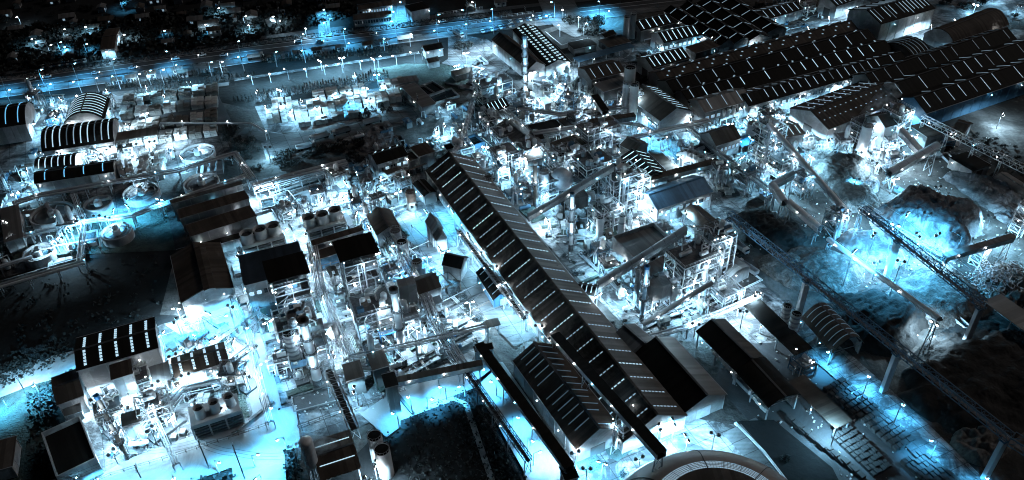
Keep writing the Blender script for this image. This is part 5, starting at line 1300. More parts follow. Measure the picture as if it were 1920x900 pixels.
C((1105, 235), 9, (1190, 222), 9, 3, 'dark covered belt crossing behind the steep brown hall', 'flat', 'roof_brown', 'wall_grey', 14)
C((1200, 346), 6, (1346, 308), 6, 3, 'pale walled service bridge above the blue warehouse', 'flat', 'roof_brown', 'wall_white', 16)
C((1115, 185), 10, (1135, 215), 10, 3, 'short dark inclined belt left of the twin tall tanks', 'flat', 'roof_black', 'wall_grey', 14)
# lattice girders on box legs
def girder(pts, z, w, hh, legs, label):
    a, c = G(pts[0], z), G(pts[1], z); d = c - a; L = d.length; rz = math.atan2(d.y, d.x)
    root = empty('lattice_girder', (a.x, a.y, 0), rz, 'girder', label)
    for s in (-1, 1):
        for dz in (0, hh): MB().bar((0, s * w / 2, z + dz), (L, s * w / 2, z + dz), .17).obj('chord', 'steel_blue', root)
    n = max(2, int(L / hh / 1.15)); bl = L / n; b = MB()
    for s in (-1, 1):
        b.bar((0, s * w / 2, 0), (bl / 2, s * w / 2, hh), .1); b.bar((bl / 2, s * w / 2, hh), (bl, s * w / 2, 0), .1); b.bar((0, s * w / 2, 0), (0, s * w / 2, hh), .09)
    b.bar((0, -w / 2, hh), (0, w / 2, hh), .1); b.bar((0, -w / 2, 0), (0, w / 2, 0), .1); b.bar((0, -w / 2, hh), (bl, w / 2, hh), .08)
    me = b.mesh('lattice_panel', 'steel_blue')
    for i in range(n): link('lattice_panel', me, root, (bl * i, 0, z))
    MB().box((L / 2, 0, z + .3), (L, w * .5, .12)).obj('walkway', 'grating', root)
    for p in legs:
        g = G(p, z) - a; x = g.x * math.cos(rz) + g.y * math.sin(rz)
        lg = MB().box((x, 0, z / 2), (1.2, 2.6, z)).obj('leg', 'white_metal', root)
        MB().box((x, 0, .4), (3, 4, .8)).obj('footing', 'concrete2', lg)
        MB().box((x, 0, z - .3), (2, w + 1, .5)).obj('bearing_beam', 'steel_blue', lg)
    return root
girder([(1367, 408), (1893, 828)], 18, 2, 2.6, [(1370, 410), (1513, 525), (1684, 660), (1886, 822)], 'long blue lattice girder striding on box legs across the dark stock yard')
girder([(1893, 829), (1960, 870)], 18, 3, 3, [], 'last bay of blue lattice girder dropping off the right edge')
girder([(1618, 398), (1843, 578)], 18, 2, 2.6, [(1660, 458), (1840, 575)], 'rear blue lattice girder crossing above the stacker boom')
# ================================================================ PIPE RACKS
K = rack
K([(25, 383), (70, 368), (335, 320), (440, 288), (472, 335)], 5, 4, 6, 'pipe rack looping above the settling tanks to the corner by the dark trees')
K([(60, 482), (-60, 520)], 4, 3, 4, 'pipe rack leaving by the left edge under the blue tank')
K([(150, 490), (158, 420), (138, 365)], 5, 2.5, 4, 'short pipe rack standing between the settling tanks')
K([(0, 452), (60, 440), (150, 418), (250, 405), (300, 386), (462, 330)], 5, 3.5, 6, 'long pipe rack in front of the settling tanks')
K([(0, 538), (160, 492)], 4, 3, 4, 'low pipe rack skirting the dark field')
K([(475, 350), (560, 326), (650, 303)], 6, 5, 7, 'bright pipe rack along the far side of the pale pond', levels=2)
K([(585, 455), (600, 540), (655, 672)], 6, 4, 6, 'double pipe rack running down between the two boiler units', levels=2)
K([(655, 672), (780, 645), (912, 612)], 8, 2.6, 4, 'single pipe bridge across the lower end of the boiler yard')
K([(700, 400), (755, 480), (800, 560), (815, 600), (870, 690)], 6, 4, 6, 'pipe rack right of the right boiler unit', levels=2)
K([(540, 500), (580, 580), (652, 670)], 4, 2, 3, 'white lagged pipes beside the left boiler unit')
K([(430, 545), (465, 620), (505, 790)], 4, 2.5, 5, 'pipe rack along the edge of the power station yard')
K([(835, 320), (870, 250), (890, 180)], 6, 3, 5, 'pipe rack climbing from the gallery\'s upper end')
K([(930, 190), (980, 240), (1060, 330), (1100, 345)], 6, 4, 6, 'pipe rack threading the core beside the grey tanks', levels=2)
K([(955, 200), (1050, 215), (1180, 200)], 7, 4, 6, 'pipe rack across the upper core', levels=2)
K([(1000, 250), (1100, 235), (1180, 260), (1330, 225)], 8, 4, 7, 'heavy pipe rack behind the white chevron roof', levels=2)
K([(1210, 360), (1160, 350), (1140, 320)], 6, 3, 5, 'pipe rack left of the blue warehouse')
K([(1200, 395), (1250, 440), (1285, 490)], 5, 3, 4, 'pipe rack below the blue warehouse')
K([(1195, 640), (1285, 615), (1425, 555)], 4, 2.5, 4, 'low pipe rack bounding the kiln yard')
K([(1290, 240), (1350, 290), (1420, 340), (1445, 360)], 6, 4, 5, 'pipe rack right of the two storey works building')
K([(1060, 255), (1040, 300), (1060, 345)], 6, 3, 5, 'short pipe rack amid the dark pipework')
K([(300, 780), (340, 730), (420, 712)], 5, 3, 5, 'pipe rack between the turbine halls and the cooling tower', levels=2)
K([(270, 735), (330, 870)], 4, 2, 3, 'pale duct line crossing the power station yard')
K([(1120, 225), (1200, 235), (1250, 262)], 6, 3, 5, 'pipe rack in front of the steep brown hall')
K([(620, 700), (720, 690), (740, 700)], 7, 2.5, 3, 'pipe bridge joining the brown junction blocks')
K([(300, 232), (470, 232), (500, 250)], 4, 1.5, 2, 'thin pipeline beside the timber yard road')
# ================================================================ PROCESS TOWERS
F = frame
rzA = rzp((520, 520), (565, 508)); rzB = rzp((1160, 400), (1240, 372)); rzC = rzp((1450, 300), (1500, 280))
for lid, ft, lb, sd in (((536, 501), (566, 648), 'left', 11), ((667, 463), (706, 622), 'right', 13)):
    g = G(lid, 22.2)
    F(None, 12, 10.5, 19, 5, 'rear section of the %s boiler tower under a square black lid' % lb, rzA, 'steel', sd, roof='roof_black', busy=1.6, world=Vector((g.x, g.y, 0)))
    g = G(ft); F(None, 13, 11, 14, 4, 'front section of the %s boiler tower stepping down in open decks' % lb, rzA, 'steel', sd + 1, busy=2.4, world=Vector((g.x, g.y, 0)))
F((728, 630), 6.2, 5.5, 4, 1, 'low blue deck before the right boiler tower', rzA, 'blue_paint', 15)
F((560, 655), 9.4, 9.4, 9.6, 3, 'low frame wrapped around the fat pale stack', rzA, 'steel', 16, busy=2)
F((600, 690), 6.2, 6.2, 11.2, 3, 'narrow frame right of the fat pale stack', rzA, 'steel', 17)
F((770, 620), 6.2, 5.5, 8, 2, 'small frame right of the stepped pale stack', rzA, 'steel', 18)
F((925, 190), 17.2, 9.4, 11.2, 3, 'white lit frame building left of the tall slim chimney', rzp((900, 200), (960, 182)), 'white_metal', 21, busy=2.5)
F((975, 205), 10.9, 7.8, 6.4, 2, 'low frame right at the foot of the tall slim chimney', rzp((900, 200), (960, 182)), 'steel', 22, busy=2)
F((1060, 320), 15.6, 10.9, 9.6, 3, 'dark multi deck frame in the core behind the grey tanks', rzB, 'steel', 23, busy=2.5)
F((1110, 345), 14, 12.5, 12.8, 4, 'bright frame tower at the head of the climbing silver gallery', rzB, 'white_metal', 24, busy=2.5)
F((1120, 275), 17.2, 10.9, 11.2, 4, 'dense dark frame behind the brown plate roof', rzB, 'steel', 25, busy=3)
F((1090, 248), 10.9, 7.8, 9.6, 3, 'dark frame below the long brown flat shed', rzB, 'steel_dark', 26, busy=2)
F((1160, 392), 14, 10.9, 19.2, 5, 'tall blue lit frame tower left of the blue warehouse', rzB, 'steel', 27, busy=2.2)
F((1135, 425), 10.9, 9.4, 11.2, 3, 'frame tower left below the tall blue lit frame', rzB, 'white_metal', 28, busy=2)
F((1195, 388), 6.2, 6.2, 16, 5, 'slender white frame tower touching the blue warehouse', rzB, 'white_metal', 29)
F((985, 300), 10.9, 7.8, 8, 2, 'low frame left of the rust coloured roof', rzB, 'steel', 30, busy=2)
F((950, 270), 10.9, 9.4, 7.2, 2, 'bright low frame right of the gallery\'s upper end', rzB, 'white_metal', 31, busy=2)
F((945, 310), 10.9, 9.4, 8, 3, 'bright frame over pipes beside the gallery', rzB, 'steel', 32, busy=2)
F((1022, 372), 9.4, 6.2, 9.6, 3, 'frame around the round vessel right of the brick coloured stack', rzB, 'steel', 33, busy=2)
F((1290, 545), 15.6, 10.9, 17.6, 4, 'tall preheater frame tower in the kiln yard', rzB, 'white_metal', 34, busy=2.5)
F((1330, 520), 10.9, 9.4, 20.8, 5, 'right hand preheater frame tower beside the arched white shed', rzB, 'steel', 35, busy=2.2)
F((1245, 555), 7.8, 6.2, 8, 2, 'low frame at the foot of the blue capped chimney', rzB, 'steel', 36, busy=2)
F((1360, 560), 9.4, 7.8, 5.6, 2, 'low open frame at the right end of the kiln yard', rzB, 'steel', 37)
F((1180, 215), 9.4, 7.8, 11.2, 3, 'white frame under the twin tall tanks', rzB, 'white_metal', 38, busy=2)
F((1430, 310), 10.9, 9.4, 20.8, 6, 'tall lit transfer tower feeding the big silver tube conveyor', rzC, 'white_metal', 39, busy=2.4)
F((1462, 335), 9.4, 7.8, 11.2, 3, 'lit frame at the foot of the transfer tower', rzC, 'white_metal', 40, busy=2)
F((1400, 345), 9.4, 7.8, 8, 2, 'low frame left of the lit transfer tower', rzC, 'steel', 41, busy=1.5)
F((1500, 365), 6.2, 5.5, 11.2, 3, 'slim dark frame beneath the big silver tube conveyor', rzC, 'steel', 42)
F((1562, 435), 7, 6.2, 10.4, 3, 'junction tower where the tube conveyor meets the stacker boom', rzC, 'steel', 43, busy=2)
F((1620, 262), 12.5, 9.4, 9.6, 3, 'bright crusher frame beside the cyan lit silo', rzC, 'white_metal', 44, busy=2.5)
F((1668, 262), 9.4, 9.4, 16, 4, 'elevator frame before the pointed elevator house', rzC, 'white_metal', 45, busy=1.5)
F((1830, 495), 3.9, 3.9, 8, 3, 'small white lattice tower on the right scrap ground', rzC, 'white_metal', 46, busy=.3)
F((1902, 440), 3.9, 3.9, 14.4, 5, 'lattice crane tower at the right edge', rzC, 'white_metal', 47, busy=.3)
F((1310, 300), 14, 9.4, 4.8, 1, 'low white walled plant deck left of the two storey building', rzB, 'white_metal', 48, busy=2)
F((1240, 245), 10.9, 6.2, 6.4, 2, 'blue lit frame before the steep brown hall', rzB, 'steel_blue', 49, busy=2)
F((300, 790), 9.4, 7.8, 9.6, 3, 'blinding white boiler frame in the lower left yard', rzp((150, 700), (290, 655)), 'white_metal', 50, busy=2.4)
F((265, 745), 9.4, 7.8, 9.6, 3, 'white frame before the small dark cube tower', rzp((150, 700), (290, 655)), 'white_metal', 51, busy=2.4)
F((215, 790), 7.8, 6.2, 7.2, 2, 'white frame left of the leaning looking chimney', rzp((150, 700), (290, 655)), 'white_metal', 52, busy=2)
F((375, 725), 20.3, 4.7, 4, 1, 'low pipe deck along the second turbine hall', rzp((332, 706), (428, 675)), 'white_metal', 53, busy=2)
F((745, 325), 9.4, 6.2, 4.8, 1, 'low deck on the bright forecourt', rzA, 'white_metal', 54)
F((860, 290), 12.5, 9.4, 5.6, 2, 'filter deck above the gallery\'s upper end', rzA, 'white_metal', 55, busy=2)
F((920, 240), 7.8, 9.4, 7.2, 2, 'white deck left of the grey gable roof', rzA, 'white_metal', 56, busy=2)
F((1182, 825), 4.7, 10.9, 9.6, 3, 'stair frame between the chevron hall and the gallery\'s lower end', rzp((1100, 760), (1140, 800)), 'steel', 57, busy=.6)
hopper((725, 625), 9, 14, 'grey twin cone dust collector left of the stepped pale stack')
hopper((595, 662), 8, 13, 'grey twin cone dust collector right of the fat pale stack')
hopper((770, 590), 6, 16, 'tall grey filter box right of the stepped pale stack', duct=False)
hopper((1232, 575), 7, 12, 'white twin cone hopper right of the blue capped chimney')
hopper((1080, 400), 8, 10, 'grey filter box beneath the climbing silver gallery')
# round gas holder / sphere
g_ = G((1052, 362)); sp = empty('spherical_vessel', (g_.x, g_.y, 0), 0, 'vessel', 'round ball shaped vessel behind the brick coloured stack')
MB().lathe([(5 * math.sin(a), 7 - 5 * math.cos(a)) for a in [i * math.pi / 12 + .001 for i in range(13)]], 24).obj('shell', 'steel', sp, smooth=True)
for i in range(6): MB().box((4 * math.cos(i * 1.047), 4 * math.sin(i * 1.047), 2.2), (.35, .35, 4.4)).obj('leg', 'white_metal', sp)
# transformer yard columns
for i in range(22):
    p = (1030 + R.uniform(0, 62), 165 + R.uniform(-4, 22)); g = G(p); r0 = empty('insulator_column', (g.x, g.y, 0), 0, 'insulator', group='insulators in the transformer yard', auto='pale stubby insulator column in the transformer yard')
    MB().frus((0, 0, 0), (0, 0, 1.5), .35, .35, 8).obj('base', 'steel', r0)
    MB().lathe([(.25, 1.5), (.55, 2), (.3, 2.4), (.55, 2.8), (.3, 3.2), (.55, 3.6), (.2, 4.2), (.01, 4.3)], 8).obj('insulator', 'white_metal', r0)
# ================================================================ STACK YARDS
pw, ph = (480, 197), (560, 185)
def stackw(g, rz, L, W, h, nx, ny, dark, auto, group):
    root = empty('pallet_stack', (g.x, g.y, 0), rz, 'stack', group=group, auto=auto); occupy(g, Vector((math.cos(rz), math.sin(rz), 0)), L, W)
    for i in range(nx):
        for j in range(ny):
            if R.random() < .07 and (i or j): continue
            o = link('pallet_bundle', SH[('bd' if dark else 'bl') + str(R.randrange(3))], root, (-L / 2 + L * (i + .5) / nx, -W / 2 + W * (j + .5) / ny, 0))
            o.scale = (L / nx * .94, W / ny * .88, h * R.uniform(.75, 1.08))
def yard(p0, p1, nrow, n, L, W, gapv, h, dark, auto, group, drop=.1):
    a, c = G(p0), G(p1); d = (c - a); u = d.normalized(); v = Vector((u.y, -u.x, 0)); rz = math.atan2(u.y, u.x)
    for r_ in range(nrow):
        for i in range(n):
            if R.random() < drop: continue
            k = R.uniform(.65, 1); g = a + d * ((i + .5) / n) + v * (r_ * (W + gapv) + R.uniform(-1, 1))
            stackw(g, rz + R.uniform(-.02, .02), L, W * k, h * R.uniform(.8, 1.1), 2, max(2, round(W * k / 2.6)), dark if isinstance(dark, bool) else R.random() < dark, auto, group)
yard((484, 208), (760, 162), 1, 11, 6, 11, 3, 4.5, False, 'pale block of stacked pallets in the back row', 'pale pallet stacks in the yard')
yard((500, 226), (752, 183), 1, 10, 6.2, 13, 3, 4.8, False, 'pale block of stacked pallets in the front row', 'pale pallet stacks in the yard', 0)
yard((556, 236), (680, 215), 1, 4, 6, 6, 3, 3.5, False, 'low pallet block at the yard edge', 'pale pallet stacks in the yard', 0)
yard((232, 196), (412, 171), 4, 7, 6, 10, 4, 3.8, .55, 'block of stacked timber', 'timber stacks in the yard beyond the trees')
for i, (x, y, w_, h_) in enumerate([(216, 292, 13, 36), (230, 287, 15, 36), (255, 283, 21, 38), (283, 278, 22, 40)]):
    stack((x + 2, y + h_), (x + w_, y + h_ - 3), (x + w_, y), 6, auto='tall rough grey stack beside the long low barrel roof', group='rough grey stacks by the barrel roofs')
for i in range(8):
    x, y = 222 + i * 11, 238 - i * 1.5; stack((x, y + 6), (x + 8, y + 5), (x + 7, y - 1), 3, auto='small crate stack on the lit loading floor', group='crate stacks on the loading floor')
for i in range(14):
    x, y = 1545 + i * 10, 735 + i * 8.5; slabrow((x, y), (x + 38, y - 22), 1.7, 1.5, 'long row of dark concrete slabs in the upper slab yard', 'slab rows in the upper slab yard')
for i in range(9):
    x, y = 1560 + i * 9, 825 + i * 8.5; slabrow((x, y), (x + 36, y - 20), 1.6, 1.5, 'long row of dark slabs in the lower slab yard', 'slab rows in the lower slab yard')
for i in range(8):
    x, y = 1690 + i * 10, 872 + i * 8; slabrow((x, y), (x + 42, y - 22), 1.7, 1.6, 'dark slab row beside the lamp lit yard road', 'slab rows beside the yard road')
for i in range(7):
    x, y = 1475 + i * 18, 812 + i * 10 - i * 2; slabrow((x, y - 30 + i * 6), (x + 36, y + 4 + i * 6), 1.8, 1.5, 'long pipe bundle beside the yard tracks', 'pipe bundles beside the yard tracks', 'slab_dark', 3)
for i in range(12):
    x, y = 1340 + i * 8, 668 + i * 9.3; slabrow((x, y), (x + 9, y - 5), 2.4, 2, 'short crate row under the open hall eaves', 'crate rows under the open hall eaves', 'stone', 3)
# ================================================================ HEAPS
heap((1655, 385), (1825, 465), 44, 13, 'sand', 'big cyan lit heap with furrowed crest', seed=2, furrow=1.3, rough=.5)
heap((1540, 345), (1625, 300), 22, 7, 'chips', 'dark steep heap under the cyan silo', seed=4, furrow=.8)
heap((1550, 372), (1640, 360), 24, 6, 'chips', 'dark rounded heap below the steep heap', seed=5)
heap((1780, 325), (1920, 400), 20, 8, 'sand', 'long pale bank below the black roofed shed', seed=6)
heap((1385, 400), (1500, 470), 26, 5, 'coal', 'black heap filling the cyan walled pit', seed=7, furrow=.8)
heap((1480, 470), (1600, 545), 26, 7, 'chips', 'grey brown heap behind the long lattice girder', seed=8)
heap((1560, 560), (1720, 650), 34, 9, 'coal', 'black heap under the stacker boom', seed=9, furrow=.9)
heap((1690, 520), (1830, 600), 36, 8, 'chips', 'dark chip heap between the stacker boom and rear girder', seed=10)
heap((1740, 640), (1960, 780), 60, 9, 'coal', 'broad black heap filling the lower right', seed=11, rough=.6)
heap((1580, 440), (1690, 500), 20, 5, 'sand', 'pale low heap under the rear lattice girder', seed=12)
heap((1840, 520), (1950, 560), 26, 5, 'stone_dark', 'scrap heap of tangled pieces at the right edge', seed=13, rough=1.4)
heap((1800, 800), (1880, 860), 20, 4, 'stone_dark', 'rubble heap beside the last girder leg', seed=14, rough=1.2)
heap((1440, 480), (1520, 540), 16, 4, 'chips', 'small spill beside the first girder leg', seed=15)
heap((1500, 275), (1600, 285), 26, 3, 'chips', 'flat rough heap right of the lit transfer tower', seed=16, rough=.9)
heap((1850, 620), (1960, 700), 30, 5, 'chips', 'grey spoil bank under the right edge loading bay', seed=17)
heap((1640, 300), (1700, 305), 14, 3.5, 'sand', 'bright small heap beside the short silver conveyor', seed=18)
heap((1620, 345), (1650, 352), 14, 3, 'sand', 'white flat heap at the foot of the bright silver conveyor', seed=19)
heap((1880, 395), (1900, 420), 10, 2, 'sand', 'pale round crater heap near the lattice crane', seed=20)
heap((680, 262), (740, 262), 26, 2, 'sand', 'low pale mound in the upper sludge plot', seed=21)
heap((610, 340), (660, 335), 14, 3, 'stone', 'low mound in the ash pond', seed=22)
# scrap pieces
b = MB()
for i in range(500):
    p = G((R.gauss(1875, 28), R.gauss(535, 16))); a = Vector((R.gauss(0, 1), R.gauss(0, 1), R.gauss(0, .5))).normalized() * R.uniform(.6, 1.6); p.z = R.uniform(.5, 5)
    b.bar(p - a, p + a, R.uniform(.08, .25), 4)
o = b.obj('scrap_metal', 'steel'); o['kind'] = 'stuff'; o['label'] = 'tangled scrap metal on the right edge heap'
b = MB()      # small loose debris over the yards
for poly, n in ([((880, 240), (1180, 250), (1440, 420), (1400, 560), (1200, 640), (1000, 420)), 900], [((440, 480), (700, 420), (860, 600), (720, 780), (560, 780)), 600], [((1480, 250), (1900, 260), (1920, 560), (1700, 640), (1500, 420)), 900], [((160, 720), (440, 620), (500, 780), (200, 880)), 300], [((1300, 620), (1440, 600), (1800, 900), (1500, 900)), 160]):
    xs = [p[0] for p in poly]; ys = [p[1] for p in poly]; k = 0
    while k < n:
        p = (R.uniform(min(xs), max(xs)), R.uniform(min(ys), max(ys)))
        if inpoly(p, poly):
            g = G(p); s = R.uniform(.15, .55); k += 1; b.box((g.x, g.y, .3 + s * .3), (s, s * R.uniform(.5, 2), s * .6), R.random() * 3)
o = b.obj('yard_debris', 'stone'); o['kind'] = 'stuff'; o['label'] = 'loose blocks and debris scattered over the yards'
# orchard rows
g0, g1, g2 = G((775, 795)), G((850, 762)), G((850, 1000)); b = MB(); rr = random.Random(5)
poly = [(p.x, p.y) for p in [G(q) for q in [(757, 790), (848, 755), (868, 765), (945, 1000), (745, 1000)]]]
du = (g1 - g0).normalized(); dv = Vector((-du.y, du.x, 0)); vs = []
for i in range(-30, 30):
    for j in range(-60, 20):
        p = g0 + du * (i * 2.4 + rr.uniform(-.3, .3)) + dv * (j * 1.7 + rr.uniform(-.3, .3))
        if inpoly((p.x, p.y), poly):
            for q in range(7):
                c = p + Vector((rr.gauss(0, .35), rr.gauss(0, .35), rr.uniform(.3, 1.5))); s = .3; n_ = Vector((rr.gauss(0, 1), rr.gauss(0, 1), rr.gauss(.5, 1))).normalized(); u = n_.orthogonal() * s; v = n_.cross(u)
                b.add([c - u, c - v, c + u, c + v], [(0, 1, 2, 3)])
o = b.obj('orchard_shrubs', 'leaf'); o['kind'] = 'stuff'; o['label'] = 'rows of low shrubs filling the dark fenced field'
# grass tufts on the dark field + river bank
def scrub(name, poly, n, m, label, s0=.5, hmax=1.2):
    b = MB(); rr = random.Random(len(label)); xs = [p[0] for p in poly]; ys = [p[1] for p in poly]; k = 0
    while k < n:
        p = (rr.uniform(min(xs), max(xs)), rr.uniform(min(ys), max(ys)))
        if not inpoly(p, poly): continue
        k += 1; g = G(p)
        if not free(g, .5): continue
        nn = .5 + noise.noise(g * .05)
        for q in range(int(2 + 5 * max(0, nn))):
            c = g + Vector((rr.gauss(0, .9), rr.gauss(0, .9), rr.uniform(.1, hmax))); s = s0 * rr.uniform(.5, 1.2); n_ = Vector((rr.gauss(0, 1), rr.gauss(0, 1), rr.gauss(.5, 1))).normalized(); u = n_.orthogonal() * s; v = n_.cross(u)
            b.add([c - u, c - v, c + u, c + v], [(0, 1, 2, 3)])
    o = b.obj(name, m); o['kind'] = 'stuff'; o['label'] = label
scrub('scrub', [(0, 540), (320, 470), (330, 570), (280, 595), (140, 640), (0, 700)], 90, 'leaf', 'dark scrub growing over the unlit field')
scrub('scrub', [(700, 800), (870, 720), (905, 745), (1010, 960), (900, 960), (860, 760), (745, 800), (730, 960), (690, 960)], 650, 'leaf', 'scrubby bank around the dark orchard', .35, 1.1)
scrub('scrub', [(0, 690), (120, 640), (140, 670), (0, 730)], 260, 'leaf', 'weeds on the bank above the cyan path', .4, 1.2)
scrub('scrub', [(55, 740), (100, 715), (100, 900), (60, 900)], 260, 'leaf', 'weeds left of the brown hall')
scrub('scrub', [(250, 895), (430, 850), (465, 870), (460, 960), (240, 960)], 200, 'leaf', 'dark weeds beyond the bottom street', .6, 1.5)
scrub('scrub', [(0, 60), (600, 0), (700, 20), (480, 75), (0, 140)], 2500, 'leaf', 'dark undergrowth between the houses beyond the highway', 1.1, 2.5)
scrub('scrub', [(520, 745), (560, 790), (560, 900), (525, 900)], 260, 'leaf', 'weeds along the lower fence', .5, 1.2)
b = MB(); P = [G((0, 148)), G((480, 82)), G((960, 24))]       # hedge on the median, too fine to count
rr = random.Random(3)
for a, c in zip(P, P[1:]):
    L = (c - a).length; d = (c - a).normalized(); n_ = Vector((-d.y, d.x, 0))
    for i in range(int(L * 9)):
        p = a + d * rr.uniform(0, L) + n_ * rr.uniform(-2.5, 2.5); p.z = rr.uniform(.2, 1.8); s = rr.uniform(.25, .55); u = Vector((rr.gauss(0, 1), rr.gauss(0, 1), rr.gauss(0, 1))).normalized() * s; v = u.orthogonal().normalized() * s
        b.add([p - u, p - v, p + u, p + v], [(0, 1, 2, 3)])
o = b.obj('median_hedge', 'leaf_cyan'); o['kind'] = 'stuff'; o['label'] = 'continuous low hedge along the highway median'
# ================================================================ TREES
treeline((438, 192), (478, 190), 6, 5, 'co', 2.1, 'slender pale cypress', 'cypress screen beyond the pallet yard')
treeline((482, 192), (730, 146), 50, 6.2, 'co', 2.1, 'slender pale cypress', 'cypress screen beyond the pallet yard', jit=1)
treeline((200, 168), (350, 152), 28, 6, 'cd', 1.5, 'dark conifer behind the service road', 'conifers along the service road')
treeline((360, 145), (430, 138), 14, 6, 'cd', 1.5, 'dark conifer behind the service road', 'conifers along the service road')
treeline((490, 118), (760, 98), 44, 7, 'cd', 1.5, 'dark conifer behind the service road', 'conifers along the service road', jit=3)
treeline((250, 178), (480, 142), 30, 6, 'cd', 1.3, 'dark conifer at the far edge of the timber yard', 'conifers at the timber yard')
treefield([(415, 245), (470, 238), (485, 285), (440, 300)], 10, 26, 'tr', .8, 'big dark tree beside the bright settling tank', 'big dark trees by the settling tanks')
treefield([(450, 290), (670, 262), (690, 290), (480, 325)], 26, 20, 'tr', .8, 'dark round tree in the belt above the pipe rack', 'tree belt above the pipe rack')
tree((668, 305), 40, 'tr', .75, 'broad grey green tree left of the dotted dark roof', 'big dark trees')
treefield([(1060, 45), (1140, 35), (1135, 75), (1075, 60)], 12, 22, 'tr', .8, 'tall dark tree above the cyan lit canopy', 'dark trees by the crossing')
treefield([(1380, 120), (1460, 88), (1470, 105), (1400, 130)], 8, 14, 'tr', .7, 'dark tree between the hall complexes', 'trees between the hall complexes')
treefield([(1740, -10), (1950, -40), (1960, 30), (1790, 40)], 22, 18, 'tr', .8, 'leafy tree in the park at the top right', 'park trees at the top right')
treefield([(1820, 250), (1960, 290), (1980, 360), (1880, 320)], 55, 9, 'tp', .9, 'small bluish tree in the belt beyond the trestle conveyor', 'tree belt beyond the trestle conveyor')
treefield([(850, 85), (880, 90), (875, 115), (845, 112)], 4, 18, 'tr', .8, 'grey tree beside the gate road', 'trees by the gate road')
treefield([(290, 640), (425, 600), (430, 612), (300, 655)], 16, 8, 'bu', .9, 'cyan lit garden shrub below the hall', 'garden shrubs in the power station yard')
treefield([(285, 620), (435, 578), (438, 590), (290, 632)], 26, 8, 'tp', 1.3, 'young tree along the bright power station drive', 'young trees along the power station drive')
treefield([(1020, 470), (1110, 450), (1150, 520), (1050, 520)], 14, 16, 'tp', .8, 'tree in the lit garden right of the gallery', 'garden trees right of the gallery')
treefield([(1110, 580), (1180, 600), (1170, 640), (1120, 610)], 8, 11, 'tp', .8, 'small tree below the kiln yard', 'small trees below the kiln yard')
treefield([(850, 510), (910, 560), (960, 640), (880, 600)], 16, 12, 'tp', .8, 'round ornamental tree beside the cyan lit road', 'ornamental trees beside the road')
treefield([(820, 580), (860, 590), (905, 660), (850, 650)], 8, 15, 'tr', .8, 'shadowy tree in the dark plot left of the road', 'trees in the dark plot')
treefield([(760, 470), (830, 440), (840, 470), (790, 500)], 5, 11, 'bu', .8, 'shrub near the white tower house', 'shrubs near the tower house')
tree((1168, 890), 18, 'tp', .9, 'lone dark blue tree left of the dome', 'trees near the dome')
tree((1470, 862), 20, 'tr', .8, 'dark tree with glittering leaves right of the dome', 'trees near the dome')
tree((1195, 818), 12, 'tp', .8, 'small cyan tree in the lawn plot', 'trees near the dome')
treefield([(1130, 835), (1180, 815), (1180, 848), (1145, 850)], 5, 12, 'tp', .9, 'leafy cyan tree on the lawn by the gallery end', 'trees near the dome')
treeline((742, 790), (868, 738), 12, 8, 'bu', .8, 'cyan rimmed bush on the orchard bank', 'bushes on the orchard bank')
treeline((872, 742), (990, 950), 16, 10, 'bu', .8, 'dark bush on the orchard\'s right bank', 'bushes on the orchard bank')
treefield([(690, 850), (740, 800), (750, 960), (700, 960)], 12, 18, 'tr', .6, 'shaggy bush left of the orchard', 'shaggy bushes left of the orchard')
treefield([(0, -10), (1000, -60), (700, 15), (480, 70), (0, 132)], 110, 15, 'tr', .8, 'dark garden tree among the houses beyond the highway', 'garden trees beyond the highway')
treefield([(1200, -30), (1560, -70), (1500, 0), (1250, 10)], 26, 16, 'tr', .8, 'dark tree behind the four black bays', 'trees at the top edge')
treefield([(0, 660), (130, 630), (140, 655), (0, 710)], 12, 14, 'tp', .8, 'bluish bush above the cyan path', 'bushes above the cyan path')
treefield([(1760, 270), (1870, 330), (1850, 345), (1780, 300)], 5, 12, 'tr', .7, 'dark tree below the trestle conveyor', 'dark trees by the trestle conveyor')
treefield([(1690, 195), (1720, 200), (1740, 225), (1700, 230)], 4, 12, 'tp', .8, 'tree against the blue end wall', 'trees by the blue end wall')
treefield([(620, 225), (700, 205), (740, 180), (770, 205), (700, 232)], 14, 9, 'cd', 1, 'pointed dark tree at the pallet yard corner', 'pointed trees at the pallet yard corner')
# ================================================================ HOUSES beyond the highway
rr = random.Random(11); k = 0
while k < 42:
    p = (rr.uniform(0, 960), rr.uniform(-6, 118))
    lim = 132 - p[0] * .118
    if p[1] > lim - 8 or not free(G(p), 6): continue
    house(p, rr.uniform(14, 26), auto='small %s roofed house beyond the highway' % ('grey' if k % 3 else 'brown'), rz=rr.choice([.25, .25 + 1.57]) + rr.uniform(-.1, .1), rf='roof_grey' if k % 3 else 'roof_brown', wl='wall_white' if k % 2 else 'wall_grey'); k += 1
for i in range(9):
    house((1520 + i * 16 - (i % 2) * 10, -8 - (i % 3) * 12), 20, auto='low house past the top edge depot', rz=.4, group='low houses past the depot')
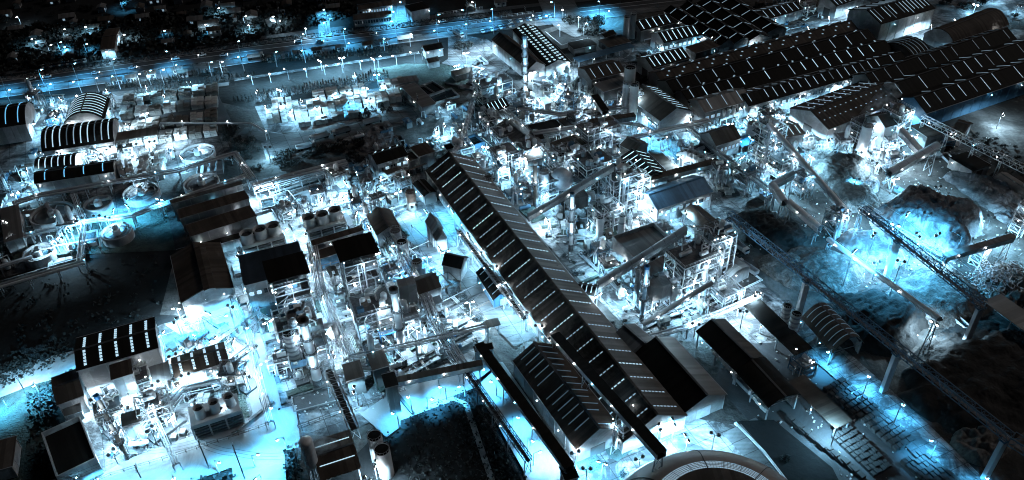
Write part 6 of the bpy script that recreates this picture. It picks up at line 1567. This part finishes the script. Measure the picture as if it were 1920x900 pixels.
# ================================================================ VEHICLES
tm = truck_master('steel'); tm2 = truck_master('white_metal'); cm1 = car_master('white_metal'); cm2 = car_master('steel_blue'); cm3 = car_master('steel_dark'); cl1 = car_master('white_metal', True); cl2 = car_master('steel', True)
used = set()
def veh(src, px, p2, auto, group, cat):
    g = G(px); rz = rzp(px, p2); g.z = .5
    if src in used: o = copytree(src, g, rz)
    else: used.add(src); o = src; o.location = g; o.rotation_euler.z = rz
    tag(o, cat, group=group, auto=auto); occupy(g, Vector((math.cos(rz), math.sin(rz), 0)), 9, 3); return o
for px, p2 in [((1146, 477), (1166, 493)), ((1158, 470), (1178, 486)), ((1168, 464), (1188, 480)), ((1140, 466), (1120, 450)), ((1385, 468), (1400, 480)), ((1400, 508), (1385, 498)), ((860, 68), (880, 80)), ((905, 120), (890, 108)), ((640, 252), (620, 258)), ((600, 262), (580, 268)), ((1520, 190), (1540, 185)), ((1250, 300), (1262, 312)), ((1340, 640), (1360, 660)), ((400, 720), (410, 735)), ((1395, 730), (1410, 745)), ((1800, 615), (1815, 628)), ((700, 232), (715, 228)), ((1690, 275), (1700, 270)), ((1350, 120), (1370, 114)), ((575, 280), (600, 274)), ((480, 60 + 50), (500, 107)), ((760, 76), (780, 73))]:
    veh(tm if R.random() < .5 else tm2, px, p2, 'open bed lorry', 'lorries parked and driving in the works', 'lorry')
for i in range(12): veh([cm1, cm2, cm3][i % 3], (905 + i * 5.6, 62 - i * 1.2), (905 + i * 5.6 + 3, 66 - i * 1.2), 'small car in the roadside car park', 'cars in the roadside car park', 'car')
for i in range(14): veh([cm1, cm2, cm3][(i * 2) % 3], (958 + i * 6, 44 - i * .9), (960 + i * 6, 47 - i), 'car parked by the service road', 'cars parked by the service road', 'car')
for i, (x, y) in enumerate([(60, 168), (180, 142), (330, 130), (420, 118), (560, 100), (700, 60 + 20), (830, 66), (250, 124), (90, 158), (600, 77), (380, 103)]): veh([cl1, cl2][i % 2], (x, 162 - .14 * x + (3 if i % 2 else -3)), (x + (20 if i % 2 else -20), 162 - .14 * (x + (20 if i % 2 else -20)) + (3 if i % 2 else -3)), 'car driving on the highway with headlights on', 'cars on the highway', 'car')
for i in range(16): veh([cm1, cm2, cm3][(i) % 3], (82 + i * 5.2, 128 - i * .7), (83 + i * 5.2, 131), 'car parked in front of the roadside shops', 'cars in front of the roadside shops', 'car')
for i in range(8): veh([cm1, cm2, cm3][(i) % 3], (1455 + R.uniform(0, 60), 25 + R.uniform(0, 40)), (1470, 60), 'car left in the top depot', 'cars in the top depot', 'car')
excavator((1764, 388), .8, 'small digger working on the dark slope behind the furrowed heap')
excavator((1683, 362), 2.2, 'digger standing in front of the white flat heap')
excavator((1580, 300), 4, 'digger on the rough ground right of the lit tower')
# ================================================================ FENCES, POLES
fence([(140, 925), (210, 895), (330, 858), (430, 826), (505, 800)], 2.2, 'black railing along the bright street at the bottom left')
fence([(295, 640), (440, 588)], 1.8, 'pale railing above the power station drive', m='white_metal')
fence([(560, 805), (640, 775), (720, 750), (760, 735)], 2, 'railing across the lower boiler yard')
fence([(875, 745), (940, 830), (1010, 960)], 2, 'railing right of the orchard')
fence([(1200, 640), (1290, 618), (1430, 558)], 1.8, 'white railing bounding the kiln yard', m='white_metal')
fence([(1615, 396), (1680, 440), (1760, 505), (1830, 560)], 9, 'tall net posts along the cyan heap', step=14, m='steel')
fence([(1640, 385), (1700, 420), (1790, 480)], 9, 'second line of tall net posts behind the cyan heap', step=14, m='steel')
fence([(840, 60), (920, 38), (1000, 26)], 2, 'fence posts beside the car park', m='white_metal')
fence([(820, 30), (905, 18)], 2, 'pale fence beyond the highway', m='white_metal', step=2)
fence([(1380, 800), (1440, 862), (1500, 940)], 1.2, 'low fence beside the dome road', m='steel')
for i, (a, c) in enumerate([((393, 880), (376, 825)), ((265, 898), (250, 872)), ((460, 900), (450, 830)), ((332, 100), (322, 68)), ((180, 115), (172, 92)), ((615, 60), (610, 35)), ((480, 70), (468, 45)), ((1055, 40), (1055, 12)), ((785, 205), (785, 175)), ((330, 235), (325, 205)), ((878, 50), (880, 0)), ((985, 35), (984, 12)), ((1162, 15), (1162, -10))]):
    pole(a, c, auto='thin pole with crossarms')
wires([(120, 960), (265, 898), (393, 880), (460, 900), (560, 905)], 13, 'power cables over the bright street at the bottom left')
# ================================================================ CLUTTER in the works
def clutter(poly, n, seed, where):
    rr = random.Random(seed); xs = [p[0] for p in poly]; ys = [p[1] for p in poly]; k = t = 0
    rz0 = rzp(poly[0], poly[1])
    while k < n and t < n * 25:
        t += 1; p = (rr.uniform(min(xs), max(xs)), rr.uniform(min(ys), max(ys)))
        g = G(p)
        if not inpoly(p, poly) or not free(g, 2.4): continue
        k += 1; q = rr.random(); rz = rz0 + rr.choice([0, 1.571])
        if q < .2: vessel_v(g, rr.uniform(.6, 1.2), rr.uniform(3, 7), rr.choice(['upright silver vessel', 'upright white vessel']) + ' ' + where, rr.choice(['silver', 'white_metal'])); occupy(g, Vector((1, 0, 0)), 4, 4)
        elif q < .36: vessel_h(g, rr.uniform(.6, 1.0), rr.uniform(3, 5), 'lying drum vessel ' + where, rr.choice(['white_metal', 'silver', 'steel_blue']), rz); occupy(g, Vector((1, 0, 0)), 8, 4)
        elif q < .6: skid(g, rz, 'pump skid with pipes ' + where, rr.uniform(.55, .9), seed=k + seed); occupy(g, Vector((1, 0, 0)), 4, 4)
        elif q < .78: cabin(g, rz, 'flat little cabin ' + where, rr.uniform(3, 6), rr.uniform(2.2, 3), rr.uniform(2.2, 3.2), rr.choice(['roof_grey', 'roof_brown', 'roof_blue', 'roof_black']), wl=rr.choice(['wall_white', 'wall_grey']))
        elif q < .92: frame(None, rr.uniform(5, 8), rr.uniform(4, 6), rr.uniform(4, 9), rr.choice([1, 2]), None, rz, rr.choice(['steel', 'white_metal', 'steel_blue']), seed * 50 + k, auto='small open steel frame ' + where, busy=1.2, world=g)
        else: stack(PX(g + Vector((-2, -2, 0))), PX(g + Vector((2, -2, 0))), PX(g + Vector((2, 2, 0))), 1.8, auto='low crate pile ' + where, group='crate piles in the works', nx=2, ny=2)
clutter([(880, 240), (1000, 215), (1060, 330), (1000, 410), (900, 320)], 34, 1, 'in the upper left core')
clutter([(1010, 260), (1180, 230), (1180, 340), (1060, 350)], 36, 2, 'in the upper core')
clutter([(1060, 350), (1200, 340), (1230, 440), (1120, 480), (1040, 440)], 40, 3, 'in the middle core')
clutter([(1120, 480), (1260, 440), (1420, 540), (1300, 620), (1180, 600)], 40, 4, 'in the kiln yard')
clutter([(1250, 240), (1420, 215), (1500, 300), (1400, 350), (1280, 320)], 30, 5, 'around the works building')
clutter([(1380, 330), (1480, 290), (1500, 330), (1440, 380)], 14, 6, 'by the lit transfer tower')
clutter([(1520, 240), (1720, 220), (1780, 280), (1640, 300), (1540, 270)], 34, 7, 'by the cyan silo')
clutter([(460, 480), (560, 460), (600, 600), (640, 720), (520, 740), (470, 600)], 34, 8, 'in the left boiler yard')
clutter([(600, 480), (740, 440), (850, 600), (860, 660), (700, 720)], 44, 9, 'in the right boiler yard')
clutter([(200, 700), (330, 690), (480, 700), (490, 790), (220, 870)], 44, 10, 'in the power station yard')
clutter([(560, 370), (700, 340), (720, 390), (600, 400)], 14, 11, 'behind the right cooling tower')
clutter([(700, 290), (860, 250), (880, 290), (800, 320), (730, 345)], 16, 12, 'around the dotted dark roof')
clutter([(880, 120), (1000, 140), (1120, 160), (1180, 210), (960, 220), (880, 190)], 34, 13, 'below the tall slim chimney')
clutter([(70, 200), (125, 200), (85, 235), (60, 240)], 10, 14, 'between the barrel roofs')
clutter([(150, 290), (300, 262), (340, 300), (230, 330)], 12, 15, 'right of the barrel roofs')
clutter([(0, 330), (60, 320), (60, 360), (0, 400)], 12, 16, 'at the left edge')
clutter([(1200, 100), (1430, 60), (1440, 80), (1300, 130), (1210, 155)], 22, 17, 'between the upper halls')
clutter([(1420, 10), (1580, -20), (1590, 30), (1460, 60)], 22, 18, 'in the top depot')
clutter([(680, 690), (860, 640), (880, 680), (760, 720)], 14, 19, 'along the low belt gallery')
clutter([(0, 400), (10, 460), (150, 455), (140, 480), (0, 520)], 12, 20, 'by the blue water tank')
clutter([(400, 0), (620, -10), (640, 40), (420, 60)], 8, 21, 'among the far houses')
clutter([(1400, 560), (1560, 700), (1500, 700), (1400, 620)], 10, 22, 'by the dark canopy')
clutter([(600, 262), (760, 215), (860, 190), (880, 215), (700, 262)], 12, 23, 'beside the works road')
clutter([(960, 660), (1000, 640), (1100, 830), (1060, 850)], 10, 24, 'along the chevron hall')
def piperun(poly, n, seed, where):
    rr = random.Random(seed); xs = [p[0] for p in poly]; ys = [p[1] for p in poly]; rz0 = rzp(poly[0], poly[1]); k = t = 0
    while k < n and t < n * 20:
        t += 1; p = (rr.uniform(min(xs), max(xs)), rr.uniform(min(ys), max(ys)))
        if not inpoly(p, poly): continue
        g = G(p); rz = rz0 + rr.choice([0, 1.571]); k += 1
        root = empty('pipe_run', (g.x, g.y, 0), rz, 'pipe run', group='pipe runs on the yards', auto=rr.choice(['thin pipe run on low sleepers ', 'bundle of small pipes ']) + where)
        L_, s = rr.uniform(10, 34), rr.choice([-1, 1]); L2 = rr.uniform(4, 14) * s; z = rr.choice([.5, .5, 1, 3.5]); m_ = rr.choice(['silver', 'steel', 'white_metal', 'steel_dark', 'rust'])
        for q in range(rr.choice([1, 2, 3])):
            o_ = q * .5; MB().path([(0, o_, z), (L_ - o_ * s, o_, z), (L_ - o_ * s, L2, z), (L_ - o_ * s, L2, .1)], rr.uniform(.1, .2), 6).obj('pipe', m_, root)
        for q in range(int(L_ / 4) + 1): link('sleeper', SH.setdefault(('sl', z), MB().box((0, .5, z / 2), (.25, 1.8, z)).mesh('sleeper', 'concrete2')), root, (q * 4, 0, 0))
def pads(poly, n, seed):
    rr = random.Random(seed); xs = [p[0] for p in poly]; ys = [p[1] for p in poly]; rz0 = rzp(poly[0], poly[1]); k = t = 0
    while k < n and t < n * 20:
        t += 1; p = (rr.uniform(min(xs), max(xs)), rr.uniform(min(ys), max(ys)))
        if not inpoly(p, poly): continue
        k += 1; g = G(p); LAY[0] += .2; w_, d_ = rr.uniform(3, 14), rr.uniform(2, 7); m_ = rr.choice(['asphalt', 'soil', 'concrete2', 'verge', 'concrete', 'asphalt', 'grating'])
        if rr.random() < .35: w_ *= 2.5; d_ = rr.uniform(.5, 1.2)
        b = MB().box((g.x, g.y, (.1 + .012 * LAY[0]) / 2), (w_, d_, .1 + .012 * LAY[0]), rz0 + rr.choice([0, 1.571]))
        o = b.obj('concrete_pad' if 'conc' in m_ else 'ground_patch', m_); o['kind'] = 'structure'
ZN = [([(880, 240), (1000, 200), (1060, 330), (1000, 410), (900, 320)], 'in the upper left core'), ([(1010, 260), (1180, 230), (1200, 340), (1060, 350)], 'in the upper core'), ([(1060, 350), (1200, 340), (1230, 440), (1120, 500), (1020, 440)], 'in the middle core'),
      ([(1120, 500), (1260, 440), (1420, 540), (1300, 630), (1180, 610)], 'in the kiln yard'), ([(1250, 240), (1460, 215), (1500, 330), (1400, 370), (1280, 320)], 'around the works building'), ([(450, 480), (560, 450), (600, 600), (650, 730), (520, 760), (470, 600)], 'in the left boiler yard'),
      ([(600, 480), (740, 420), (860, 600), (870, 670), (700, 730)], 'in the right boiler yard'), ([(180, 720), (330, 620), (440, 590), (490, 790), (200, 880)], 'in the power station yard'), ([(480, 380), (700, 300), (760, 350), (740, 420), (600, 440)], 'around the pale pond'), ([(700, 290), (860, 250), (880, 300), (800, 330), (730, 345)], 'near the dotted dark roof'),
      ([(860, 110), (1000, 140), (1120, 150), (1180, 210), (960, 220), (880, 190)], 'below the tall slim chimney'), ([(1500, 240), (1720, 220), (1780, 290), (1640, 320), (1540, 300)], 'by the cyan silo'), ([(0, 400), (60, 390), (160, 450), (140, 480), (0, 520)], 'by the blue water tank'), ([(60, 190), (215, 180), (300, 250), (330, 300), (60, 370)], 'around the barrel roofs'), ([(1200, 100), (1450, 50), (1600, 10), (1300, 130), (1210, 155)], 'between the upper halls')]
for i, (poly, where) in enumerate(ZN):
    n_ = [10, 10, 12, 14, 12, 12, 16, 12, 10, 6, 12, 8, 6, 8, 6][i]
    piperun(poly, n_, 300 + i, where); pads(poly, n_ * 2, 400 + i); clutter(poly, n_ * 2, 500 + i, where)
for i, (x, y) in enumerate([(222, 157), (248, 152), (285, 145), (335, 137), (345, 143), (560, 106), (595, 100), (640, 95), (690, 90), (720, 84), (510, 114)]): house((x, y), 16, rz=.25, auto='low shed between the service road and the tree row', rf='roof_grey' if i % 2 else 'roof_brown', wl='wall_white', group='low sheds along the service road')
# ================================================================ LAMPS
L = lamp
for p in [(71, 131), (135, 122), (208, 113), (318, 97), (445, 80), (562, 64), (643, 52), (740, 40), (817, 27), (872, 20), (923, 15), (0, 143), (1040, 4)]: L(p, 'p', 10000, 10, 'street', 'street lamps on the highway\'s far side')
for p in [(10, 171), (87, 160), (145, 152), (217, 141), (327, 125), (452, 108), (514, 100), (568, 92), (648, 80), (718, 70), (820, 56), (874, 48), (925, 40), (275, 133), (390, 117)]: L(p, 'c', 2200, 8, 'street', 'street lamps on the highway\'s near side')
for p in [(178, 150), (256, 138), (300, 133), (411, 115), (767, 62), (1005, 30), (1060, 20), (1085, 30), (1050, 45), (1095, 42)]: L(p, 'w', 5000, 8, 'street', 'street lamps by the service road')
for p in [(602, 20), (608, 45), (741, 20), (745, 5), (1125, 5), (1136, 20)]: L(p, 'c', 16000, 8, 'street', 'street lamps on the side roads')
BIG = [(201, 165), (113, 180), (250, 268), (283, 262), (153, 283), (46, 315), (105, 215), (500, 272), (745, 355), (665, 397), (545, 393), (485, 352), (513, 341), (340, 290), (142, 408), (100, 445), (20, 440), (10, 410),
       (866, 80), (873, 95), (900, 115), (905, 70), (830, 230), (815, 240), (1300, 115), (1320, 117), (1316, 68), (1075, 115), (1265, 50), (1452, 238), (1435, 265), (1465, 320), (1612, 391), (1640, 300), (1660, 275), (1685, 265), (1752, 463), (1770, 488), (1647, 488), (1640, 255), (1680, 330),
       (1045, 498), (1120, 548), (1283, 550), (1225, 390), (1285, 395), (1036, 632), (1080, 845), (780, 612), (880, 560), (665, 725), (825, 462), (660, 575), (670, 600), (590, 580), (600, 300 + 70), (1420, 548), (1395, 580), (1570, 800), (1110, 310), (1000, 270), (960, 240), (910, 270), (940, 310), (1275, 290), (1340, 130), (1590, 15), (1750, 45), (1795, 35), (1830, 75), (1880, 210), (30, 705), (700, 865), (685, 895), (460, 700), (420, 760), (345, 700), (280, 800), (230, 760), (290, 715), (1895, 435), (1755, 600), (1525, 290)]
for p in BIG: L(p, 'm' if R.random() < .45 else 'w', 10500 * R.uniform(.5, 1.4), 9)
for p in [(1627, 714), (1687, 765), (1759, 826), (1560, 655), (1840, 900)]: L(p, 'p', 9000, 8, 'street', 'street lamps along the slab yard road')
for p in [(930, 720), (960, 780), (1000, 850), (870, 720), (800, 745), (745, 780)]: L(p, 'p', 7500, 6, 'street', 'street lamps along the cyan road by the orchard')
for p in [(150, 412), (232, 372), (120, 442), (300, 372), (180, 405)]: L(p, 'c', 8000, 8)  # masts added to brighten the settling tanks
for i in range(8): L((500 + i * 31, 200 - i * 6), 'm', 3500, 6, 'mast', 'added floodlights between the cypress screen and the pallet stacks')  # row added to bring light onto the cypresses
for p in [(770, 752), (835, 728), (900, 700), (990, 820)]: L(p, 'p', 9000, 6, 'street', 'street lamps along the cyan road by the orchard')
for p in [(1235, 800), (1265, 790), (1290, 820), (1340, 815), (1200, 860), (1130, 865), (1100, 880), (1390, 860)]: L(p, 'c' if R.random() < .6 else 'm', 9000, 8, 'mast', 'floodlights around the gallery\'s lower end')
for p in [(960, 560), (985, 590), (1010, 612), (940, 530), (925, 500), (905, 470), (880, 440)]: L(p, 'm', 11000, 8, 'mast', 'floodlights along the gallery\'s left side')
for p in [(455, 612), (474, 660), (490, 715), (500, 760), (380, 600), (300, 628), (480, 690), (340, 612), (432, 586)]: L(p, 'p', 9500, 8, 'street', 'street lamps along the power station perimeter road')
for p in [(320, 885), (400, 858), (470, 850), (250, 905), (180, 905), (485, 885), (0, 740), (60, 712), (120, 692), (530, 815)]: L(p, 'c', 8500, 7, 'street', 'street lamps along the bottom left street')
for p in [(330, 600), (390, 585), (430, 575), (300, 625)]: L(p, 'c', 14000, 8, 'mast', 'floodlights on the power station drive')
for p in [(210, 395), (240, 385), (200, 408), (130, 430), (1240, 262), (1215, 255), (1410, 258)]: L(p, 'c', 15000, 8)
for p in [(800, 395), (850, 395), (835, 470), (800, 480), (860, 490)]: L(p, 'c', 12000, 8)
for p in [(1700, 400), (1740, 400), (1680, 420), (1720, 440), (1760, 440), (1600, 470), (1690, 490), (1640, 440)]: L(p, 'c', 15000, 18, 'mast', 'added floodlights around the furrowed cyan heap')  # high masts added to light the heap
fill_lamps([(160, 700), (300, 640), (450, 600), (490, 780), (200, 870)], 11, 'w', 7927, h=7, kinds='wwm')
fill_lamps([(450, 500), (560, 440), (700, 330), (760, 420), (860, 600), (700, 720), (560, 740), (480, 640)], 16, 'w', 5821, h=7, kinds='wmm')
fill_lamps([(880, 240), (1000, 180), (1180, 190), (1200, 330), (1060, 350), (1000, 420), (900, 320)], 15, 'w', 5266, h=7, kinds='wwm')
fill_lamps([(1060, 350), (1200, 340), (1340, 400), (1400, 540), (1300, 610), (1180, 600), (1120, 520), (1030, 440)], 15, 'w', 5544, h=7, kinds='wmm')
fill_lamps([(1200, 250), (1500, 220), (1720, 220), (1780, 280), (1640, 320), (1500, 330), (1400, 360), (1250, 320)], 17, 'w', 7560, h=7, kinds='wmm')
fill_lamps([(1500, 330), (1780, 290), (1900, 420), (1900, 500), (1780, 480), (1640, 400), (1540, 400)], 26, 'm', 6426, h=7, kinds='mcc')
fill_lamps([(840, 60), (1000, 140), (1190, 160), (1180, 210), (960, 210), (880, 160)], 19, 'w', 4435, h=7, kinds='wm')
fill_lamps([(1200, 100), (1460, 50), (1620, 20), (1600, 50), (1320, 135), (1200, 170)], 21, 'w', 4158, h=7, kinds='wm')
fill_lamps([(1300, 235), (1420, 205), (1620, 160), (1760, 110), (1900, 60), (1900, 75), (1560, 200), (1310, 260)], 13, 'w', 2494, h=7, kinds='wm')
fill_lamps([(480, 190), (740, 155), (800, 190), (640, 245), (500, 270), (480, 230)], 18, 'm', 5174, h=7, kinds='mc')
fill_lamps([(560, 290), (740, 212), (900, 170), (900, 200), (700, 262)], 22, 'm', 3326, h=7, kinds='m')
fill_lamps([(60, 190), (215, 180), (300, 250), (330, 300), (60, 370)], 16, 'w', 3880, h=7, kinds='wm')
fill_lamps([(-20, 390), (40, 380), (60, 430), (150, 440), (20, 520)], 16, 'c', 3880, h=7, kinds='mc')
fill_lamps([(225, 195), (410, 185), (430, 235), (230, 245)], 27, 'm', 1386, h=7, kinds='m')
fill_lamps([(1300, 610), (1430, 560), (1480, 600), (1360, 650)], 16, 'm', 4158, h=7, kinds='mc')
fill_lamps([(1700, 60), (1900, -10), (1950, 40), (1760, 90)], 21, 'm', 3880, h=7, kinds='m')
fill_lamps([(670, 250), (850, 215), (860, 245), (720, 280)], 21, 'm', 2494, h=7, kinds='m')
fill_lamps([(1600, -10), (1960, -60), (1960, 0), (1760, 20)], 27, 'm', 2494, h=7, kinds='m')
rr = random.Random(21)
for i in range(46):
    p = (rr.uniform(0, 950), rr.uniform(0, 120))
    if p[1] < 128 - p[0] * .118 - 6: L(p, rr.choice('wmcw'), rr.uniform(900, 4200), 6, 'street', 'garden lamps among the houses beyond the highway')
for p in [(1236, 786), (1262, 783), (1112, 828), (1132, 817), (738, 290), (430, 655), (1300, 545), (1140, 320), (1590, 395), (1240, 395), (175, 712), (215, 700), (258, 688), (345, 712), (375, 702), (405, 693), (460, 540), (350, 576), (385, 560), (420, 550), (1670, 50), (1700, 42), (1735, 32), (1800, 92)]: walllamp(p, 6, 'w', 5000)  # those along the turbine hall fronts are added wall washes
for i in range(10): L((470 + i * 34, 140 - i * 4.6), 'm', 5000, 6, 'street', 'lamps on the lit path before the cypress screen')
for p in [(700, 60 + 46), (790, 92), (640, 104), (600, 110), (350, 150), (270, 160)]: L(p, 'm', 8000, 7)
plume((663, 832), 6, (18, 4.5), Vector((-.8, -.45, .5)), 'white steam plume blown over the brown striped roof', .35)
plume((1598, 232), 8, (26, 5), Vector((.8, .3, .6)), 'pale smoke drifting in front of the wide brown hall', .16)
plume((1305, 290), 8, (16, 3), Vector((-.4, .1, .9)), 'steam rising from the white cooling unit', .1)
# ================================================================ LABELS
LM = [('the fat pale stack', (590, 660)), ('the stepped pale stack', (748, 600)), ('the blue capped slim chimney', (1208, 550)), ('the tall slim chimney', (985, 130)), ('the lower left chimney', (215, 800)),
      ('the gallery\'s upper end', (840, 320)), ('the gallery\'s middle', (1010, 530)), ('the gallery\'s lower end', (1220, 780)), ('the dome', (1325, 890)), ('the blue warehouse', (1270, 365)), ('the white chevron roof', (1205, 310)),
      ('the twin tall tanks', (1182, 175)), ('the pallet yard', (620, 200)), ('the timber yard', (320, 205)), ('the ten hoop barrel roof', (150, 255)), ('the largest settling tank', (97, 400)), ('the lone settling tank', (218, 433)),
      ('the dark settling tank', (378, 340)), ('the sawtooth roofs', (400, 400)), ('the brown monitor hall', (380, 510)), ('the dark field', (150, 570)), ('the black turbine hall', (220, 645)), ('the second turbine hall', (375, 680)), ('the three dark fans', (400, 760)),
      ('the left cooling tower', (490, 440)), ('the right cooling tower', (610, 415)), ('the pale pond', (565, 375)), ('the dotted dark roof', (730, 290)), ('the white tower house', (815, 425)), ('the orchard', (840, 850)), ('the square white tower', (735, 725)),
      ('the steaming roof', (645, 850)), ('the gate road', (890, 110)), ('the dotted black shed', (1015, 95)), ('the arched window hall', (1230, 45)), ('the white gabled hall', (1280, 70)), ('the top depot', (1510, 30)), ('the tall striped store', (1690, 30)), ('the brown silo hall', (1810, 65)),
      ('the long black bays', (1500, 130)), ('the right edge black hall', (1800, 160)), ('the wide brown hall', (1590, 195)), ('the lit transfer tower', (1435, 270)), ('the cyan silo', (1628, 245)), ('the furrowed cyan heap', (1740, 420)), ('the trestle conveyor', (1830, 275)),
      ('the stacker boom', (1660, 530)), ('the scrap heap', (1880, 540)), ('the ribbed silos', (1485, 600)), ('the ribbed barrel hall', (1560, 630)), ('the slab yard', (1640, 790)), ('the open sided hall', (1370, 650)), ('the kiln yard', (1300, 570)), ('the grey workshop', (1220, 450)),
      ('the grey core tanks', (1030, 335)), ('the chevron hall', (1060, 740)), ('the highway crossing', (1060, 25)), ('the villa', (405, 65)), ('the long end-on shed', (205, 72)), ('the white school buildings', (700, 25)), ('the cream office block', (785, 15)), ('the works building', (1350, 260)), ('the transformer yard', (1060, 175)), ('the lower left compound', (135, 840))]
def direc(dx, dy):
    if abs(dx) < 9 and abs(dy) < 9: return 'at'
    s = ''
    if abs(dy) > .45 * abs(dx): s = 'above' if dy < 0 else 'below'
    if abs(dx) > .45 * abs(dy): s += (' left of' if dx < 0 else ' right of') if s else ('left of' if dx < 0 else 'right of')
    return s
ORD = ['leftmost', 'second', 'third', 'fourth', 'fifth', 'sixth', 'seventh', 'eighth', 'ninth', 'tenth', 'eleventh', 'twelfth', 'thirteenth', 'fourteenth', 'fifteenth', 'sixteenth', 'seventeenth', 'eighteenth', 'nineteenth', 'twentieth', 'twenty-first', 'twenty-second', 'twenty-third', 'twenty-fourth', 'twenty-fifth', 'twenty-sixth', 'twenty-seventh', 'twenty-eighth', 'twenty-ninth', 'thirtieth', 'thirty-first', 'thirty-second', 'thirty-third', 'thirty-fourth', 'thirty-fifth', 'thirty-sixth', 'thirty-seventh', 'thirty-eighth', 'thirty-ninth', 'fortieth']
bpy.context.view_layer.update()
trees = [o for o in sc.objects if o.parent is None and o.get('category') == 'tree']
def tsize(o):
    p = PX(o.location); c = [k for k in o.children if k.name.startswith('crown')][0]
    return (c.scale.x / depth(o.location)) if -20 < p[0] < 1940 and -20 < p[1] < 920 else 0
trees.sort(key=tsize, reverse=True); b = MB(); dead = set()
for o in trees[290:]:
    rm = Matrix.Rotation(o.rotation_euler.z, 4, 'Z')
    for k in o.children:
        if k.name.startswith('crown') and tsize(o) > 0:
            M = Matrix.Translation(o.location) @ rm @ Matrix.Diagonal((*k.scale, 1)); me = k.data
            b.add([M @ v.co for v in me.vertices], [tuple(q.vertices) for q in me.polygons])
        dead.add(k)
    dead.add(o)
AUTO[:] = [t for t in AUTO if t[0] not in dead]
for o in list(dead): bpy.data.objects.remove(o)
o = b.obj('distant_foliage', 'leaf'); o['kind'] = 'stuff'; o['label'] = 'mass of smaller trees along the far belts and among the houses'
byl = {}
for o, desc in AUTO:
    p = PX(o.location); out = p[0] < -8 or p[0] > 1928 or p[1] < -8 or p[1] > 908
    nm, q = min(LM, key=lambda l: (l[1][0] - p[0]) ** 2 + ((l[1][1] - p[1]) * 1.4) ** 2)
    base = '%s, %s %s' % (desc, direc(p[0] - q[0], p[1] - q[1]), nm); byl.setdefault((desc, nm), []).append((o, p, q, desc, nm))
for (desc, nm), lst in byl.items():
    sub = {}
    for it in lst: sub.setdefault(direc(it[1][0] - it[2][0], it[1][1] - it[2][1]), []).append(it)
    for dr, its in sub.items():
        its.sort(key=lambda t: t[1][0])
        for i, (o, p, q, d, n_) in enumerate(its):
            d2 = d
            dw = d.split()
            pre = '' if len(its) == 1 else (ORD[0] + ' ' if i == 0 else (ORD[i] + ' from left, ' if i < 40 else 'further '))
            room = 16 - len(pre.split()) - len(dr.split()) - len(n_.split())
            if len(dw) > room: d2 = ' '.join(dw[:room]); 
            while d2.split()[-1] in ('in', 'of', 'the', 'by', 'beside', 'a', 'with', 'at', 'on', 'along', 'to', 'and', 'behind', 'below', 'above', 'beyond', 'among', 'under', 'around', 'between', 'left', 'right', 'before', 'front'): d2 = ' '.join(d2.split()[:-1])
            o['label'] = '%s%s, %s %s' % (pre, d2, dr, n_)
bpy.context.view_layer.update()
print('OBJ', len(bpy.data.objects), 'LIGHTS', len([o for o in bpy.data.objects if o.type == 'LIGHT']), 'TRIS', sum(len(m.polygons) for m in bpy.data.meshes) * 2)
